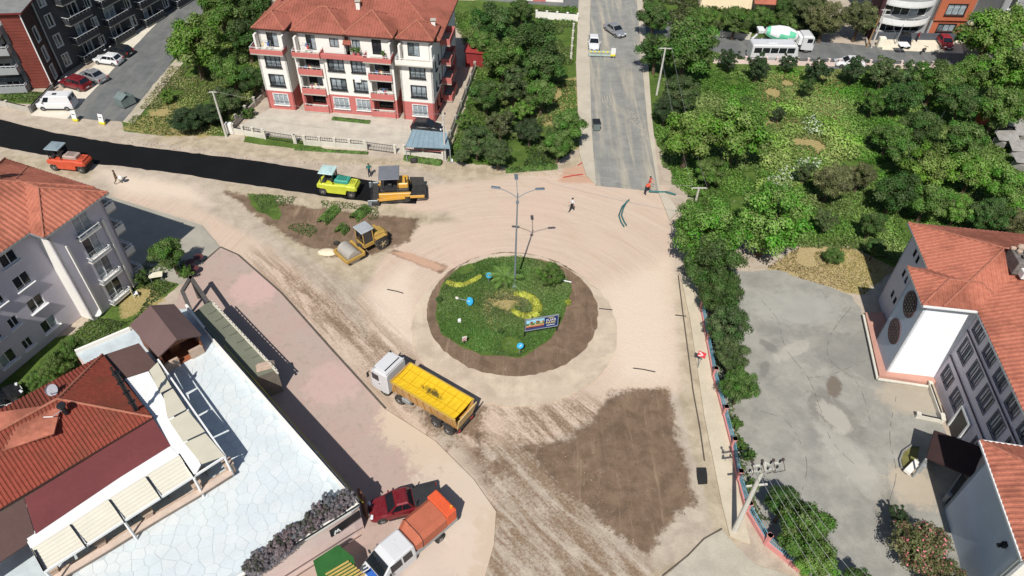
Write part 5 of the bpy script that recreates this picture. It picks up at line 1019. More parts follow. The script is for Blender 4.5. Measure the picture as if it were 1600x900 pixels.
for s_ in (-1, 1):
    m = MB(); m.box(cabx+.3, s_*1.235, 2.15, .75, .04, .72); d = obj('side_window', m, cgl, t)
    m = MB(); m.box(cabx+.25, s_*1.24, 1.35, 1.0, .03, .85); dd = obj('door', m, cabw, t); m = MB(); m.box(cabx-.1, s_*1.27, 1.5, .16, .04, .04); obj('handle', m, plastic, dd)
    m = MB(); m.box(cabx+.95, s_*1.45, 2.2, .1, .22, .6, 0, 0, .02); m.bar((cabx+.9, s_*1.2, 2.5), (cabx+.95, s_*1.45, 2.45), .04); obj('mirror', m, plastic, t)
    m = MB(); m.box(cabx+1.06, s_*.85, .85, .12, .42, .2, 0, 0, .03); obj('headlight', m, lamp_c, t)
    for x, r_ in ((fx-1.45, .5), (fx-3.1, .5)): wheel(t, x, s_*1.02, .5, .3)
    for x in (-fx+2.3, -fx+1.0): wheel(t, x, s_*.98, .5, .5)
    m = MB(); m.box(fx-3.9, s_*.95, .95, .9, .45, .5, 0, 0, .06); obj('tank', m, galv if s_ > 0 else chas, t)
    for x in (-fx+2.3, -fx+1.0): m = MB(); m.box(x, s_*.98, 1.1, 1.15, .55, .06, 0, 0, .02); obj('mudguard', m, plastic, t)
m = MB(); m.box(cabx-.1, 0, 3.13, 1.3, 1.9, .05, 0, 0, .02); m.box(cabx-.92, 0, 3.12, .1, 2.3, .14, 0, 0, .02); obj('roof_spoiler', m, cabw, t)
m = MB(); m.bar((cabx-.6, -.9, 3.18), (cabx-.6, .9, 3.18), .08); obj('roof_rail', m, dark_met, t)
bx0, bx1 = -fx+.1, fx-2.55; bl = bx1-bx0; bxc = (bx0+bx1)/2
m = MB()
for s_ in (-1, 1):
    m.add([(bx0, s_*1.02, 1.25), (bx1, s_*1.02, 1.25), (bx1, s_*1.27, 2.75), (bx0, s_*1.27, 2.75), (bx0, s_*.94, 1.3), (bx1, s_*.94, 1.3), (bx1, s_*1.18, 2.75), (bx0, s_*1.18, 2.75)], [[0, 1, 2, 3], [4, 5, 6, 7], [3, 2, 6, 7], [0, 3, 7, 4], [1, 2, 6, 5]], 0)
m.box(bx1, 0, 2.05, .1, 2.3, 1.6); m.box(bxc, 0, 1.28, bl, 1.95, .08); obj('tipper_body', m, yel2, t)
m = MB()
for s_ in (-1, 1): m.bar((bx0, s_*1.25, 2.78), (bx1, s_*1.25, 2.78), .12, .1)
m.bar((bx1, -1.27, 2.78), (bx1, 1.27, 2.78), .14, .1); obj('top_rail', m, yel, t)
for s_ in (-1, 1):
    for i in range(9): m = MB(); x = bx0+.4+i*(bl-.8)/8; m.bar((x, s_*1.06, 1.3), (x, s_*1.31, 2.7), .1, .08); obj('body_rib', m, yel2, t)
# tarpaulin drawn over the load with a soot stain
def tarp_mat():
    mm = bpy.data.materials.new('yellow tarpaulin'); mm.use_nodes = True; tt_ = mm.node_tree; b = tt_.nodes['Principled BSDF']; tc = nd(tt_, 'ShaderNodeTexCoord').outputs['Object']
    mp = nd(tt_, 'ShaderNodeMapping'); mp.inputs['Scale'].default_value = (.55, 1.7, 0); mp.inputs['Location'].default_value = (.72, -.1, 0); tt_.links.new(tc, mp.inputs[0]); ln = nd(tt_, 'ShaderNodeVectorMath', operation='LENGTH'); tt_.links.new(mp.outputs[0], ln.inputs[0])
    d = mathn(tt_, 'ADD', ln.outputs['Value'], mathn(tt_, 'MULTIPLY', noise(tt_, 3.2, 5, .75, tc, .6), 1.6)); f = ramp(tt_, d, 1.05, 1.5)
    n = noise(tt_, 2, 4, .6, tc); c = mixc(tt_, n, S(214, 172, 18), S(232, 192, 30)); c = mixc(tt_, f, S(96, 78, 24), c); tt_.links.new(c, b.inputs['Base Color']); b.inputs['Roughness'].default_value = .7; return mm
m = MB(); nx_, ny_ = 26, 6; vs_ = []
for i in range(nx_+1):
    for j in range(ny_+1): x = bx0+.12+(bl-.2)*i/nx_; y = -1.2+2.4*j/ny_; vs_.append((x, y, 2.80-.10*(1-(y/1.2)**2)+(.035 if i % 2 else 0)*(1-(y/1.2)**4)+rr.uniform(-.01, .01)))
m.add(vs_, [[i*(ny_+1)+j, (i+1)*(ny_+1)+j, (i+1)*(ny_+1)+j+1, i*(ny_+1)+j+1] for i in range(nx_) for j in range(ny_)]); tp_ = obj('tarpaulin', m, tarp_mat(), t)
m = MB(); 
for q in (-.55, .55): m.box(bxc, q, 2.83, bl-.2, .03, .02)
for i in range(7): m.box(bx0+.5+i*(bl-1)/6, 0, 2.80, .03, 2.3, .06)
obj('tarp_seam', m, M('seam', S(212, 170, 22), .7), tp_)
m = MB(); m.add([(bx0-.02, -1.0, 1.2), (bx0-.02, 1.0, 1.2), (bx0-.35, 1.22, 2.75), (bx0-.35, -1.22, 2.75), (bx0+.06, -1.0, 1.2), (bx0+.06, 1.0, 1.2), (bx0-.25, 1.22, 2.75), (bx0-.25, -1.22, 2.75)], [[0, 1, 2, 3], [4, 5, 6, 7], [0, 3, 7, 4], [1, 2, 6, 5], [2, 3, 7, 6]]); obj('tailgate', m, M('scraped tailgate', S(206, 178, 122), .7, .15, 2, 9, .1), t)
m = MB(); m.box(-fx+.15, 0, .8, .15, 2.2, .18); obj('rear_bumper', m, chas, t)
for s_ in (-1, 1): m = MB(); m.box(-fx+.06, s_*.85, .82, .06, .35, .14); obj('taillight', m, lamp_r, t)

# ---- double cab light truck with orange tarpaulin
loc, rz = heading((692, 816), (586, 906)); t = root('light_truck', 'white double cab light truck with orange tarpaulin load at the bottom', 'truck', loc, rz); LL = 6.9; fx = LL/2; t.scale = (1.06, 1.06, 1.04)
orf = M('orange tarpaulin', S(176, 98, 72), .75, .1, .7, 8, .15); orb = M('bright orange panel', S(212, 90, 52), .55, .05, .7, 8, .05); bluet = M('blue print', S(40, 90, 170), .5)
rings = []
for x, wv, z0, z1 in ((.15, .98, .5, 2.12), (.25, 1.0, .45, 2.2), (1.7, 1.0, .42, 2.2), (2.15, .99, .42, 2.05), (2.9, .97, .42, 1.3), (3.35, .92, .42, 1.12), (3.45, .85, .5, .9)):
    rings.append([(x, -wv, z0), (x, -wv, min(z1-.15, 1.25)), (x, -wv*(.86 if z1 > 1.5 else .95), z1-.06), (x, -wv*.75, z1), (x, wv*.75, z1), (x, wv*(.86 if z1 > 1.5 else .95), z1-.06), (x, wv, min(z1-.15, 1.25)), (x, wv, z0)])
m = MB(); m.loft(rings); obj('cab', m, cabw, t)
m = MB(); a = [(2.88, -.86, 1.36), (2.88, .86, 1.36), (2.20, .76, 2.06), (2.20, -.76, 2.06)]; a = [(x+.03, y, z+.03) for x, y, z in a]; m.add(a+[(x-.06, y, z-.06) for x, y, z in a], [[0, 1, 2, 3], [0, 3, 7, 4], [1, 5, 6, 2], [3, 2, 6, 7]]); obj('windscreen', m, cgl, t)
for s_ in (-1, 1):
    for xa, xb in ((.45, 1.15), (1.3, 2.15)): m = MB(); m.box((xa+xb)/2, s_*.945, 1.66, xb-xa, .06, .62, 0, 0, 0, 1, 1, 0, s_*.2); obj('side_window', m, cgl, t)
    m = MB(); m.box(2.35, s_*1.15, 1.5, .12, .2, .3, 0, 0, .03); obj('mirror', m, plastic, t); m = MB(); m.box(3.36, s_*.72, .92, .16, .3, .16, 0, -s_*.3, .03); obj('headlight', m, lamp_c, t)
    wheel(t, 2.5, s_*.85, .36, .24); wheel(t, -1.9, s_*.85, .36, .4)
m = MB(); m.box(3.15, .1, 1.245, .45, .8, .02, 0, 0, 0, 1, 1, .35); obj('bonnet_print', m, bluet, t)
for k in range(4): m = MB(); m.box(3.04+k*.08, .1-.02*k, 1.285-.028*k, .03, .6-.1*k, .01, 0, 0, 0, 1, 1, .35); obj('bonnet_lettering', m, white, t)
m = MB(); m.box(.9, -.3, 2.21, .12, .12, .06); m.box(1.3, .1, 2.205, .6, .9, .02); obj('roof_vent', m, plastic if False else cabw, t)
m = MB(); m.box(-1.65, 0, .72, 3.6, .8, .18); obj('chassis', m, chas, t)
m = MB(); m.box(-1.65, 0, .95, 3.65, 2.0, .12); obj('flatbed', m, galv, t)
for s_ in (-1, 1): m = MB(); m.box(-1.65, s_*1.0, 1.18, 3.65, .05, .42); obj('side_board', m, galv, t)
m = MB(); m.box(-1.65, -.96, 1.55, 2.2, .04, .5); obj('advert_panel', m, M('print panel', S(130, 120, 90), .5, .5, 3, 9, 0), t)
x0, x1, x2 = -2.55, .05, -.45
m = MB(); rg_ = [[(x, -1.04, 1.35), (x, -1.04, 2.3), (x, -.72, 2.62), (x, .72, 2.62), (x, 1.04, 2.3), (x, 1.04, 1.35)] for x in (x0, -1.9, -1.2, x2)]+[[(x1, -.9, 1.4), (x1, -.9, 2.0), (x1, -.6, 2.2), (x1, .6, 2.2), (x1, .9, 2.0), (x1, .9, 1.4)]]
m.loft(rg_); obj('tarpaulin', m, orf, t)
m = MB(); 
m.tube([(x2, -1.05, 1.4), (x2, -1.05, 2.32), (x2, -.72, 2.64), (x2, .72, 2.64), (x2, 1.05, 2.32), (x2, 1.05, 1.4)], .025, 4); m.tube([(x1-.05, -.9, 2.0), (x2, -.2, 2.65), (x2-.0, .72, 2.64)], .02, 4); obj('strap', m, dark_met, t)
m = MB(); m.box(-3.0, 0, 2.05, .85, 2.1, 1.3, 0, 0, .05); 
for i in range(5): m.box(-3.3+.0, 0, 2.72, .04, 2.0, .04) if i == 0 else m.box(-3.0, -.95+i*.4, 2.71, .8, .05, .03)
obj('rear_box', m, orb, t); m = MB(); m.cyl((-3.25, .7, 2.7), (-3.25, .7, 2.84), .1, n=8); obj('beacon', m, amber, t)
m = MB(); m.box(3.47, 0, .6, .08, .5, .12); obj('number_plate', m, white, t)

# ---- pneumatic rollers and drum roller
def tyre_row(t, x, r, w, ys, mat=None):
    for y in ys: wheel(t, x, y, r, w, mat, 'wheel')
def pneu(label, a, b, bodym, hoodm, roofm, L=4.6, W=1.9):
    loc, rz = heading(a, b); t = root('pneumatic_roller', label, 'road roller', loc, rz); h = L/2
    m = MB(); m.loft([[(x, -w_, z0), (x, -w_, z1-.12), (x, -w_+.12, z1), (x, w_-.12, z1), (x, w_, z1-.12), (x, w_, z0)] for x, w_, z0, z1 in ((-h, W/2*.86, .95, 1.35), (-h+.35, W/2*.92, .92, 1.55), (-h+1.0, W/2*.92, .9, 1.55), (-h+1.15, W/2*.95, .4, 1.5), (h-1.3, W/2*.95, .4, 1.6), (h-1.15, W/2*.92, .95, 1.55), (h-.1, W/2*.92, .95, 1.5), (h+.05, W/2*.86, 1.0, 1.25))]); obj('body', m, bodym, t)
    m = MB(); m.box(.55, 0, 1.78, 1.7, 1.15, .5, 0, 0, .1); ho = obj('bonnet', m, hoodm, t)
    m = MB(); 
    for i in range(5): m.box(.2+i*.2, 0, 2.04, .06, .8, .02)
    obj('vent', m, dark_met, ho)
    m = MB(); m.box(1.75, 0, 1.6, .9, 1.3, .12, 0, 0, .03); obj('water_tank', m, bodym, t)
    for k in range(3): m = MB(); m.box(1.55+k*.2, 0, 1.675, .05, .9-.15*k, .02); obj('stripe', m, dark_met, t)
    m = MB()
    for x, y in ((-1.75, -.75), (-1.75, .75), (-.35, -.75), (-.35, .75)): m.bar((x, y, 1.5), (x*.97, y, 2.85), .08)
    obj('cab_post', m, dark_met, t)
    m = MB(); m.box(-.36, 0, 2.3, .03, 1.4, .9); obj('cab_glass', m, cgl, t); m = MB(); m.box(-.6, 0, 1.8, .35, .8, .5, 0, 0, .06); m.box(-1.5, 0, 1.7, .4, 1.3, .3, 0, 0, .04); obj('console', m, plastic, t)
    m = MB(); m.box(-1.05, 0, 2.92, 1.75, 1.75, .16, 0, 0, .06); m.box(-1.05, 0, 3.02, .9, .9, .06, 0, 0, .03); obj('cab_roof', m, roofm, t)
    m = MB(); m.box(-1.15, 0, 1.75, .5, .5, .1, 0, 0, .03); m.box(-1.4, 0, 2.05, .12, .5, .6, 0, 0, .03); obj('seat', m, plastic, t); m = MB(); m.tube([(-.7, 0, 1.5), (-.8, 0, 2.0)], .04, 5); m.cyl((-.83, 0, 2.0), (-.8, 0, 2.04), .2, n=12); obj('steering_wheel', m, plastic, t)
    tyre_row(t, h-.62, .47, .34, (-.78, -.4, 0, .4, .78)); tyre_row(t, -h+.62, .47, .34, (-.74, -.25, .25, .74))
    m = MB(); m.bar((h-.1, -.95, .95), (h-.1, .95, .95), .08, .3); obj('scraper_bar', m, dark_met, t)
    for s_ in (-1, 1): m = MB(); m.box(h-.02, s_*.65, 1.2, .06, .2, .12); obj('headlight', m, lamp_c, t)
    return t
pneu('orange red tyre roller with grey blue cab roof at the edge of the black asphalt', (88, 260), (141, 265), M('roller orange', S(196, 82, 54), .6, .12), M('roller hood grey', S(170, 150, 140), .6), M('cab roof blue', S(130, 144, 150), .6))
pneu('lime yellow and turquoise tyre roller on the fresh black asphalt', (505, 297), (558, 303), M('roller lime', S(192, 198, 60), .5, .08), M('roller turquoise', S(60, 150, 130), .5, .08), M('cab roof pale', S(176, 200, 196), .6))
# single drum soil roller
loc, rz = heading((592, 380), (546, 404)); t = root('drum_roller', 'dusty yellow single drum soil roller standing on the brown earth', 'road roller', loc, rz); dy = M('dusty yellow', S(176, 142, 72), .7, .12, 1, 8, .1)
m = MB(); n = 28; m.cyl((1.75, -1.05, .78), (1.75, 1.05, .78), .78, n=n); obj('drum', m, M('dusty steel drum', S(176, 170, 160), .6, .08, 1.5, 12, .1, .2), t, smooth=False)
m = MB(); m.box(1.75, 1.2, .78, 2.2, .16, .4, 0, 0, .04); m.box(1.75, -1.2, .78, 2.2, .16, .4, 0, 0, .04); m.box(2.8, 0, .78, .2, 2.5, .42, 0, 0, .04); m.box(.7, 0, .85, .25, 2.5, .5, 0, 0, .04); obj('drum_frame', m, dy, t)
m = MB(); m.box(.25, 0, .9, 1.0, .5, .5, 0, 0, .05); obj('articulation_joint', m, chas, t)
m = MB(); m.box(-.35, 0, 1.1, 1.3, 1.4, .5, 0, 0, .05); m.loft([[(x, -w_, z0), (x, -w_, z1-.15), (x, -w_+.2, z1), (x, w_-.2, z1), (x, w_, z1-.15), (x, w_, z0)] for x, w_, z0, z1 in ((-2.75, .5, .9, 1.55), (-2.4, .62, .8, 1.85), (-1.6, .66, .8, 2.0), (-.95, .66, .8, 2.0))]); obj('body', m, dy, t)
m = MB(); m.box(-.3, 0, 2.15, 1.2, 1.4, 1.5, 0, 0, .05, .95, .95); obj('cab', m, cgl, t); m = MB()
for x, y in ((.3, .7), (.3, -.7), (-.9, .7), (-.9, -.7)): m.bar((x, y, 1.3), (x*.95, y*.95, 2.95), .08)
obj('cab_post', m, dy, t); m = MB(); m.box(-.3, 0, 2.97, 1.55, 1.6, .14, 0, 0, .05); obj('cab_roof', m, M('cab roof grey', S(160, 164, 166), .6), t)
for s_ in (-1, 1): wheel(t, -1.7, s_*.9, .76, .5, M('dusty rim', S(190, 170, 130), .7)); m = MB(); m.box(-1.65, s_*.9, 1.66, 1.3, .5, .07, 0, 0, .03); obj('mudguard', m, dy, t)
m = MB(); m.cyl((-1.3, .3, 1.95), (-1.3, .3, 2.6), .06, n=8); obj('exhaust', m, dark_met, t)
# asphalt paver
loc, rz = heading((588, 308), (652, 305)); t = root('asphalt_paver', 'yellow asphalt paver with grey canopy at the end of the black strip', 'paver', loc, rz); py_ = paint('paver yellow', S(216, 160, 44), 0, .2)
for s_ in (-1, 1):
    m = MB(); m.loft([[(x, s_*1.15-.18, z0), (x, s_*1.15-.18, z1), (x, s_*1.15+.18, z1), (x, s_*1.15+.18, z0)] for x, z0, z1 in ((-1.9, .3, .55), (-1.6, .02, .75), (1.2, .02, .75), (1.6, .3, .55))]); obj('track', m, black, t)
    m = MB(); m.box(-.1, s_*1.18, 1.05, 3.6, .3, .55, 0, 0, .04); obj('side_panel', m, py_, t)
    m = MB(); m.bar((1.0, s_*1.42, .8), (-2.1, s_*1.42, .6), .14, .3); obj('tow_arm', m, py_, t)
    m = MB(); m.add([(1.5, s_*.9, .7), (3.2, s_*1.1, .7), (3.2, s_*1.65, 1.35), (1.6, s_*1.65, 1.45), (1.5, s_*.98, .7), (3.2, s_*1.18, .7), (3.2, s_*1.72, 1.3), (1.6, s_*1.72, 1.4)], [[0, 1, 2, 3], [4, 5, 6, 7], [2, 3, 7, 6], [0, 3, 7, 4], [1, 2, 6, 5]]); obj('hopper_wing', m, M('sooty hopper', (.03, .028, .025), .8, .3), t)
    m = MB(); m.box(2.4, s_*1.74, 1.1, 1.6, .06, .35, 0, 0, .02); obj('wing_side', m, py_, t)
m = MB(); m.box(2.3, 0, .65, 1.9, 2.1, .1); obj('hopper_floor', m, M('sooty hopper', (.03, .028, .025), .8, .3), t)
m = MB(); m.box(3.3, 0, .7, .12, 2.6, .25); m.cyl((3.4, -1.1, .45), (3.4, 1.1, .45), .12, n=10); obj('push_roller', m, chas, t)
m = MB(); m.box(-.1, 0, 1.2, 3.2, 2.0, .9, 0, 0, .06); obj('body', m, chas, t); m = MB(); m.box(.85, .1, 1.9, 1.2, 1.7, .7, 0, 0, .1); obj('engine_cover', m, py_, t)
m = MB(); m.box(-.6, 0, 1.72, 1.3, 2.4, .1); m.box(-.6, .6, 2.0, .45, .45, .5, 0, 0, .05); m.box(-.6, -.6, 2.0, .45, .45, .5, 0, 0, .05); obj('operator_platform', m, plastic, t)
m = MB()
for x, y in ((.25, 1.0), (.25, -1.0), (-1.4, 1.0), (-1.4, -1.0)): m.bar((x, y, 1.7), (x, y, 3.2), .07)
obj('canopy_post', m, dark_met, t); m = MB(); m.box(-.6, 0, 3.27, 2.3, 2.7, .14, 0, 0, .05); obj('canopy', m, M('grey canopy', S(112, 114, 120), .7, .08), t)
m = MB(); m.box(-2.35, 0, .35, .9, 3.6, .4, 0, 0, .04); m.box(-2.35, 0, .62, .7, 3.6, .12); obj('screed', m, chas, t)
for s_ in (-1, 1): m = MB(); m.box(-2.6, s_*1.75, .5, 1.1, .08, .75, 0, 0, .02); obj('end_plate', m, galv, t)
m = MB(); m.bar((-2.8, -1.7, 1.15), (-2.8, 1.7, 1.15), .05); 
for y in (-1.7, -.85, 0, .85, 1.7): m.bar((-2.8, y, .5), (-2.8, y, 1.15), .05)
obj('guard_rail', m, dark_met, t); m = MB(); m.cyl((1.2, -.6, 2.2), (1.2, -.6, 3.0), .07, n=8); obj('exhaust', m, dark_met, t)
# concrete mixer
loc, rz = heading((1178, 76), (1261, 78)); t = root('concrete_mixer', 'white concrete mixer truck with green striped drum on the east street', 'mixer truck', loc, rz); mg = M('mixer green', S(110, 200, 160), .5)
m = MB(); m.loft([[(4.2+x, -w_, z0), (4.2+x, -w_, z1-.2), (4.2+x, -w_*.85, z1), (4.2+x, w_*.85, z1), (4.2+x, w_, z1-.2), (4.2+x, w_, z0)] for x, w_, z0, z1 in ((-1.6, 1.2, .6, 2.7), (-.3, 1.22, .5, 2.75), (.1, 1.2, .5, 2.5), (.3, 1.15, .5, 1.6), (.35, 1.1, .55, 1.0))]); obj('cab', m, cabw, t)
m = MB(); m.box(4.4, 0, 2.05, .1, 2.0, .85, 0, 0, 0, 1, 1, -.2); obj('windscreen', m, cgl, t)
for s_ in (-1, 1):
    m = MB(); m.box(3.7, s_*1.22, 2.0, .8, .04, .6); obj('side_window', m, cgl, t); m = MB(); m.box(4.3, s_*1.4, 2.0, .1, .2, .5); obj('mirror', m, plastic, t)
    for x in (3.6, 2.0, -2.2, -3.5): wheel(t, x, s_*1.0, .5, .35)
m = MB(); m.box(-.6, 0, 1.0, 8.0, .9, .3); m.box(-1.2, 0, 1.15, 6.4, 2.3, .1); obj('chassis', m, white, t)
rings = []; q_ = Matrix.Rotation(math.radians(-10), 4, 'Y')
for x, r_ in ((-3.5, .5), (-3.0, .75), (-1.6, 1.15), (-.2, 1.2), (1.0, .9), (1.5, .55)): rings.append([tuple(Matrix.Translation((-.2, 0, 2.45)) @ Matrix.Rotation(math.radians(10), 4, 'Y') @ Vector((x+.6, r_*math.cos(k*math.pi/10), r_*math.sin(k*math.pi/10)))) for k in range(20)])
m = MB(); m.loft(rings); m.m = [1 if (j // 20 in (1, 2, 3) and ((j % 20)+j // 20*2) % 10 in (3, 4, 5)) or j // 20 == 0 else 0 for j in range(len(m.f))]; obj('drum', m, [white, mg], t)
m = MB(); m.box(-3.9, 0, 3.0, .8, 1.2, .6, 0, 0, .05, 1.3, 1.2); m.bar((-4.1, 0, 2.5), (-4.9, 0, 1.6), .4, .1); obj('hopper', m, white, t)
m = MB(); m.box(2.3, 0, 1.9, .5, 2.2, 1.3, 0, 0, .05); obj('water_tank', m, white, t)
# white bus-like vehicle in front of the mixer
loc, rz = heading((1166, 92), (1242, 93)); t = root('minibus', 'long white minibus parked on the near side of the concrete mixer', 'minibus', loc, rz)
m = MB(); m.loft([[(x, -w_, z0), (x, -w_, z1-.2), (x, -w_*.85, z1), (x, w_*.85, z1), (x, w_, z1-.2), (x, w_, z0)] for x, w_, z0, z1 in ((-3.6, 1.0, .4, 2.6), (-3.5, 1.08, .35, 2.75), (2.8, 1.08, .35, 2.75), (3.3, 1.05, .35, 2.4), (3.6, .98, .4, 1.3))]); obj('body', m, cabw, t)
for s_ in (-1, 1):
    for i in range(5): m = MB(); m.box(-2.7+i*1.25, s_*1.08, 1.9, 1.12, .04, .8); obj('side_window', m, cgl, t)
    for x in (2.4, -2.4): wheel(t, x, s_*.95, .38, .26)
m = MB(); m.box(3.42, 0, 1.85, .1, 1.8, .9, 0, 0, 0, 1, 1, -.25); obj('windscreen', m, cgl, t); m = MB(); m.box(-.5, 0, 2.78, 1.4, 1.0, .16, 0, 0, .04); obj('roof_hatch', m, cabw, t)
# motorcycle with rider-less black body near the cream pavement
loc, rz = heading((1437, 86), (1446, 80)); t = root('motorcycle', 'small black motorcycle on the east street before the orange building', 'motorcycle', loc, rz)
wheel(t, .65, 0, .3, .12); wheel(t, -.65, 0, .3, .12); m = MB(); m.box(0, 0, .55, .9, .25, .4, 0, 0, .08); m.box(-.4, 0, .8, .7, .28, .12, 0, 0, .04); obj('body', m, blackcar, t); m = MB(); m.bar((.4, -.35, 1.0), (.4, .35, 1.0), .05); m.bar((.4, 0, 1.0), (.65, 0, .35), .06); obj('handlebar', m, dark_met, t)
# ================================================================ VEGETATION
def leaf_mat(name, flower=None):
    m = bpy.data.materials.new(name); m.use_nodes = True; t = m.node_tree; b = t.nodes['Principled BSDF']
    oi = nd(t, 'ShaderNodeObjectInfo'); at = nd(t, 'ShaderNodeAttribute', attribute_name='tint'); sp = nd(t, 'ShaderNodeSeparateColor'); t.links.new(at.outputs['Color'], sp.inputs[0])
    hs = nd(t, 'ShaderNodeHueSaturation'); t.links.new(oi.outputs['Color'], hs.inputs['Color'])
    t.links.new(mathn(t, 'ADD', mathn(t, 'MULTIPLY', sp.outputs[1], .09), .455), hs.inputs['Hue']); t.links.new(mathn(t, 'ADD', mathn(t, 'MULTIPLY', sp.outputs[0], 1.35), .3), hs.inputs['Value']); t.links.new(mathn(t, 'ADD', mathn(t, 'MULTIPLY', sp.outputs[1], .38), .72), hs.inputs['Saturation'])
    c = hs.outputs[0]
    if flower: c = mixc(t, ramp(t, sp.outputs[2], .90, .92), c, flower)
    t.links.new(c, b.inputs['Base Color']); b.inputs['Roughness'].default_value = .55; b.inputs['Specular IOR Level'].default_value = .25
    tr_ = nd(t, 'ShaderNodeBsdfTranslucent'); t.links.new(mixc(t, .35, c, (.25, .35, .03)), tr_.inputs[0]); mx = nd(t, 'ShaderNodeMixShader'); mx.inputs[0].default_value = .24
    t.links.new(b.outputs[0], mx.inputs[1]); t.links.new(tr_.outputs[0], mx.inputs[2]); t.links.new(mx.outputs[0], t.nodes['Material Output'].inputs[0]); return m
leafm = leaf_mat('foliage'); leaff = leaf_mat('flowering foliage', S(226, 130, 140)); bark = M('bark', S(96, 80, 64), .95, .25, 3, 14, .5)
def quads_mesh(name, P, N, size, tint, mat, rs, aspect=1.5, blade=False):
    n = len(P); N = N/np.linalg.norm(N, axis=1, keepdims=True); a = np.cross(N, rs.normal(size=(n, 3))); a /= np.linalg.norm(a, axis=1, keepdims=True)+1e-9; b = np.cross(N, a)
    sz = (size*rs.uniform(.6, 1.3, n))[:, None]; V = np.stack([P-a*sz*aspect*.5, P-b*sz*.5+N*sz*.12, P+a*sz*aspect*.5, P+b*sz*.5+N*sz*.12], 1).reshape(-1, 3)
    me = npmesh(name, V, np.arange(4*n).reshape(n, 4)); at = me.attributes.new('tint', 'FLOAT_COLOR', 'FACE')
    at.data.foreach_set('color', np.concatenate([tint, np.ones((n, 1))], 1).astype(np.float32).ravel()); me.materials.append(mat); return me
def crown_mesh(seed, nl=20, leaves=11000, shape='round', mat=None, size=.062):
    rs = np.random.RandomState(seed); P = []; N = []; T = []
    L = []
    for i in range(nl):
        u = rs.normal(size=3); u /= np.linalg.norm(u); u[2] = u[2]*.75+.12 if shape != 'cone' else u[2]
        if shape == 'cone': z = rs.uniform(-.8, .9); rad = (1-(z+.8)/1.8)*.62+.02; ang = rs.uniform(0, 6.28); c = np.array([rad*math.cos(ang), rad*math.sin(ang), z]); r = .16+.22*(1-(z+.8)/1.8)
        elif shape == 'column': z = rs.uniform(-.75, .8); ang = rs.uniform(0, 6.28); rad = rs.uniform(.1, .5); c = np.array([rad*math.cos(ang), rad*math.sin(ang), z]); r = rs.uniform(.28, .42)
        elif shape == 'loose': c = u*rs.uniform(.35, .95); r = rs.uniform(.10, .22)
        elif shape == 'fine': c = u*rs.uniform(.45, .86); r = rs.uniform(.12, .22)
        else: c = u*rs.uniform(.35, .88); r = rs.uniform(.14, .27)
        L.append((c, r, rs.uniform(.15, .85), rs.uniform(.1, .9)))
    w = np.array([l[1]**2 for l in L]); w /= w.sum(); cnt = (w*leaves).astype(int)
    for (c, r, t0, t1), k in zip(L, cnt):
        d = rs.normal(size=(k, 3)); d /= np.linalg.norm(d, axis=1, keepdims=True); d[:, 2] = np.where(d[:, 2] < -.3, -d[:, 2], d[:, 2])
        rad = r*(1-np.abs(rs.normal(0, .2, k))+rs.normal(0, .12, k)+(rs.rand(k) < .05)*.35); bump = 1+.16*np.sin(d[:, 0]*9+seed)*np.sin(d[:, 1]*8+c[0]*9)*np.cos(d[:, 2]*7)
        p = c+d*(rad*bump)[:, None]; P.append(p); N.append(d*1.25+rs.normal(0, .5, (k, 3))+np.array([0, 0, .2]))
        T.append(np.stack([np.clip(t0*.6+.15+rs.normal(0, .14, k), 0, 1), np.clip(t1*.6+.2+rs.normal(0, .16, k), 0, 1), rs.rand(k)], -1))
    P = np.concatenate(P); N = np.concatenate(N); T = np.concatenate(T); return quads_mesh('crown', P, N, size, T, mat or leafm, rs)
PROTO = {'round': [crown_mesh(s, 60, 17000, size=.05) for s in (1, 2, 3, 4)], 'loose': [crown_mesh(s, 60, 9500, 'loose', size=.058) for s in (11, 12, 13)], 'cone': [crown_mesh(21, 34, 10000, 'cone', size=.06)], 'column': [crown_mesh(31, 16, 8000, 'column', size=.075)],
         'flower': [crown_mesh(41, 80, 13000, 'round', leaff, .05)], 'fine': [crown_mesh(s, 105, 24000, 'fine', size=.038) for s in (51, 52, 53)]}
_tk = {}
def trunk_mesh(seed):
    if seed in _tk: return _tk[seed]
    r = random.Random(seed); m = MB(); m.tube([(0, 0, -.2), (.02, .01, .5), (.04, 0, 1.0)], [.11, .075, .06], 8)
    for i in range(5): a = i*1.3+r.random(); q = r.uniform(.35, .6); m.tube([(.04*math.cos(a)*.3, 0, .55+i*.09), (q*.5*math.cos(a), q*.5*math.sin(a), 1.0+i*.08), (q*1.1*math.cos(a), q*1.1*math.sin(a), 1.4+i*.07)], [.045, .03, .012], 5)
    o = obj('trunk', m, bark); _tk[seed] = o.data; bpy.data.objects.remove(o); return _tk[seed]
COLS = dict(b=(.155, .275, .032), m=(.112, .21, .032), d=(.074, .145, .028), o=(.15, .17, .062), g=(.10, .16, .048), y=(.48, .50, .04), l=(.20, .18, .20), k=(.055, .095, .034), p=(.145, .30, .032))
tn = [0]
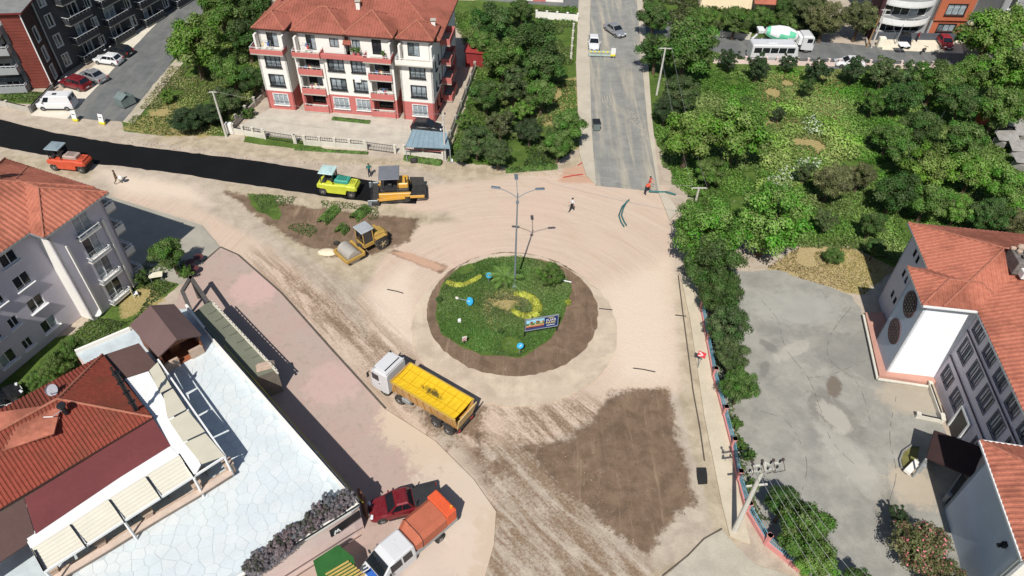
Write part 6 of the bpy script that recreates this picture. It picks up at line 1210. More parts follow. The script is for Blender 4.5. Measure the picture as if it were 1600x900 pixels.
def tree(label, px, py, r, col='m', shape='round', hz=None, cat='tree', name=None, group=None, squash=.98, sway=0):
    """px,py = centre of the crown in the photograph, r = its radius in photo pixels"""
    tn[0] += 1; rs = random.Random(tn[0]*7)
    d = (G(px+r, py, 0)-G(px-r, py, 0)).length/2          # metres on the ground plane
    zc = (hz if hz is not None else d*.88+.5 if cat == 'tree' else d*.6); s = d*(CH-zc)/CH; c = G(px, py, zc)
    nm = name or ('broadleaf_tree' if cat == 'tree' else 'shrub'); t = root(nm, label, cat, Vector((c.x, c.y, 0)), 0, group)
    pr = PROTO[shape]; me = pr[tn[0] % len(pr)]
    o = obj('crown', None, None, t, (0, 0, zc), rs.uniform(0, 6.28), mesh=me); vz = zc/(s*.8) if cat != 'tree' and zc < s*.8 else 1
    o.scale = (s*1.0, s*1.0, s*squash*(1.0 if shape not in ('cone', 'column') else 1.6)); cc = COLS[col]; k = rs.uniform(.88, 1.14); o.color = (cc[0]*k*rs.uniform(.92, 1.1), cc[1]*k, cc[2]*k, 1)
    hgt = max(.4, zc*.8); tk_ = obj('trunk', None, None, t, (0, 0, 0), rs.uniform(0, 6), mesh=trunk_mesh(tn[0] % 3)); tk_.scale = (max(s*.9, .5), max(s*.9, .5), hgt); return t
T = tree
# left group beside the side street
T('big bright green tree overhanging the side street', 302, 72, 52, 'b'); T('tall green tree at the top behind the big bright left tree', 345, 18, 40, 'm'); T('dark green tree at the very top between the side street and the apartment roof', 398, 12, 34, 'd'); T('dark tree beside the left corner of the red and white block', 385, 62, 36, 'd'); T('mid green tree above the mossy wall', 362, 112, 34, 'm')
T('dark tree squeezed against the block left wall, lower one', 396, 128, 26, 'd'); T('low dark bush at the foot of the left tree group', 290, 188, 32, 'k', 'fine', 1.6, 'shrub', squash=.6); T('second low dark bush touching the utility pole', 325, 178, 28, 'k', 'fine', 1.6, 'shrub', squash=.6); T('olive shrub between the bright tree and the mossy wall', 352, 158, 26, 'g', 'round', 2, 'shrub')
T('small pale green shrub on the dry grass slope', 262, 152, 14, 'b', 'loose', .8, 'shrub'); T('weedy shrub inside the mossy wall near the forecourt', 388, 178, 12, 'm', 'loose', .6, 'shrub')
# middle orchard
for lb, x, y, r, c, s in (('tall dark orchard tree at the top left of the middle orchard', 770, 38, 34, 'd', 'round'), ('broad dark orchard tree near the white block wall', 828, 62, 42, 'd', 'round'), ('bright orchard tree beside the red shed', 752, 72, 24, 'm', 'round'), ('round orchard tree right of the tiny red shed', 785, 92, 34, 'm', 'round'),
    ('wide dark orchard tree facing the north road', 852, 102, 36, 'd', 'round'), ('orchard tree in the very middle of the middle orchard', 806, 135, 32, 'g', 'loose'), ('leafy orchard tree halfway down by the road pavement', 846, 152, 30, 'm', 'round'), ('small dark orchard tree next to the garden wall', 760, 152, 28, 'd', 'round'),
    ('loose olive tree over the bare soil in the orchard', 782, 195, 26, 'o', 'loose'), ('compact dark tree in front of the bare orchard soil', 828, 205, 24, 'k', 'round'), ('low spreading orchard tree at the pavement corner', 884, 200, 32, 'm', 'round'), ('green tree just above the lawn at the orchard corner', 872, 228, 26, 'm', 'round'), ('dark shrubby tree at the foot of the garden wall', 745, 222, 30, 'g', 'fine'),
    ('shrubby tree left of the orchard lawn', 778, 240, 26, 'g', 'fine'), ('small tree at the top edge above the white block wall', 815, 22, 24, 'd', 'round'), ('pale green fruit tree near the orchard middle', 815, 172, 20, 'b', 'loose'), ('slim tree beside the utility mast at the orchard wall', 728, 190, 16, 'm', 'loose'), ('dark tree filling the gap behind the pale lawn', 722, 244, 14, 'g', 'fine')): T(lb, x, y, r, c, s, name='orchard_tree')
# right of the north road
for lb, x, y, r, c, s in (('dark tree overhanging the top of the north road', 1022, 32, 28, 'd', 'round'), ('big mid green tree beside the north road with a T pole in front', 1072, 78, 50, 'm', 'round'), ('dark tree reaching over the east pavement', 1026, 82, 32, 'd', 'round'), ('green tree behind the T pole top', 1098, 28, 26, 'm', 'round'), ('tree in front of the cream house', 1150, 34, 26, 'm', 'round'),
    ('small tree at the cream house corner', 1188, 30, 20, 'm', 'round'), ('grey green bush at the foot of the T pole', 1062, 148, 34, 'g', 'fine'), ('dark grey green bush below the T pole', 1040, 172, 24, 'k', 'fine'), ('huge bright green walnut tree left half by the road', 1078, 215, 52, 'b', 'round'), ('huge bright green walnut tree right half over the garden', 1150, 210, 54, 'b', 'round'), ('lower branch mass of the walnut trees near the T shaped lamp', 1112, 268, 26, 'm', 'round'),
    ('young tree behind the walnut trees', 1165, 168, 20, 'm', 'round')): T(lb, x, y, r, c, s)
for lb, x, y, r, c in (('small dark tree left in the row along the east street', 1140, 92, 19, 'k'), ('dark tree in front of the minibus', 1186, 104, 22, 'k'), ('dark tree below the mixer cab', 1232, 98, 15, 'k'), ('dark tree left of the white sedan', 1278, 110, 21, 'k'), ('dark tree in front of the white sedan', 1335, 108, 22, 'k'), ('dark leggy tree below the row of the east street', 1262, 136, 15, 'd'), ('dark tiny garden tree alone in the bright weeds', 1218, 178, 12, 'k')): T(lb, x, y, r, c, 'loose')
# upper right and the grove
for lb, x, y, r, c, s in (('autumn tinged hedge tree left of the wooden poles', 1290, 32, 32, 'o', 'fine'), ('autumn tinged hedge tree right beside the wooden poles', 1345, 30, 32, 'o', 'fine'), ('olive hedge tree above the mixer truck', 1262, 14, 24, 'o', 'fine'), ('dark tree next to the mixer truck cab', 1222, 40, 22, 'm', 'round'), ('dark shrub right of the orange tiled annex roof', 1225, 10, 16, 'd', 'round'),
    ('scrubby tree at the street end below the cream pavement', 1382, 112, 26, 'g', 'loose'), ('grey olive tree by the east street bend', 1425, 118, 24, 'g', 'loose'), ('broad grove tree at the street bend', 1462, 128, 34, 'm', 'round'), ('dark grove tree below the street bend', 1405, 150, 32, 'd', 'round'), ('tall bright tree in front of the second orange block', 1545, 62, 48, 'b', 'round'), ('bright tree at the top right corner', 1590, 48, 40, 'b', 'round'),
    ('big bright tree right below the top right corner', 1580, 118, 46, 'b', 'round'), ('leafy tree over the dark shadow beside the red hatchback', 1515, 115, 34, 'm', 'round'), ('dark grove tree right of the twin trunks', 1500, 165, 34, 'd', 'round'), ('mid grove tree near the right edge', 1562, 172, 38, 'm', 'round'), ('olive grove tree in the upper middle', 1366, 160, 22, 'm', 'loose'), ('broad grove tree near the flowering weeds', 1392, 212, 30, 'm', 'round'),
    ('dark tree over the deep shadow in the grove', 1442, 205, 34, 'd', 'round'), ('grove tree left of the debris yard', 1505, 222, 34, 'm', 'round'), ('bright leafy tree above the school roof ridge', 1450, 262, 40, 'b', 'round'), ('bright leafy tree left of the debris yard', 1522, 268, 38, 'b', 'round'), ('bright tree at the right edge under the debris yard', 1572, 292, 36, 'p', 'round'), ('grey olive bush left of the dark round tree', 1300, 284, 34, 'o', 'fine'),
    ('second grey olive bush near the weeds', 1345, 276, 24, 'o', 'fine'), ('dark green tree in the hollow beside the school', 1398, 300, 38, 'd', 'round'), ('dense tree directly behind the school roof corner', 1450, 315, 36, 'm', 'round'), ('light green feathery tree behind the school roof', 1496, 328, 28, 'p', 'fine'), ('dark tree behind the school ridge at the right', 1545, 338, 34, 'd', 'fine'), ('dull tree at the right edge behind the school roof', 1590, 350, 28, 'o', 'fine'),
    ('tall slim tree casting a black shadow on the dry lawn', 1362, 350, 24, 'd', 'round'), ('slim tree right beside the school corner', 1368, 388, 17, 'd', 'round'), ('bushy tree beside the great round tree at the fence', 1258, 270, 18, 'g', 'loose'), ('olive shrub tree between round tree and dark hollow', 1290, 345, 20, 'g', 'loose'), ('mid green tree on the grove edge above the hollow', 1415, 250, 30, 'm', 'round')): T(lb, x, y, r, c, s, name='grove_tree')
# great round trees and the fence line row
for lb, x, y, r, c, s, h in (('great round bright tree beside the lamp at the junction', 1102, 368, 64, 'p', 'fine', 4.0), ('second great round bright tree behind the first', 1202, 350, 66, 'p', 'fine', 4.2), ('dark lower part tree under the great round tree', 1112, 420, 54, 'd', 'fine', 3.0), ('dark fence tree at the yard corner', 1122, 462, 38, 'd', 'fine', 2.8), ('leafy fence tree halfway along the blue railing', 1136, 512, 38, 'g', 'fine', 2.6), ('leafy fence tree just above the railing gap', 1143, 556, 30, 'g', 'fine', 2.4),
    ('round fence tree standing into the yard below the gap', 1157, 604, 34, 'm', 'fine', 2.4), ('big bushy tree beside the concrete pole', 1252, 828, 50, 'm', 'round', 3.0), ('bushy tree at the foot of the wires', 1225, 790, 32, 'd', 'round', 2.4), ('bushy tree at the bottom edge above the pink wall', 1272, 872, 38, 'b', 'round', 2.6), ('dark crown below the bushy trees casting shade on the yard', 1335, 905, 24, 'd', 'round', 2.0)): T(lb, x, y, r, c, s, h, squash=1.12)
for lb, x, y, r in (('tiny shrub behind the blue railing, upper one', 1150, 662, 12), ('tiny shrub behind the blue railing, lower one', 1156, 694, 13), ('sprawling dry shrub beside the concrete pole', 1172, 712, 12), ('small bright shrub at the base of the railing', 1176, 760, 12)): T(lb, x, y, r, 'm', 'loose', .7, 'shrub')
T('round clipped bush alone on the dry lawn', 1304, 401, 18, 'm', 'fine', .9, 'shrub'); T('large pink flowering oleander beside the white hall', 1440, 858, 52, 'o', 'flower', 2.2, 'shrub', name='oleander', squash=.8); T('second flowering oleander at the bottom edge', 1475, 905, 36, 'o', 'flower', 1.9, 'shrub', name='oleander'); T('dark bushy shoot left of the oleander', 1405, 805, 17, 'k', 'loose', 1.6, 'shrub')
# left side
T('small leafy tree beside the lilac block and the terrace', 266, 398, 31, 'm', 'round', 2.6); T('low bush below the small leafy tree', 290, 425, 14, 'm', 'loose', 1.0, 'shrub'); T('dark garden shrub in front of the lilac block', 222, 434, 14, 'd', 'loose', .8, 'shrub')
for lb, x, y, r, h in (('feathery conifer next to the terrace corner', 112, 548, 25, 2.6), ('feathery conifer in the middle of the three by the restaurant roof', 86, 574, 26, 2.6), ('feathery conifer nearest the white balcony', 60, 594, 20, 2.2)): T(lb, x, y, r, 'm', 'fine', h, name='conifer')
# island planting
T('round green bush at the back of the island', 860, 431, 24, 'm', 'fine', 1.0, 'shrub'); T('tiny bush at the left rim of the island', 686, 468, 6, 'd', 'fine', .3, 'shrub'); T('tiny bush below the yellow crescent', 782, 517, 6, 'd', 'fine', .3, 'shrub'); T('yellow green tuft at the right rim of the island', 888, 472, 6, 'y', 'fine', .25, 'shrub')
def hedge(label, pts, w, h, col, name='hedge', n=120, size=.12, seed=1, z0=0, flat=False, cat='hedge', curve=True):
    """clipped hedge following ground points"""
    rs = np.random.RandomState(seed); P = [Vector(p) for p in pts]; seg = [(P[i+1]-P[i]).length for i in range(len(P)-1)]; tot = sum(seg); cnt = int(n*tot); pos = []; nr = []
    ww = w if isinstance(w, (list, tuple)) else [w]*len(P)
    for _ in range(cnt):
        s = rs.uniform(0, tot); i = 0
        while i < len(seg)-1 and s > seg[i]: s -= seg[i]; i += 1
        f = s/seg[i]; p = P[i].lerp(P[i+1], f); d = (P[i+1]-P[i]).normalized(); sd_ = Vector((-d.y, d.x, 0)); a = rs.uniform(0, math.pi); wv = ww[i]*(1-f)+ww[i+1]*f
        r = (1-abs(rs.normal(0, .15))); k = Vector((0, 0, math.sin(a)*h*r))+sd_*math.cos(a)*wv/2*r; pos.append(p+k+Vector((0, 0, z0))); nr.append(k.normalized()+Vector(rs.normal(0, .4, 3))+Vector((0, 0, .3)))
    pos = np.array([tuple(p) for p in pos]); nr = np.array([tuple(p) for p in nr]); o0 = np.array(tuple(P[0])); k = len(pos); cl = vnoise(pos[:, 0], pos[:, 1], .5, seed)
    me = quads_mesh(name, pos-o0, nr, size, np.stack([np.clip(cl*.6+.2+rs.normal(0, .15, k), 0, 1), np.clip(.5+rs.normal(0, .14, k), 0, 1), rs.rand(k)], -1), leafm, rs); o = obj(name, None, None, None, tuple(P[0]), mesh=me); o.color = (*COLS[col], 1); tag(o, label, cat); return o
I = lambda L: [G(620+a*.3, 360+b*.3) for a, b in L]
hedge('yellow crescent hedge on the island lawn', I([(610, 335), (650, 332), (700, 350), (733, 390), (728, 430), (700, 448), (650, 445), (600, 420)]), [.35, .7, .9, 1.0, .9, .8, .7, .3], .35, 'y', 'flower_hedge', 700, .09, 3)
hedge('yellow wavy hedge strip at the back left of the island', I([(262, 270), (300, 285), (350, 285), (400, 262), (436, 240)]), [.5, .7, .45, .45, .35], .3, 'y', 'flower_hedge', 700, .09, 4)
for lb, a, b in (('dark oval hedge in the brown triangle, left one', (503, 350), (525, 328)), ('dark oval hedge in the brown triangle beside the paver', (552, 345), (574, 327)), ('small dark oval hedge behind the drum roller', (530, 366), (540, 356))): hedge(lb, [G(*a), G(*b)], 1.3, .75, 'm', 'hedge', 520, .12, len(lb))
lav = [G(a, b, ZT) for a, b in ((385, 898), (430, 866), (480, 826), (520, 798), (545, 786))]; hedge('purple grey bushy hedge along the terrace edge', lav, [1.3, 1.4, 1.3, 1.1, .7], .6, 'l', 'lavender_hedge', 700, .12, 8)
lo_ = bpy.data.objects['lavender_hedge']; rv = random.Random(2)
for i in range(30):
    s_ = i/29*4; j = min(int(s_), 3); q = lav[j].lerp(lav[j+1], s_-j); c_ = obj('bush_clump', None, None, lo_, q-lav[0]+Vector((rv.uniform(-.35, .35), rv.uniform(-.35, .35), .55)), rv.uniform(0, 6), mesh=PROTO['loose'][i % 3]); k_ = rv.uniform(.5, .8); c_.scale = (k_, k_, k_*.9); c_.color = (.24+rv.uniform(-.04, .06), .215, .235, 1) if i % 4 else (.12, .12, .09, 1)
hedge('thin dark hedge strip inside the orchard front wall', [G(790, 268), G(870, 262)], .8, .5, 'm', 'hedge', 300, .14, 9); hedge('weedy green strip along the forecourt wall foot', [G(632, 248), G(690, 256)], 1.0, .5, 'm', 'hedge', 300, .16, 10); hedge('low green strip at the foot of the red and white block', [G(520, 186), G(578, 192)], .8, .3, 'm', 'hedge', 300, .12, 12)
hedge('weedy strip below the long sliding gate', [G(460, 233), G(575, 240)], .5, .25, 'm', 'hedge', 200, .12, 13)
# palm on the island
pc = G(789, 446); pt = root('palm_tree', 'small palm tree beside the lamp post on the island', 'palm', pc); m = MB(); m.tube([(0, 0, -.1), (0, 0, .7), (0, 0, 1.1)], [.22, .2, .16], 8); obj('trunk', m, bark, pt)
rs_ = random.Random(5)
for i in range(22):
    a = i*2.4; el_ = rs_.uniform(.2, 1.1); Lf = rs_.uniform(1.9, 2.5); m = MB(); pts = []
    for k in range(7): s = k/6; hr = Lf*s*math.cos(el_)*(1+.1*s); zz_ = 1.05+Lf*(s*math.sin(el_)-.55*s*s); pts.append(Vector((hr*math.cos(a), hr*math.sin(a), zz_)))
    m.tube(pts, [.025]*6+[.008], 4); sd_ = Vector((-math.sin(a), math.cos(a), 0))
    for k in range(16):
        s = .15+k/16*.85; j = min(int(s*6), 5); p = pts[j].lerp(pts[j+1], s*6-j); d = (pts[j+1]-pts[j]).normalized(); ln = .5*math.sin(math.pi*(.15+s*.8))
        for q in (-1, 1): e = p+sd_*q*ln+d*ln*.5-Vector((0, 0, ln*.35)); m.add([p-d*.03, p+d*.03, e], [[0, 1, 2]])
    obj('frond', m, M('palm frond', S(104, 136, 62), .5, .2), pt)
# ground vegetation (uncountable)
def tufts(name, label, px, dens, size, col, seed, hmin=.1, avoid=(), cat='weeds', thin=None):
    rs = np.random.RandomState(seed); poly = polyW(px); xs = [p[0] for p in poly]; ys = [p[1] for p in poly]; ar = (max(xs)-min(xs))*(max(ys)-min(ys)); n = int(ar*dens)
    x = rs.uniform(min(xs), max(xs), n); y = rs.uniform(min(ys), max(ys), n); k = sdf(x, y, poly) > 0; 
    for av in avoid: k &= sdf(x, y, polyW(av)) < .1
    cl = vnoise(x, y, 2.6, seed+5); k &= (cl > (thin if thin else .25)); x, y, cl = x[k], y[k], cl[k]; n = len(x); z = rs.uniform(0, 1, n)*hmin*(.5+cl)+.0
    P = np.stack([x, y, z], -1); N = rs.normal(0, .6, (n, 3))+np.array([0, 0, .9]); c2 = vnoise(x, y, 4.5, seed+9); o0 = np.array([poly[0][0], poly[0][1], 0])
    me = quads_mesh(name, P-o0, N, size, np.stack([np.clip(cl*.8+rs.normal(0, .16, n), 0, 1), np.clip(c2*.9+rs.normal(0, .12, n), 0, 1), rs.rand(n)], -1), leafm, rs, 2.2)
    o = obj(name, None, None, None, tuple(o0), mesh=me); o.color = (*col, 1); tag(o, label, cat, kind='stuff'); return o
tufts('weeds', 'lush weeds and vegetable beds of the right hand garden', [(1040, 110), (1180, 108), (1480, 115), (1600, 200), (1600, 380), (1420, 420), (1340, 390), (1180, 385), (1040, 280), (1020, 200)], 55, .15, (.155, .285, .04), 1, .25)
tufts('tall_weeds', 'taller bright weed clumps in the right hand garden', [(1190, 160), (1350, 160), (1350, 260), (1260, 330), (1180, 300)], 60, .18, (.24, .38, .055), 2, .5, thin=.5)
tufts('pale_flowers', 'white flowering weed patches in the right hand garden', [(1190, 210), (1290, 180), (1290, 240), (1250, 330), (1200, 320)], 14, .2, (.42, .5, .34), 3, .7, thin=.64)
tufts('orchard_weeds', 'weeds under the middle orchard trees', [(715, 200), (745, 110), (700, 20), (900, 10), (895, 110), (908, 225), (860, 262), (700, 252)], 45, .15, (.125, .21, .035), 4, .25)
tufts('rough_grass', 'rough grass around the left tree group', [(195, 200), (262, 112), (300, 30), (420, 0), (405, 140), (358, 210), (250, 212)], 50, .13, (.24, .27, .075), 5, .2)
tufts('island_grass', 'mown grass of the roundabout island', zz([(250, 260), (330, 200), (480, 140), (640, 130), (820, 190), (900, 270), (905, 300), (855, 470), (795, 565), (640, 655), (560, 648), (440, 640), (330, 592), (230, 530), (205, 440), (220, 340)]), 170, .085, (.115, .185, .045), 6, .05, thin=.36, cat='grass')
tufts('lawn', 'garden lawn between lilac block and terrace', [(190, 452), (235, 400), (290, 405), (280, 440), (215, 495), (140, 550), (60, 632), (30, 600)], 70, .12, (.085, .15, .03), 7, .1, cat='grass')
tufts('lawn', 'bright lawn at the orchard corner', [(800, 240), (870, 232), (880, 245), (850, 264), (785, 266)], 70, .13, (.05, .125, .02), 8, .12, cat='grass')
tufts('lawn', 'small lawn in front of the dark block', [(0, 138), (74, 146), (50, 160), (0, 158)], 50, .15, (.09, .15, .03), 9, .12, cat='grass')
tufts('dry_grass', 'dry trodden grass north of the school yard', [(1195, 420), (1250, 385), (1330, 387), (1400, 420), (1350, 460), (1330, 458)], 60, .1, (.32, .25, .10), 10, .06, cat='grass')
tufts('fence_weeds', 'weeds along the foot of the blue railing', [(1110, 480), (1135, 590), (1160, 700), (1182, 790), (1262, 890), (1250, 893), (1170, 805), (1146, 700), (1117, 590), (1098, 483)], 40, .15, (.075, .12, .028), 11, .25, thin=.42)
tufts('triangle_weeds', 'patchy weeds on the brown triangle beside the asphalt', [(385, 300), (590, 322), (600, 380), (540, 400), (480, 370), (420, 345)], 60, .1, (.09, .13, .035), 12, .08, thin=.62)
tufts('hedge_weeds', 'scrub around the pale wall at the top', [(1000, -30), (1300, -30), (1280, 58), (1170, 50), (1010, 40)], 16, .3, (.08, .12, .03), 13, .5)
# ================================================================ POLES, LAMPS, SIGNS, PEOPLE, SMALL THINGS
polem = M('pole concrete', S(196, 192, 182), .8, .08, 2, 12, .1); polew = M('pole wood', S(150, 122, 84), .85, .2, 3, 15, .2)
# lamp post on the island, three arms
b0 = G(804, 448); lp = root('street_lamp', 'tall grey lamp post with three lamp arms in the middle of the island', 'street lamp', b0); hL = 11.6
m = MB(); m.tube([(0, 0, 0), (0, 0, hL*.5), (0, 0, hL)], [.11, .085, .06], 10); m.box(0, 0, .15, .45, .45, .3, 0, 0, .04); m.box(0, 0, hL-1.0, .3, .3, .1); obj('pole', m, M('lamp grey', S(130, 142, 148), .5, .08, 2, 12, 0, .3), lp)
for i, a in enumerate((math.radians(8), math.radians(172), math.radians(95))):
    d = Vector((math.cos(a), math.sin(a), 0)); e = d*1.7+Vector((0, 0, hL+.35)); m = MB(); m.tube([(0, 0, hL-.5), d*.7+Vector((0, 0, hL-.05)), e], .035, 6); ar = obj('lamp_arm', m, M('lamp grey', S(130, 142, 148)), lp)
    m = MB(); m.box(e.x+d.x*.3, e.y+d.y*.3, e.z, .85, .32, .13, 0, a, .05); obj('lamp_head', m, M('lamp head', S(92, 104, 114), .5), ar)
def pole(label, base, top, r0=.16, r1=.1, mat=None, bar=0, bar_dir=0, name='utility_pole', cat='utility pole', ins=3, bars=1):
    B_ = G(*base); best = None
    for i in range(30, 140): # height at which the vertical reaches the pixel row of the top
        q = proj(B_+Vector((0, 0, i*.1))); e = abs(q[1]-top[1])
        if best is None or e < best[0]: best = (e, i*.1)
    h = best[1]; # small real lean so that the head stands where it is seen
    tp_ = G(top[0], top[1], h); d = tp_-B_; d.z = h; p = root(name, label, cat, B_); m = MB(); m.tube([(0, 0, -.1), d*.5, d], [r0, (r0+r1)/2, r1], 8); obj('shaft', m, mat or polem, p)
    if bar:
        u = Vector((math.cos(bar_dir), math.sin(bar_dir), 0))
        for k in range(bars):
            m = MB(); c = d-Vector((0, 0, .15+k*.7)); m.bar(c-u*bar, c+u*bar, .1, .1); br = obj('cross_arm', m, mat or polem, p)
            for i in range(ins): q = c+u*bar*(-.92+1.84*i/(ins-1)); m = MB(); m.cyl(q+Vector((0, 0, .05)), q+Vector((0, 0, .3)), .06, .09, 6); obj('insulator', m, dark_met, br)
    return p, B_+d
_, tA = pole('leaning grey utility pole beside the left tree group', (354, 214), (332, 142), bar=.5, bar_dir=.1)
_, tB = pole('pale T shaped utility pole standing in the trees right of the north road', (1026, 148), (1040, 74), bar=.9, bar_dir=0)
_, tC = pole('pale T shaped pole at the junction below the walnut trees', (1085, 322), (1093, 292), bar=.9, bar_dir=.05)
_, tD = pole('concrete pole beside the blue carport', (696, 250), (692, 178), .13, .09, bar=.25, bar_dir=0, ins=2)
_, tE = pole('slanting wooden pole left of the orange building', (1354, 74), (1374, 28), .13, .1, polew)
_, tF = pole('slanting grey pole left of the orange building', (1361, 75), (1385, 14), .14, .1, bar=.7, bar_dir=0)
_, tG = pole('thin grey pole in front of the curved balconies', (1398, 70), (1412, 38), .07, .05, galv)
pb, tH = pole('large leaning concrete power pole by the blue railing', (1147, 830), (1197, 724), .22, .12, bar=1.05, bar_dir=math.radians(10), ins=4, bars=2)
m = MB(); 
for q in (-1.05, -.35, .4, 1.05):
    c = tH-Vector(pb['base'])+Vector((q, .1*q, .35)); m.ball(c, .11, .11, .14, 8, 6); m.tube([c, c+Vector((.15, -.5, -.5)), c+Vector((-q*.3, -.2, -1.3))], .03, 5)
tag(obj('cable_terminal', m, M('terminal brown', S(70, 56, 52), .6), pb), kind='stuff')
m = MB(); m.bar((-.55, .2, 6.0), (.9, .3, 6.2), .12, .1); obj('strut', m, polem, pb)
def wire(label, a, b, sag, r=.015, name='wire'):
    pts = [Vector(a).lerp(Vector(b), i/16)-Vector((0, 0, sag*4*(i/16)*(1-i/16))) for i in range(17)]; m = MB(); m.tube(pts, r, 4); o = obj(name, m, M('wire', (.25, .25, .25), .5), world=True); o['group'] = 'overhead wires'; tag(o, label, 'wire')
for i in range(5): k = i*.42-.85; wire(['highest', 'second', 'middle', 'fourth', 'lowest'][i]+' overhead wire running from the power pole over the yard to the bottom edge', tH+Vector((k, -.1, .1)), G(1330+i*18, 960, 6)+Vector((k*.5, 0, .0)), .5, .014)
wire('long overhead wire crossing the junction to the T pole, upper one', tC+Vector((-.8, 0, .1)), G(868, 262, .8), .5); wire('long overhead wire crossing the junction to the T pole, lower one', tC+Vector((.3, 0, .1))+Vector((-1.2, -1.5, -2.5)), G(845, 278, .8), .5)
for i in (-1, 1): wire(('upper' if i > 0 else 'lower')+' wire between the two pale T poles', tB+Vector((i*.8, 0, .1)), tC+Vector((i*.8, 0, .1)), .8)
wire('wire from the grey leaning pole to the carport pole', tA, tD, 1.0); wire('wire sagging across the east street', tF+Vector((.5, 0, 0)), G(1450, 175, 4), 1.0)
# billboard on the island
A, B_ = G(822, 526), G(868, 518); bl_ = root('billboard', 'blue billboard with landscape picture and white lettering on the island', 'billboard', (A+B_)/2, math.atan2((B_-A).y, (B_-A).x)); wB = 3.15; hB = 1.45; tilt = 0
m = MB(); m.box(0, .03, 1.55, wB, .08, hB); obj('board', m, M('billboard blue', S(22, 52, 110), .4, .08), bl_)
m = MB()
for x, z, sx_, sz_ in ((0, 1.55+hB/2, wB+.1, .07), (0, 1.55-hB/2, wB+.1, .07), (-wB/2, 1.55, .07, hB), (wB/2, 1.55, .07, hB)): m.box(x, 0, z, sx_, .14, sz_)
obj('frame', m, galv, bl_)
for x in (-wB/2, wB/2): m = MB(); m.box(x, .08, .75, .09, .09, 1.5); obj('post', m, dark_met, bl_)
PX = -wB/2+.08; PW = wB*.55
for nm_, z0, z1, c in (('picture_sky', 1.75, 2.18, S(150, 205, 225)), ('picture_trees', 1.50, 1.75, S(90, 130, 60)), ('picture_field', 1.28, 1.50, S(200, 150, 110)), ('picture_ground', 1.12, 1.28, S(120, 50, 60)), ('picture_edge', .94, 1.12, S(60, 70, 120))):
    m = MB(); m.box(PX+PW/2, -.02, (z0+z1)/2, PW, .03, z1-z0); obj(nm_, m, M(nm_, c, .5, .3, 5, 12, 0), bl_)
rb_ = random.Random(4)
for i in range(9): m = MB(); m.box(PX+.15+i*PW/9.5, -.035, 1.62+rb_.uniform(-.1, .25), rb_.uniform(.12, .3), .012, rb_.uniform(.08, .3)); obj('picture_detail', m, M('picture tone %d' % (i % 3), (S(60, 96, 52), S(196, 186, 160), S(150, 88, 70))[i % 3], .5), bl_)
def text(parent, body, x, z, size, mat, y=-.05, name='lettering', rot=(math.radians(90), 0, 0)):
    c = bpy.data.curves.new(name, 'FONT'); c.body = body; c.size = size; c.align_x = 'CENTER'; c.extrude = .006; o = bpy.data.objects.new(name, c); COL.objects.link(o)
    bpy.context.view_layer.update(); me = bpy.data.meshes.new_from_object(o); bpy.data.objects.remove(o); me.materials.clear(); me.materials.append(mat); t_ = bpy.data.objects.new(name, me); COL.objects.link(t_); t_.parent = parent; t_.location = (x, y, z); t_.rotation_euler = rot; return t_
wt = M('white lettering', (.8, .8, .8), .5, .02); yt = M('yellow lettering', S(240, 220, 140), .5)
text(bl_, 'YENİ', .88, 2.0, .24, yt); text(bl_, 'FUAR', .88, 1.68, .40, wt); text(bl_, 'PARK', .88, 1.34, .40, yt); m = MB(); m.box(.88, -.03, 1.12, .8, .02, .05); obj('underline', m, wt, bl_)
# traffic signs lying about the island
def roundsign(label, px, py, colr, facing, h=1.9, lean=0, r=.31, pole_=True, stripe=None):
    p = G(px, py); s_ = root('traffic_sign', label, 'sign', p, facing)
    if pole_: m = MB(); m.tube([(0, 0, 0), (lean, 0, h)], .035, 6); obj('post', m, galv, s_)
    m = MB(); c = Vector((lean, -.05, h)); m.cyl(c, c+Vector((0, -.03, .01)), r, n=20); pl_ = obj('sign_face', m, colr, s_)
    m = MB(); m.bar(c+Vector((-.12, -.045, -.15)), c+Vector((.12, -.045, .15)), .03, .08); obj('arrow', m, stripe or white, pl_); return s_
cy_ = M('sign cyan', S(60, 170, 215), .4, .06)
roundsign('blue round arrow sign at the back left of the island', 764, 441, cy_, 0, 1.0); roundsign('blue round arrow sign near the bottom of the island', 812, 553, cy_, .2, 1.2)
p = G(735, 474); s_ = root('traffic_sign', 'blue round sign lying toppled on the left of the island lawn', 'sign', p, 2.7); m = MB(); m.cyl((0, 0, .28), (.05, .1, .34), .42, n=20); q = obj('sign_face', m, cy_, s_); m = MB(); m.box(.05, .1, .36, .3, .08, .02, 0, .5); obj('arrow', m, white, q); m = MB(); m.tube([(.2, 0, .25), (1.3, .1, .15)], .035, 6); obj('post', m, galv, s_); m = MB(); m.ball((1.45, .1, .16), .2, .16, .14, 8, 5); obj('footing', m, pale_conc, s_)
p = G(726, 538); s_ = root('barrier_board', 'small red and white striped barrier board at the lower left of the island', 'sign', p, .3)
m = MB(); m.box(0, 0, .75, .42, .05, .75, 0, 0, 0, 1, 1, 0, .2); b_ = obj('board', m, white, s_)
for i in range(3): m = MB(); m.bar((-.2, -.045, .55+i*.22), (.2, -.045, .72+i*.22), .02, .09); obj('stripe', m, redp, b_)
m = MB(); m.box(0, .05, .35, .05, .05, .7); obj('post', m, dark_met, s_)
for lb, a, b in (('small white round sign face flat on the island lawn', 718, 503), ('white block beside the carport on the verge', 706, 253)): p = G(a, b); m = MB(); m.box(p.x, p.y, .18, .32, .26, .36, 0, .3, .06); m.box(p.x+.02, p.y, .4, .2, .16, .1, 0, .3, .03); tag(obj('marker_block', m, white, world=True), lb if 'block' in lb else 'small white plastic marker on the left of the island lawn', 'marker')
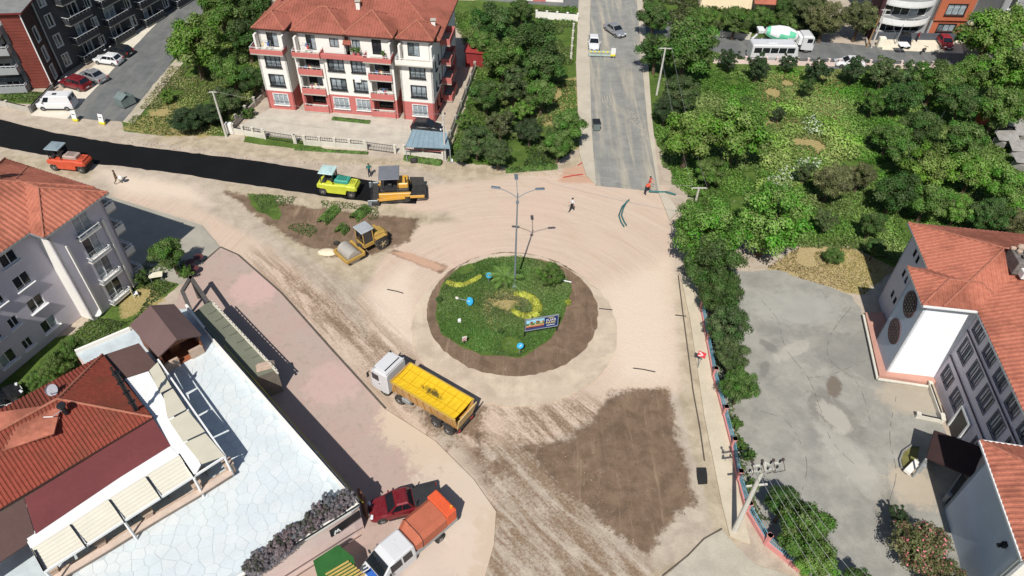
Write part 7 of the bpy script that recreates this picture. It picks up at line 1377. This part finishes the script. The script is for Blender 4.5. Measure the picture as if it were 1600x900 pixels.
m = MB(); m.tube([G(875, 437, .12), G(893, 441, .12)], .06, 6); tag(obj('pipe', m, white, world=True), 'short white pipe lying at the right of the island bush', 'pipe')
p = G(1090, 576); s_ = root('chevron_sign', 'red and white chevron sign on a post at the right pavement', 'sign', p, -.5); m = MB(); m.tube([(0, 0, 0), (0, 0, 2.0)], .04, 6); obj('post', m, galv, s_); m = MB(); m.box(0, -.06, 2.0, .7, .04, .7, 0, 0, 0); b_ = obj('board', m, M('sign red', S(214, 70, 80), .5), s_); m = MB(); m.bar((-.25, -.09, 1.75), (.1, -.09, 2.0), .03, .12); m.bar((-.25, -.09, 2.25), (.1, -.09, 2.0), .03, .12); obj('chevron', m, white, b_)
# road works boards
for lb, a, b in (('yellow and white roadworks board nearest the white van', 119, 189), ('yellow and white roadworks board in the mouth of the side street', 161, 194)):
    s_ = root('roadworks_board', lb, 'sign', G(a, b), -.3); m = MB(); m.box(0, 0, .85, .75, .05, 1.1, 0, 0, 0, 1, 1, 0, -.2); q = obj('board', m, white, s_); m = MB(); m.box(0, -.03, .2, .85, .3, .35, 0, 0, .05); obj('base', m, M('yellow board', S(226, 214, 60), .6), s_); m = MB(); m.box(.05, -.12, 1.05, .45, .03, .08, 0, 0, 0); obj('print', m, dark_met, q)
A, B_ = G(919, 90), G(958, 91); s_ = root('road_barrier', 'striped barrier with a yellow and white sign across the north road', 'barrier', (A+B_)/2, 0); Lb = (B_-A).length
m = MB(); m.box(0, 0, 1.0, Lb, .06, .22); m.box(0, 0, .45, Lb, .06, .18); q = obj('rail', m, M('pale green rail', S(176, 200, 190), .6), s_)
for i in range(6): m = MB(); m.box(-Lb/2+.3+i*Lb/6, -.035, 1.0, .3, .02, .22); obj('stripe', m, M('yellow board', S(226, 214, 60), .6), q)
for x in (-Lb/2, 0, Lb/2): m = MB(); m.bar((x, -.3, .02), (x, 0, 1.1), .06); m.bar((x, .3, .02), (x, 0, 1.1), .06); obj('leg', m, galv, s_)
m = MB(); m.box(Lb/2-.1, -.1, 1.1, .7, .06, 1.1, 0, 0, 0); obj('sign_face', m, white, s_); m = MB(); m.box(Lb/2-.1, -.14, .55, .7, .1, .3); obj('sign_base', m, M('yellow board', S(226, 214, 60), .6), s_)
# skip on the side street, bin on the north road
loc, rz = heading((190, 168), (206, 160)); s_ = root('rubbish_skip', 'open grey metal rubbish skip at the kerb of the side street', 'skip', loc, rz); m = MB(); mm_ = M('skip grey', S(110, 122, 120), .6, .15)
for y in (-.75, .75): m.box(0, y, .75, 1.9, .06, 1.1, 0, 0, 0, 1, 1, 0, -.1 if y < 0 else .1)
m.box(-.95, 0, .75, .06, 1.5, 1.1); m.box(.95, 0, .75, .06, 1.5, 1.1); m.box(0, 0, .2, 1.8, 1.4, .08); obj('body', m, mm_, s_); m = MB(); m.slab3([(-.95, -.8, 1.3), (.1, -.8, 1.75), (.1, .8, 1.75), (-.95, .8, 1.3)], .04); obj('lid', m, mm_, s_)
for x in (-.7, .7): m = MB(); m.cyl((x, -.5, .12), (x, .5, .12), .1, n=8); obj('axle', m, black, s_)
p = G(931, 202); s_ = root('rubbish_bin', 'dark grey rubbish bin standing on the lower north road', 'bin', p, .1); m = MB(); m.box(0, 0, .6, .85, 1.2, .95, 0, 0, .05, 1.1, 1.1); obj('body', m, mm_, s_); m = MB(); m.box(0, 0, 1.14, 1.0, 1.35, .1, 0, 0, .03); obj('lid', m, dark_met, s_)
for y in (-.45, .45): m = MB(); m.cyl((-.4, y, .1), (.4, y, .1), .1, n=8); obj('wheel', m, black, s_)
p = G(1374, 73); m = MB(); m.box(p.x, p.y, .8, 1.0, .7, 1.6, 0, 0, .05); m.box(p.x, p.y-.37, .8, .8, .03, 1.3); tag(obj('utility_cabinet', m, M('cabinet cream', S(232, 226, 206), .6, .05), world=True), 'cream utility cabinet at the corner of the east street', 'cabinet')
p = G(361, 208); m = MB(); m.box(p.x, p.y, .75, .8, .5, 1.5, 0, 0, .05); m.box(p.x, p.y-.27, .8, .6, .03, 1.1); tag(obj('utility_cabinet', m, whitep, world=True), 'white utility cabinet at the left end of the forecourt wall', 'cabinet')
# turquoise pipes
teal = M('teal pipe', S(52, 104, 104), .5, .1)
for lb, pts in (('outer curved teal pipe lying on the junction', ((983, 312), (972, 323), (967, 336), (970, 346), (975, 354))), ('inner curved teal pipe lying on the junction', ((980, 314), (974, 325), (971, 336), (975, 346), (979, 352)))): m = MB(); m.tube([G(a, b, .1) for a, b in pts], .085, 8); tag(obj('plastic_pipe', m, teal, world=True), lb, 'pipe')
m = MB(); m.tube([G(a, b, .15) for a, b in ((1014, 299), (1028, 300), (1042, 300), (1056, 304))], .11, 8); tag(obj('plastic_pipe', m, teal, world=True), 'straight teal pipe held by the two orange workers', 'pipe')
for lb, pts in (('dark crack line along the plaza dust', ((605, 452), (620, 455), (630, 458))), ('dark seam across the right ring road', ((936, 482), (957, 484))), ('dark seam across the right pavement', ((1055, 492), (1072, 494))), ('rusty bars lying below the ring road', ((989, 575), (1005, 577), (1024, 581)))): m = MB(); m.tube([G(a, b, .06) for a, b in pts], .05, 5); tag(obj('iron_bar', m, dark_met, world=True), lb.replace('crack line along the plaza dust', 'iron bar left of the island').replace('seam', 'iron bar'), 'bar')
m = MB(); m.tube([G(a, b, .14) for a, b in ((1060, 430), (1066, 480), (1074, 540), (1083, 610), (1094, 670), (1101, 720))], .05, 5); tag(obj('drain_line', m, M('dark kerb', S(92, 84, 74)), world=True), 'dark joint line along the right pavement', kind='structure')
m = MB(); m.tube([G(a, b, .02) for a, b in ((1035, 900), (1075, 868), (1100, 842), (1128, 826))], .06, 5); tag(obj('joint_line', m, M('dark kerb', S(92, 84, 74)), world=True), 'dark joint between dirt and concrete at the bottom right', kind='structure')
for lb, pts in (('red hose lying by the orchard corner', ((880, 277), (895, 274), (911, 272))), ('second red hose lying by the orchard corner', ((903, 258), (911, 253)))): m = MB(); m.tube([G(a, b, .08) for a, b in pts], .06, 5); tag(obj('hose', m, M('hose red', S(190, 70, 60), .6), world=True), lb, 'hose')
# loose lumps of earth and stones (uncountable)
def lumps(name, label, px, n, smin, smax, mat, seed):
    r = random.Random(seed); poly = polyW(px); m = MB(); xs = [p[0] for p in poly]; ys = [p[1] for p in poly]; c = 0
    while c < n:
        x, y = r.uniform(min(xs), max(xs)), r.uniform(min(ys), max(ys))
        if sdf(np.array([x]), np.array([y]), poly)[0] < 0: continue
        s = r.uniform(smin, smax)*r.uniform(.5, 1); m.box(x, y, s*.2, s, s*r.uniform(.6, 1), s*.7, 0, r.uniform(0, 3), s*.2, .7, .7); c += 1
    o = obj(name, m, mat, world=True); tag(o, label, 'earth', kind='stuff')
lumps('earth_clods', 'clods of earth on the brown right hand patch', [(955, 616), (1042, 612), (1085, 790), (1000, 870), (840, 735), (925, 655)], 300, .05, .16, M('clod brown', S(112, 88, 68), .95, .2), 1)
lumps('verge_stones', 'loose stones along the verge of the black asphalt', [(180, 212), (400, 245), (640, 252), (880, 270), (870, 280), (650, 266), (400, 252), (200, 224)], 420, .06, .25, M('verge stone', S(176, 160, 136), .95, .2), 2)
lumps('ring_clods', 'clods of earth on the soil ring of the island', [(690, 560), (820, 585), (930, 520), (925, 470), (890, 500), (860, 560), (760, 565)], 260, .04, .13, M('clod brown', S(112, 88, 68)), 3)
lumps('field_stones', 'small stones scattered around the lower dirt area', [(740, 700), (900, 700), (1020, 890), (770, 900)], 260, .04, .13, M('verge stone', S(176, 160, 136)), 4)
# heap of pale sand at the drum roller, earth ridge
m = MB(); p = G(512, 394); m.ball((p.x, p.y, 0), 1.1, .6, .25, 14, 6); tag(obj('sand_heap', m, M('sand pale', S(224, 208, 180), .95, .1), world=True, smooth=True), 'small pale sand heap beside the roller drum', 'heap')
m = MB(); p = G(526, 382); m.ball((p.x, p.y, .2), .35, .3, .25, 10, 6); tag(obj('tar_bucket', m, black, world=True), 'black bucket lump near the drum roller', 'bucket')
m = MB(); p = G(647, 254); m.box(p.x, p.y, .3, .9, .5, .6, 0, .2, .12); tag(obj('rubbish_bag', m, black, world=True), 'black rubbish bag on the verge below the carport', 'bag')
# railing with pink base along the pavement
pw = [(1095, 483), (1104, 535), (1114, 590), (1130, 650), (1143, 700), (1152, 750), (1166, 800), (1196, 850), (1248, 893), (1275, 915)]
blue_r = M('light blue railing', S(110, 168, 190), .5, .08); pinkw = M('pink wall', S(206, 140, 134), .85, .1)
for i, (a, b) in enumerate(zip(pw, pw[1:])): fence_run('railing', ['first', 'second', 'third', 'fourth', 'fifth', 'sixth', 'seventh', 'eighth', 'ninth'][i]+' stretch from the top of the light blue railing on a pink wall', G(*a), G(*b), .45, 1, pinkw, 'railing', .75, spacing=.16, railm=blue_r)
# debris yard at the right edge
rs_ = random.Random(9)
for i, (a, b) in enumerate(((1568, 225), (1590, 240), (1598, 215), (1580, 205), (1595, 260))):
    p = G(a, b); m = MB(); m.slab3([Vector((p.x-1.6, p.y-1, .9+rs_.random()*.6)), Vector((p.x+1.4, p.y-.8, .8)), Vector((p.x+1.5, p.y+1, 1.5)), Vector((p.x-1.3, p.y+1.1, 1.3))], .05); m.box(p.x, p.y, .4, 2.4, 1.6, .8, 0, rs_.random())
    tag(obj('scrap_sheet', m, M('scrap grey', S(150, 146, 140), .7, .2), world=True), ['rusty grey sheet pile at the left of the debris yard', 'grey sheet pile in the middle of the debris yard', 'grey sheet pile at the right edge of the debris yard', 'small sheet pile at the back of the debris yard', 'pale sheet pile at the front of the debris yard'][i], 'scrap')
for i, (a, b, c, d) in enumerate(((1540, 208, 1556, 188), (1556, 205, 1570, 188), (1466, 190, 1478, 172))): m = MB(); m.bar(G(a, b, .4), G(c, d, 1.4), .12, .12); tag(obj('pole_timber', m, M('bleached timber', S(190, 180, 160), .8), world=True), ['bleached pole leaning left in the debris yard', 'bleached pole leaning right in the debris yard', 'bleached pole in the grove left of the debris yard'][i], 'timber')
p = G(1530, 195); m = MB(); m.box(p.x, p.y, 1.0, 1.2, 1.0, 2.0, 0, .3, .05); m.box(p.x, p.y, 2.1, 1.5, 1.3, .12, 0, .3); tag(obj('brick_hut', m, M('hut orange', S(190, 100, 70), .8, .15), world=True), 'tiny orange brick hut in the grove by the debris yard', 'hut')
# plastic chair and table on the garden lawn
p = G(213, 463); c = root('garden_chair', 'white plastic garden chair on the lawn by the lilac block', 'chair', p, .6); m = MB(); m.box(0, 0, .43, .5, .5, .05, 0, 0, .02); obj('seat', m, white, c); m = MB(); m.box(-.23, 0, .7, .05, .5, .5, 0, 0, .02); obj('backrest', m, M('cream cushion', S(236, 226, 160), .7), c)
for x, y in ((-.2, -.2), (.2, -.2), (.2, .2), (-.2, .2)): m = MB(); m.box(x, y, .2, .05, .05, .4); obj('leg', m, white, c)
p = G(226, 440); c = root('garden_table', 'pale garden table top in the shade by the leafy tree', 'table', p+Vector((1.2, .3, 0)), .3); m = MB(); m.box(0, 0, .7, 1.3, .8, .06, 0, 0, .02); obj('table_top', m, M('cream top', S(220, 214, 190), .6), c)
for x, y in ((-.5, -.3), (.5, -.3), (.5, .3), (-.5, .3)): m = MB(); m.box(x, y, .34, .06, .06, .66); obj('leg', m, galv, c)
p = G(154, 494); c = root('garden_dish', 'white satellite dish leaning on the ground by the lilac block', 'dish', p, 0); m = MB(); m.cyl((0, 0, .5), (.1, -.08, .6), .1, .4, 16, cap=False); m.cyl((.1, -.08, .6), (.105, -.085, .605), .4, .4, 16); obj('dish', m, white, c); m = MB(); m.tube([(0, 0, 0), (0, 0, .5)], .05, 5); obj('stand', m, galv, c)
# ---------------------------------------------------------------- people: one continuous skinned body each
skin_m = M('skin', S(186, 134, 108), .6, .05); hair_m = M('dark hair', (.012, .010, .009), .7)
def person(label, px, py, rz, shirt, trousers, pose='stand', hat=None, hold=None, scale=1.0, z=0, vest=None):
    loc = G(px, py, z); r = root('person', label, 'person', loc, rz)
    J = dict(pel=(0, 0, .93), wst=(0, 0, 1.08), ch=(0, 0, 1.32), nk=(0, 0, 1.48), hd=(.02, 0, 1.60), tp=(.02, 0, 1.72), ls=(0, .19, 1.42), rs=(0, -.19, 1.42), le=(-.02, .26, 1.14), re=(-.02, -.26, 1.14), lh=(.08, .27, .90), rh=(.08, -.27, .90),
             lk=(.03, .10, .50), rk=(.03, -.10, .50), la=(-.02, .11, .08), ra=(-.02, -.11, .08), lt=(.14, .12, .03), rt=(.14, -.12, .03))
    if pose == 'walk': J.update(lk=(.20, .10, .52), la=(.28, .10, .09), lt=(.43, .11, .06), rk=(-.06, -.10, .50), ra=(-.34, -.10, .16), rt=(-.22, -.11, .05), le=(-.14, .25, 1.16), lh=(-.05, .26, .93), re=(.12, -.25, 1.16), rh=(.3, -.22, 1.02))
    if pose == 'bend': J.update(wst=(.06, 0, 1.05), ch=(.28, 0, 1.20), nk=(.40, 0, 1.27), hd=(.50, 0, 1.30), tp=(.60, 0, 1.36), ls=(.34, .18, 1.20), rs=(.34, -.18, 1.20), le=(.42, .22, .94), re=(.42, -.22, .94), lh=(.50, .14, .72), rh=(.50, -.14, .72), lk=(.12, .12, .5), rk=(.05, -.12, .5))
    if pose == 'reach': J.update(le=(.2, .25, 1.22), lh=(.42, .2, 1.12), re=(.2, -.25, 1.22), rh=(.42, -.2, 1.12))
    ks = list(J); E = [('pel', 'wst'), ('wst', 'ch'), ('ch', 'nk'), ('nk', 'hd'), ('hd', 'tp'), ('ch', 'ls'), ('ch', 'rs'), ('ls', 'le'), ('rs', 're'), ('le', 'lh'), ('re', 'rh'), ('pel', 'lk'), ('pel', 'rk'), ('lk', 'la'), ('rk', 'ra'), ('la', 'lt'), ('ra', 'rt')]
    R = dict(pel=.15, wst=.13, ch=.16, nk=.06, hd=.095, tp=.07, ls=.075, rs=.075, le=.05, re=.05, lh=.035, rh=.035, lk=.07, rk=.07, la=.045, ra=.045, lt=.04, rt=.04)
    V = [J[k] for k in ks]; EE = [(ks.index(a), ks.index(b)) for a, b in E]; RR = [R[k] for k in ks]
    for s in ('l', 'r'):   # five fingers
        w_ = Vector(J[s+'h']); d = (w_-Vector(J[s+'e'])).normalized(); sd_ = Vector((0, 0, 1)).cross(d).normalized() if abs(d.z) < .9 else Vector((1, 0, 0))
        for k, (o_, ln) in enumerate(((-.03, .07), (-.012, .085), (.008, .08), (.026, .065))): V.append(tuple(w_+d*.05+sd_*o_)); V.append(tuple(w_+d*(.05+ln)+sd_*o_*1.2+Vector((.015, 0, 0)))); n_ = len(V); EE += [(ks.index(s+'h'), n_-2), (n_-2, n_-1)]; RR += [.012, .009]
        V.append(tuple(w_+d*.02+sd_*-.06)); V.append(tuple(w_+d*.06+sd_*-.08)); n_ = len(V); EE += [(ks.index(s+'h'), n_-2), (n_-2, n_-1)]; RR += [.013, .01]
    me = bpy.data.meshes.new('body'); me.from_pydata(V, EE, []); o = bpy.data.objects.new('body', me); COL.objects.link(o); md = o.modifiers.new('s', 'SKIN'); sv = me.skin_vertices[0].data
    for i, q in enumerate(RR): sv[i].radius = (q, q); 
    sv[0].use_root = True; o.modifiers.new('u', 'SUBSURF').levels = 1; bpy.context.view_layer.update(); dg = bpy.context.evaluated_depsgraph_get(); m2 = bpy.data.meshes.new_from_object(o.evaluated_get(dg)); bpy.data.objects.remove(o)
    m2.materials.clear(); 
    for q in (skin_m, shirt, trousers, M('shoe black', (.02, .02, .02), .6)): m2.materials.append(q)
    jj = {k: Vector(v) for k, v in J.items()}
    def seg(p, a, b): ab = b-a; t_ = max(0, min(1, (p-a).dot(ab)/ab.dot(ab))); return (p-a-ab*t_).length
    for f in m2.polygons:
        c = f.center; best = min((seg(c, jj[a], jj[b])/ (R[a]+R[b]), (a, b)) for a, b in E)[1]
        f.material_index = 1 if best in (('wst', 'ch'), ('ch', 'nk'), ('ch', 'ls'), ('ch', 'rs'), ('ls', 'le'), ('rs', 're')) else 2 if best in (('pel', 'wst'), ('pel', 'lk'), ('pel', 'rk'), ('lk', 'la'), ('rk', 'ra')) else 3 if best in (('la', 'lt'), ('ra', 'rt')) else 0
        f.use_smooth = True
    obj('body', None, None, r, mesh=m2); hd = jj['hd']; up = (jj['tp']-jj['hd']).normalized()
    m = MB(); m.ball(hd+up*.06-Vector((.02, 0, 0)), .105, .10, .09, 10, 6); obj('hair' if not hat else 'cap', m, hat or hair_m, r, smooth=True)
    m = MB(); fx_ = hd+Vector((.1, 0, 0))
    for q in (-.035, .035): m.ball(fx_+Vector((-.01, q, .03)), .012, n=6, m=4)
    obj('eyes', m, hair_m, r); m = MB(); m.ball(fx_+Vector((.005, 0, -.002)), .018, .014, .025, 6, 4); obj('nose', m, skin_m, r)
    m = MB(); m.box(fx_.x-.004, 0, fx_.z-.045, .012, .05, .01); obj('mouth', m, M('lip', S(150, 80, 74), .6), r); m = MB(); [m.ball(hd+Vector((-.0, q, 0)), .02, .012, .03, 6, 4) for q in (-.1, .1)]; obj('ears', m, skin_m, r)
    if vest: m = MB(); c_ = (jj['wst']+jj['ch'])/2+Vector((0, 0, .06)); m.ball(c_, .175, .215, .27, 12, 8); obj('vest', m, vest, r, smooth=True)
    r.scale = (scale,)*3; return r
wsh = M('white shirt', (.7, .7, .7), .8); blk = M('black trousers', (.015, .015, .018), .8); orv = M('orange workwear', S(226, 92, 56), .7); navy = M('navy trousers', (.03, .035, .05), .8); tealc = M('teal shirt', S(50, 120, 110), .8); brn = M('brown coat', S(104, 88, 70), .85); redv = M('red vest', S(200, 70, 60), .7)
person('man in white shirt and black trousers striding across the junction', 893, 330, -2.9, wsh, blk, 'walk', scale=1.08)
person('worker in orange workwear bending by the teal pipe', 1007, 304, .5, orv, navy, 'bend', hat=M('orange cap', S(220, 110, 70), .6), scale=1.08, vest=None)
person('worker in red and dark clothes standing behind the orange worker', 1013, 296, -.3, redv, navy, 'reach', scale=1.08)
person('worker in teal shirt standing behind the asphalt paver', 578, 276, -1.2, tealc, navy, 'stand', scale=1.08)
person('person in a brown coat carrying a white bag beside the dirt road', 185, 287, .2, brn, brn, 'walk', scale=1.08)
p = G(185, 287)+Vector((.5, .0, 0)); m = MB(); m.ball((p.x, p.y, .85), .3, .22, .3, 10, 7); tag(obj('carried_bag', m, white, world=True, smooth=True), 'white bulky bag carried by the person in brown', 'bag')
person('person in dark clothes standing behind the red hatchback', 1431, 66, 0, darkred, navy, 'stand', scale=1.0)
# laundry and pots on the balconies of the red and white block
cl_ = [M('cloth %d' % i, c, .8) for i, c in enumerate((S(220, 220, 225), S(90, 120, 170), S(200, 90, 90), S(230, 210, 150)))]
for i, (x, z, lb) in enumerate(((6.5, 8.2, 'top left loggia balcony'), (15.6, 5.5, 'upper right loggia balcony'), (6.8, 2.8, 'first floor left loggia balcony'), (1.4, 8.2, 'far left top balcony'), (15.8, 2.8, 'first floor right loggia balcony'), (6.4, 5.4, 'upper left loggia balcony'))):
    q = fb(x, .25, z+.2); c = root('laundry_rack', 'laundry drying on a rack on the '+lb, 'laundry rack', q, math.atan2(fb.x.y, fb.x.x)); m = MB()
    for a_ in (-.5, .5): m.bar((a_, -.25, 0), (a_, .25, .95), .03); m.bar((a_, .25, 0), (a_, -.25, .95), .03)
    m.bar((-.5, -.25, .95), (.5, -.25, .95), .03); m.bar((-.5, .25, .95), (.5, .25, .95), .03); obj('rack', m, galv, c)
    for k in range(3): m = MB(); m.box(-.32+k*.32, -.25+(k % 2)*.5, .72, .26, .02, .5); obj('cloth', m, cl_[(i+k) % 4], c)
for i, (x, lb) in enumerate(((12.6, 'left'), (13.2, 'middle'), (16.4, 'right'))):
    q = fb(x, .1, 8.5 if x < 14 else 8.3); c = root('potted_plant', 'green '+lb+' potted plant on the top floor ledge of the red white block', 'plant', q); m = MB(); m.cyl((0, 0, 0), (0, 0, .3), .14, .18, 8); obj('pot', m, redp, c); o = obj('foliage', None, None, c, (0, 0, .65), mesh=PROTO['loose'][i]); o.scale = (.42,)*3; o.color = (*COLS['m'], 1)
# benches and cafe clutter near the timber frame
for i, (a, b) in enumerate(((300, 418), (313, 410), (306, 428))): p = G(a, b); c = root('outdoor_table', ['dark round table nearest the leafy tree', 'dark round table at the plaza edge', 'dark round table beside the timber frame'][i], 'table', p); m = MB(); m.cyl((0, 0, .72), (0, 0, .76), .5, n=14); obj('table_top', m, M('dark red top', S(90, 50, 50), .6), c); m = MB(); m.cyl((0, 0, 0), (0, 0, .72), .05, n=6); m.cyl((0, 0, 0), (0, 0, .04), .25, n=8); obj('leg', m, dark_met, c)
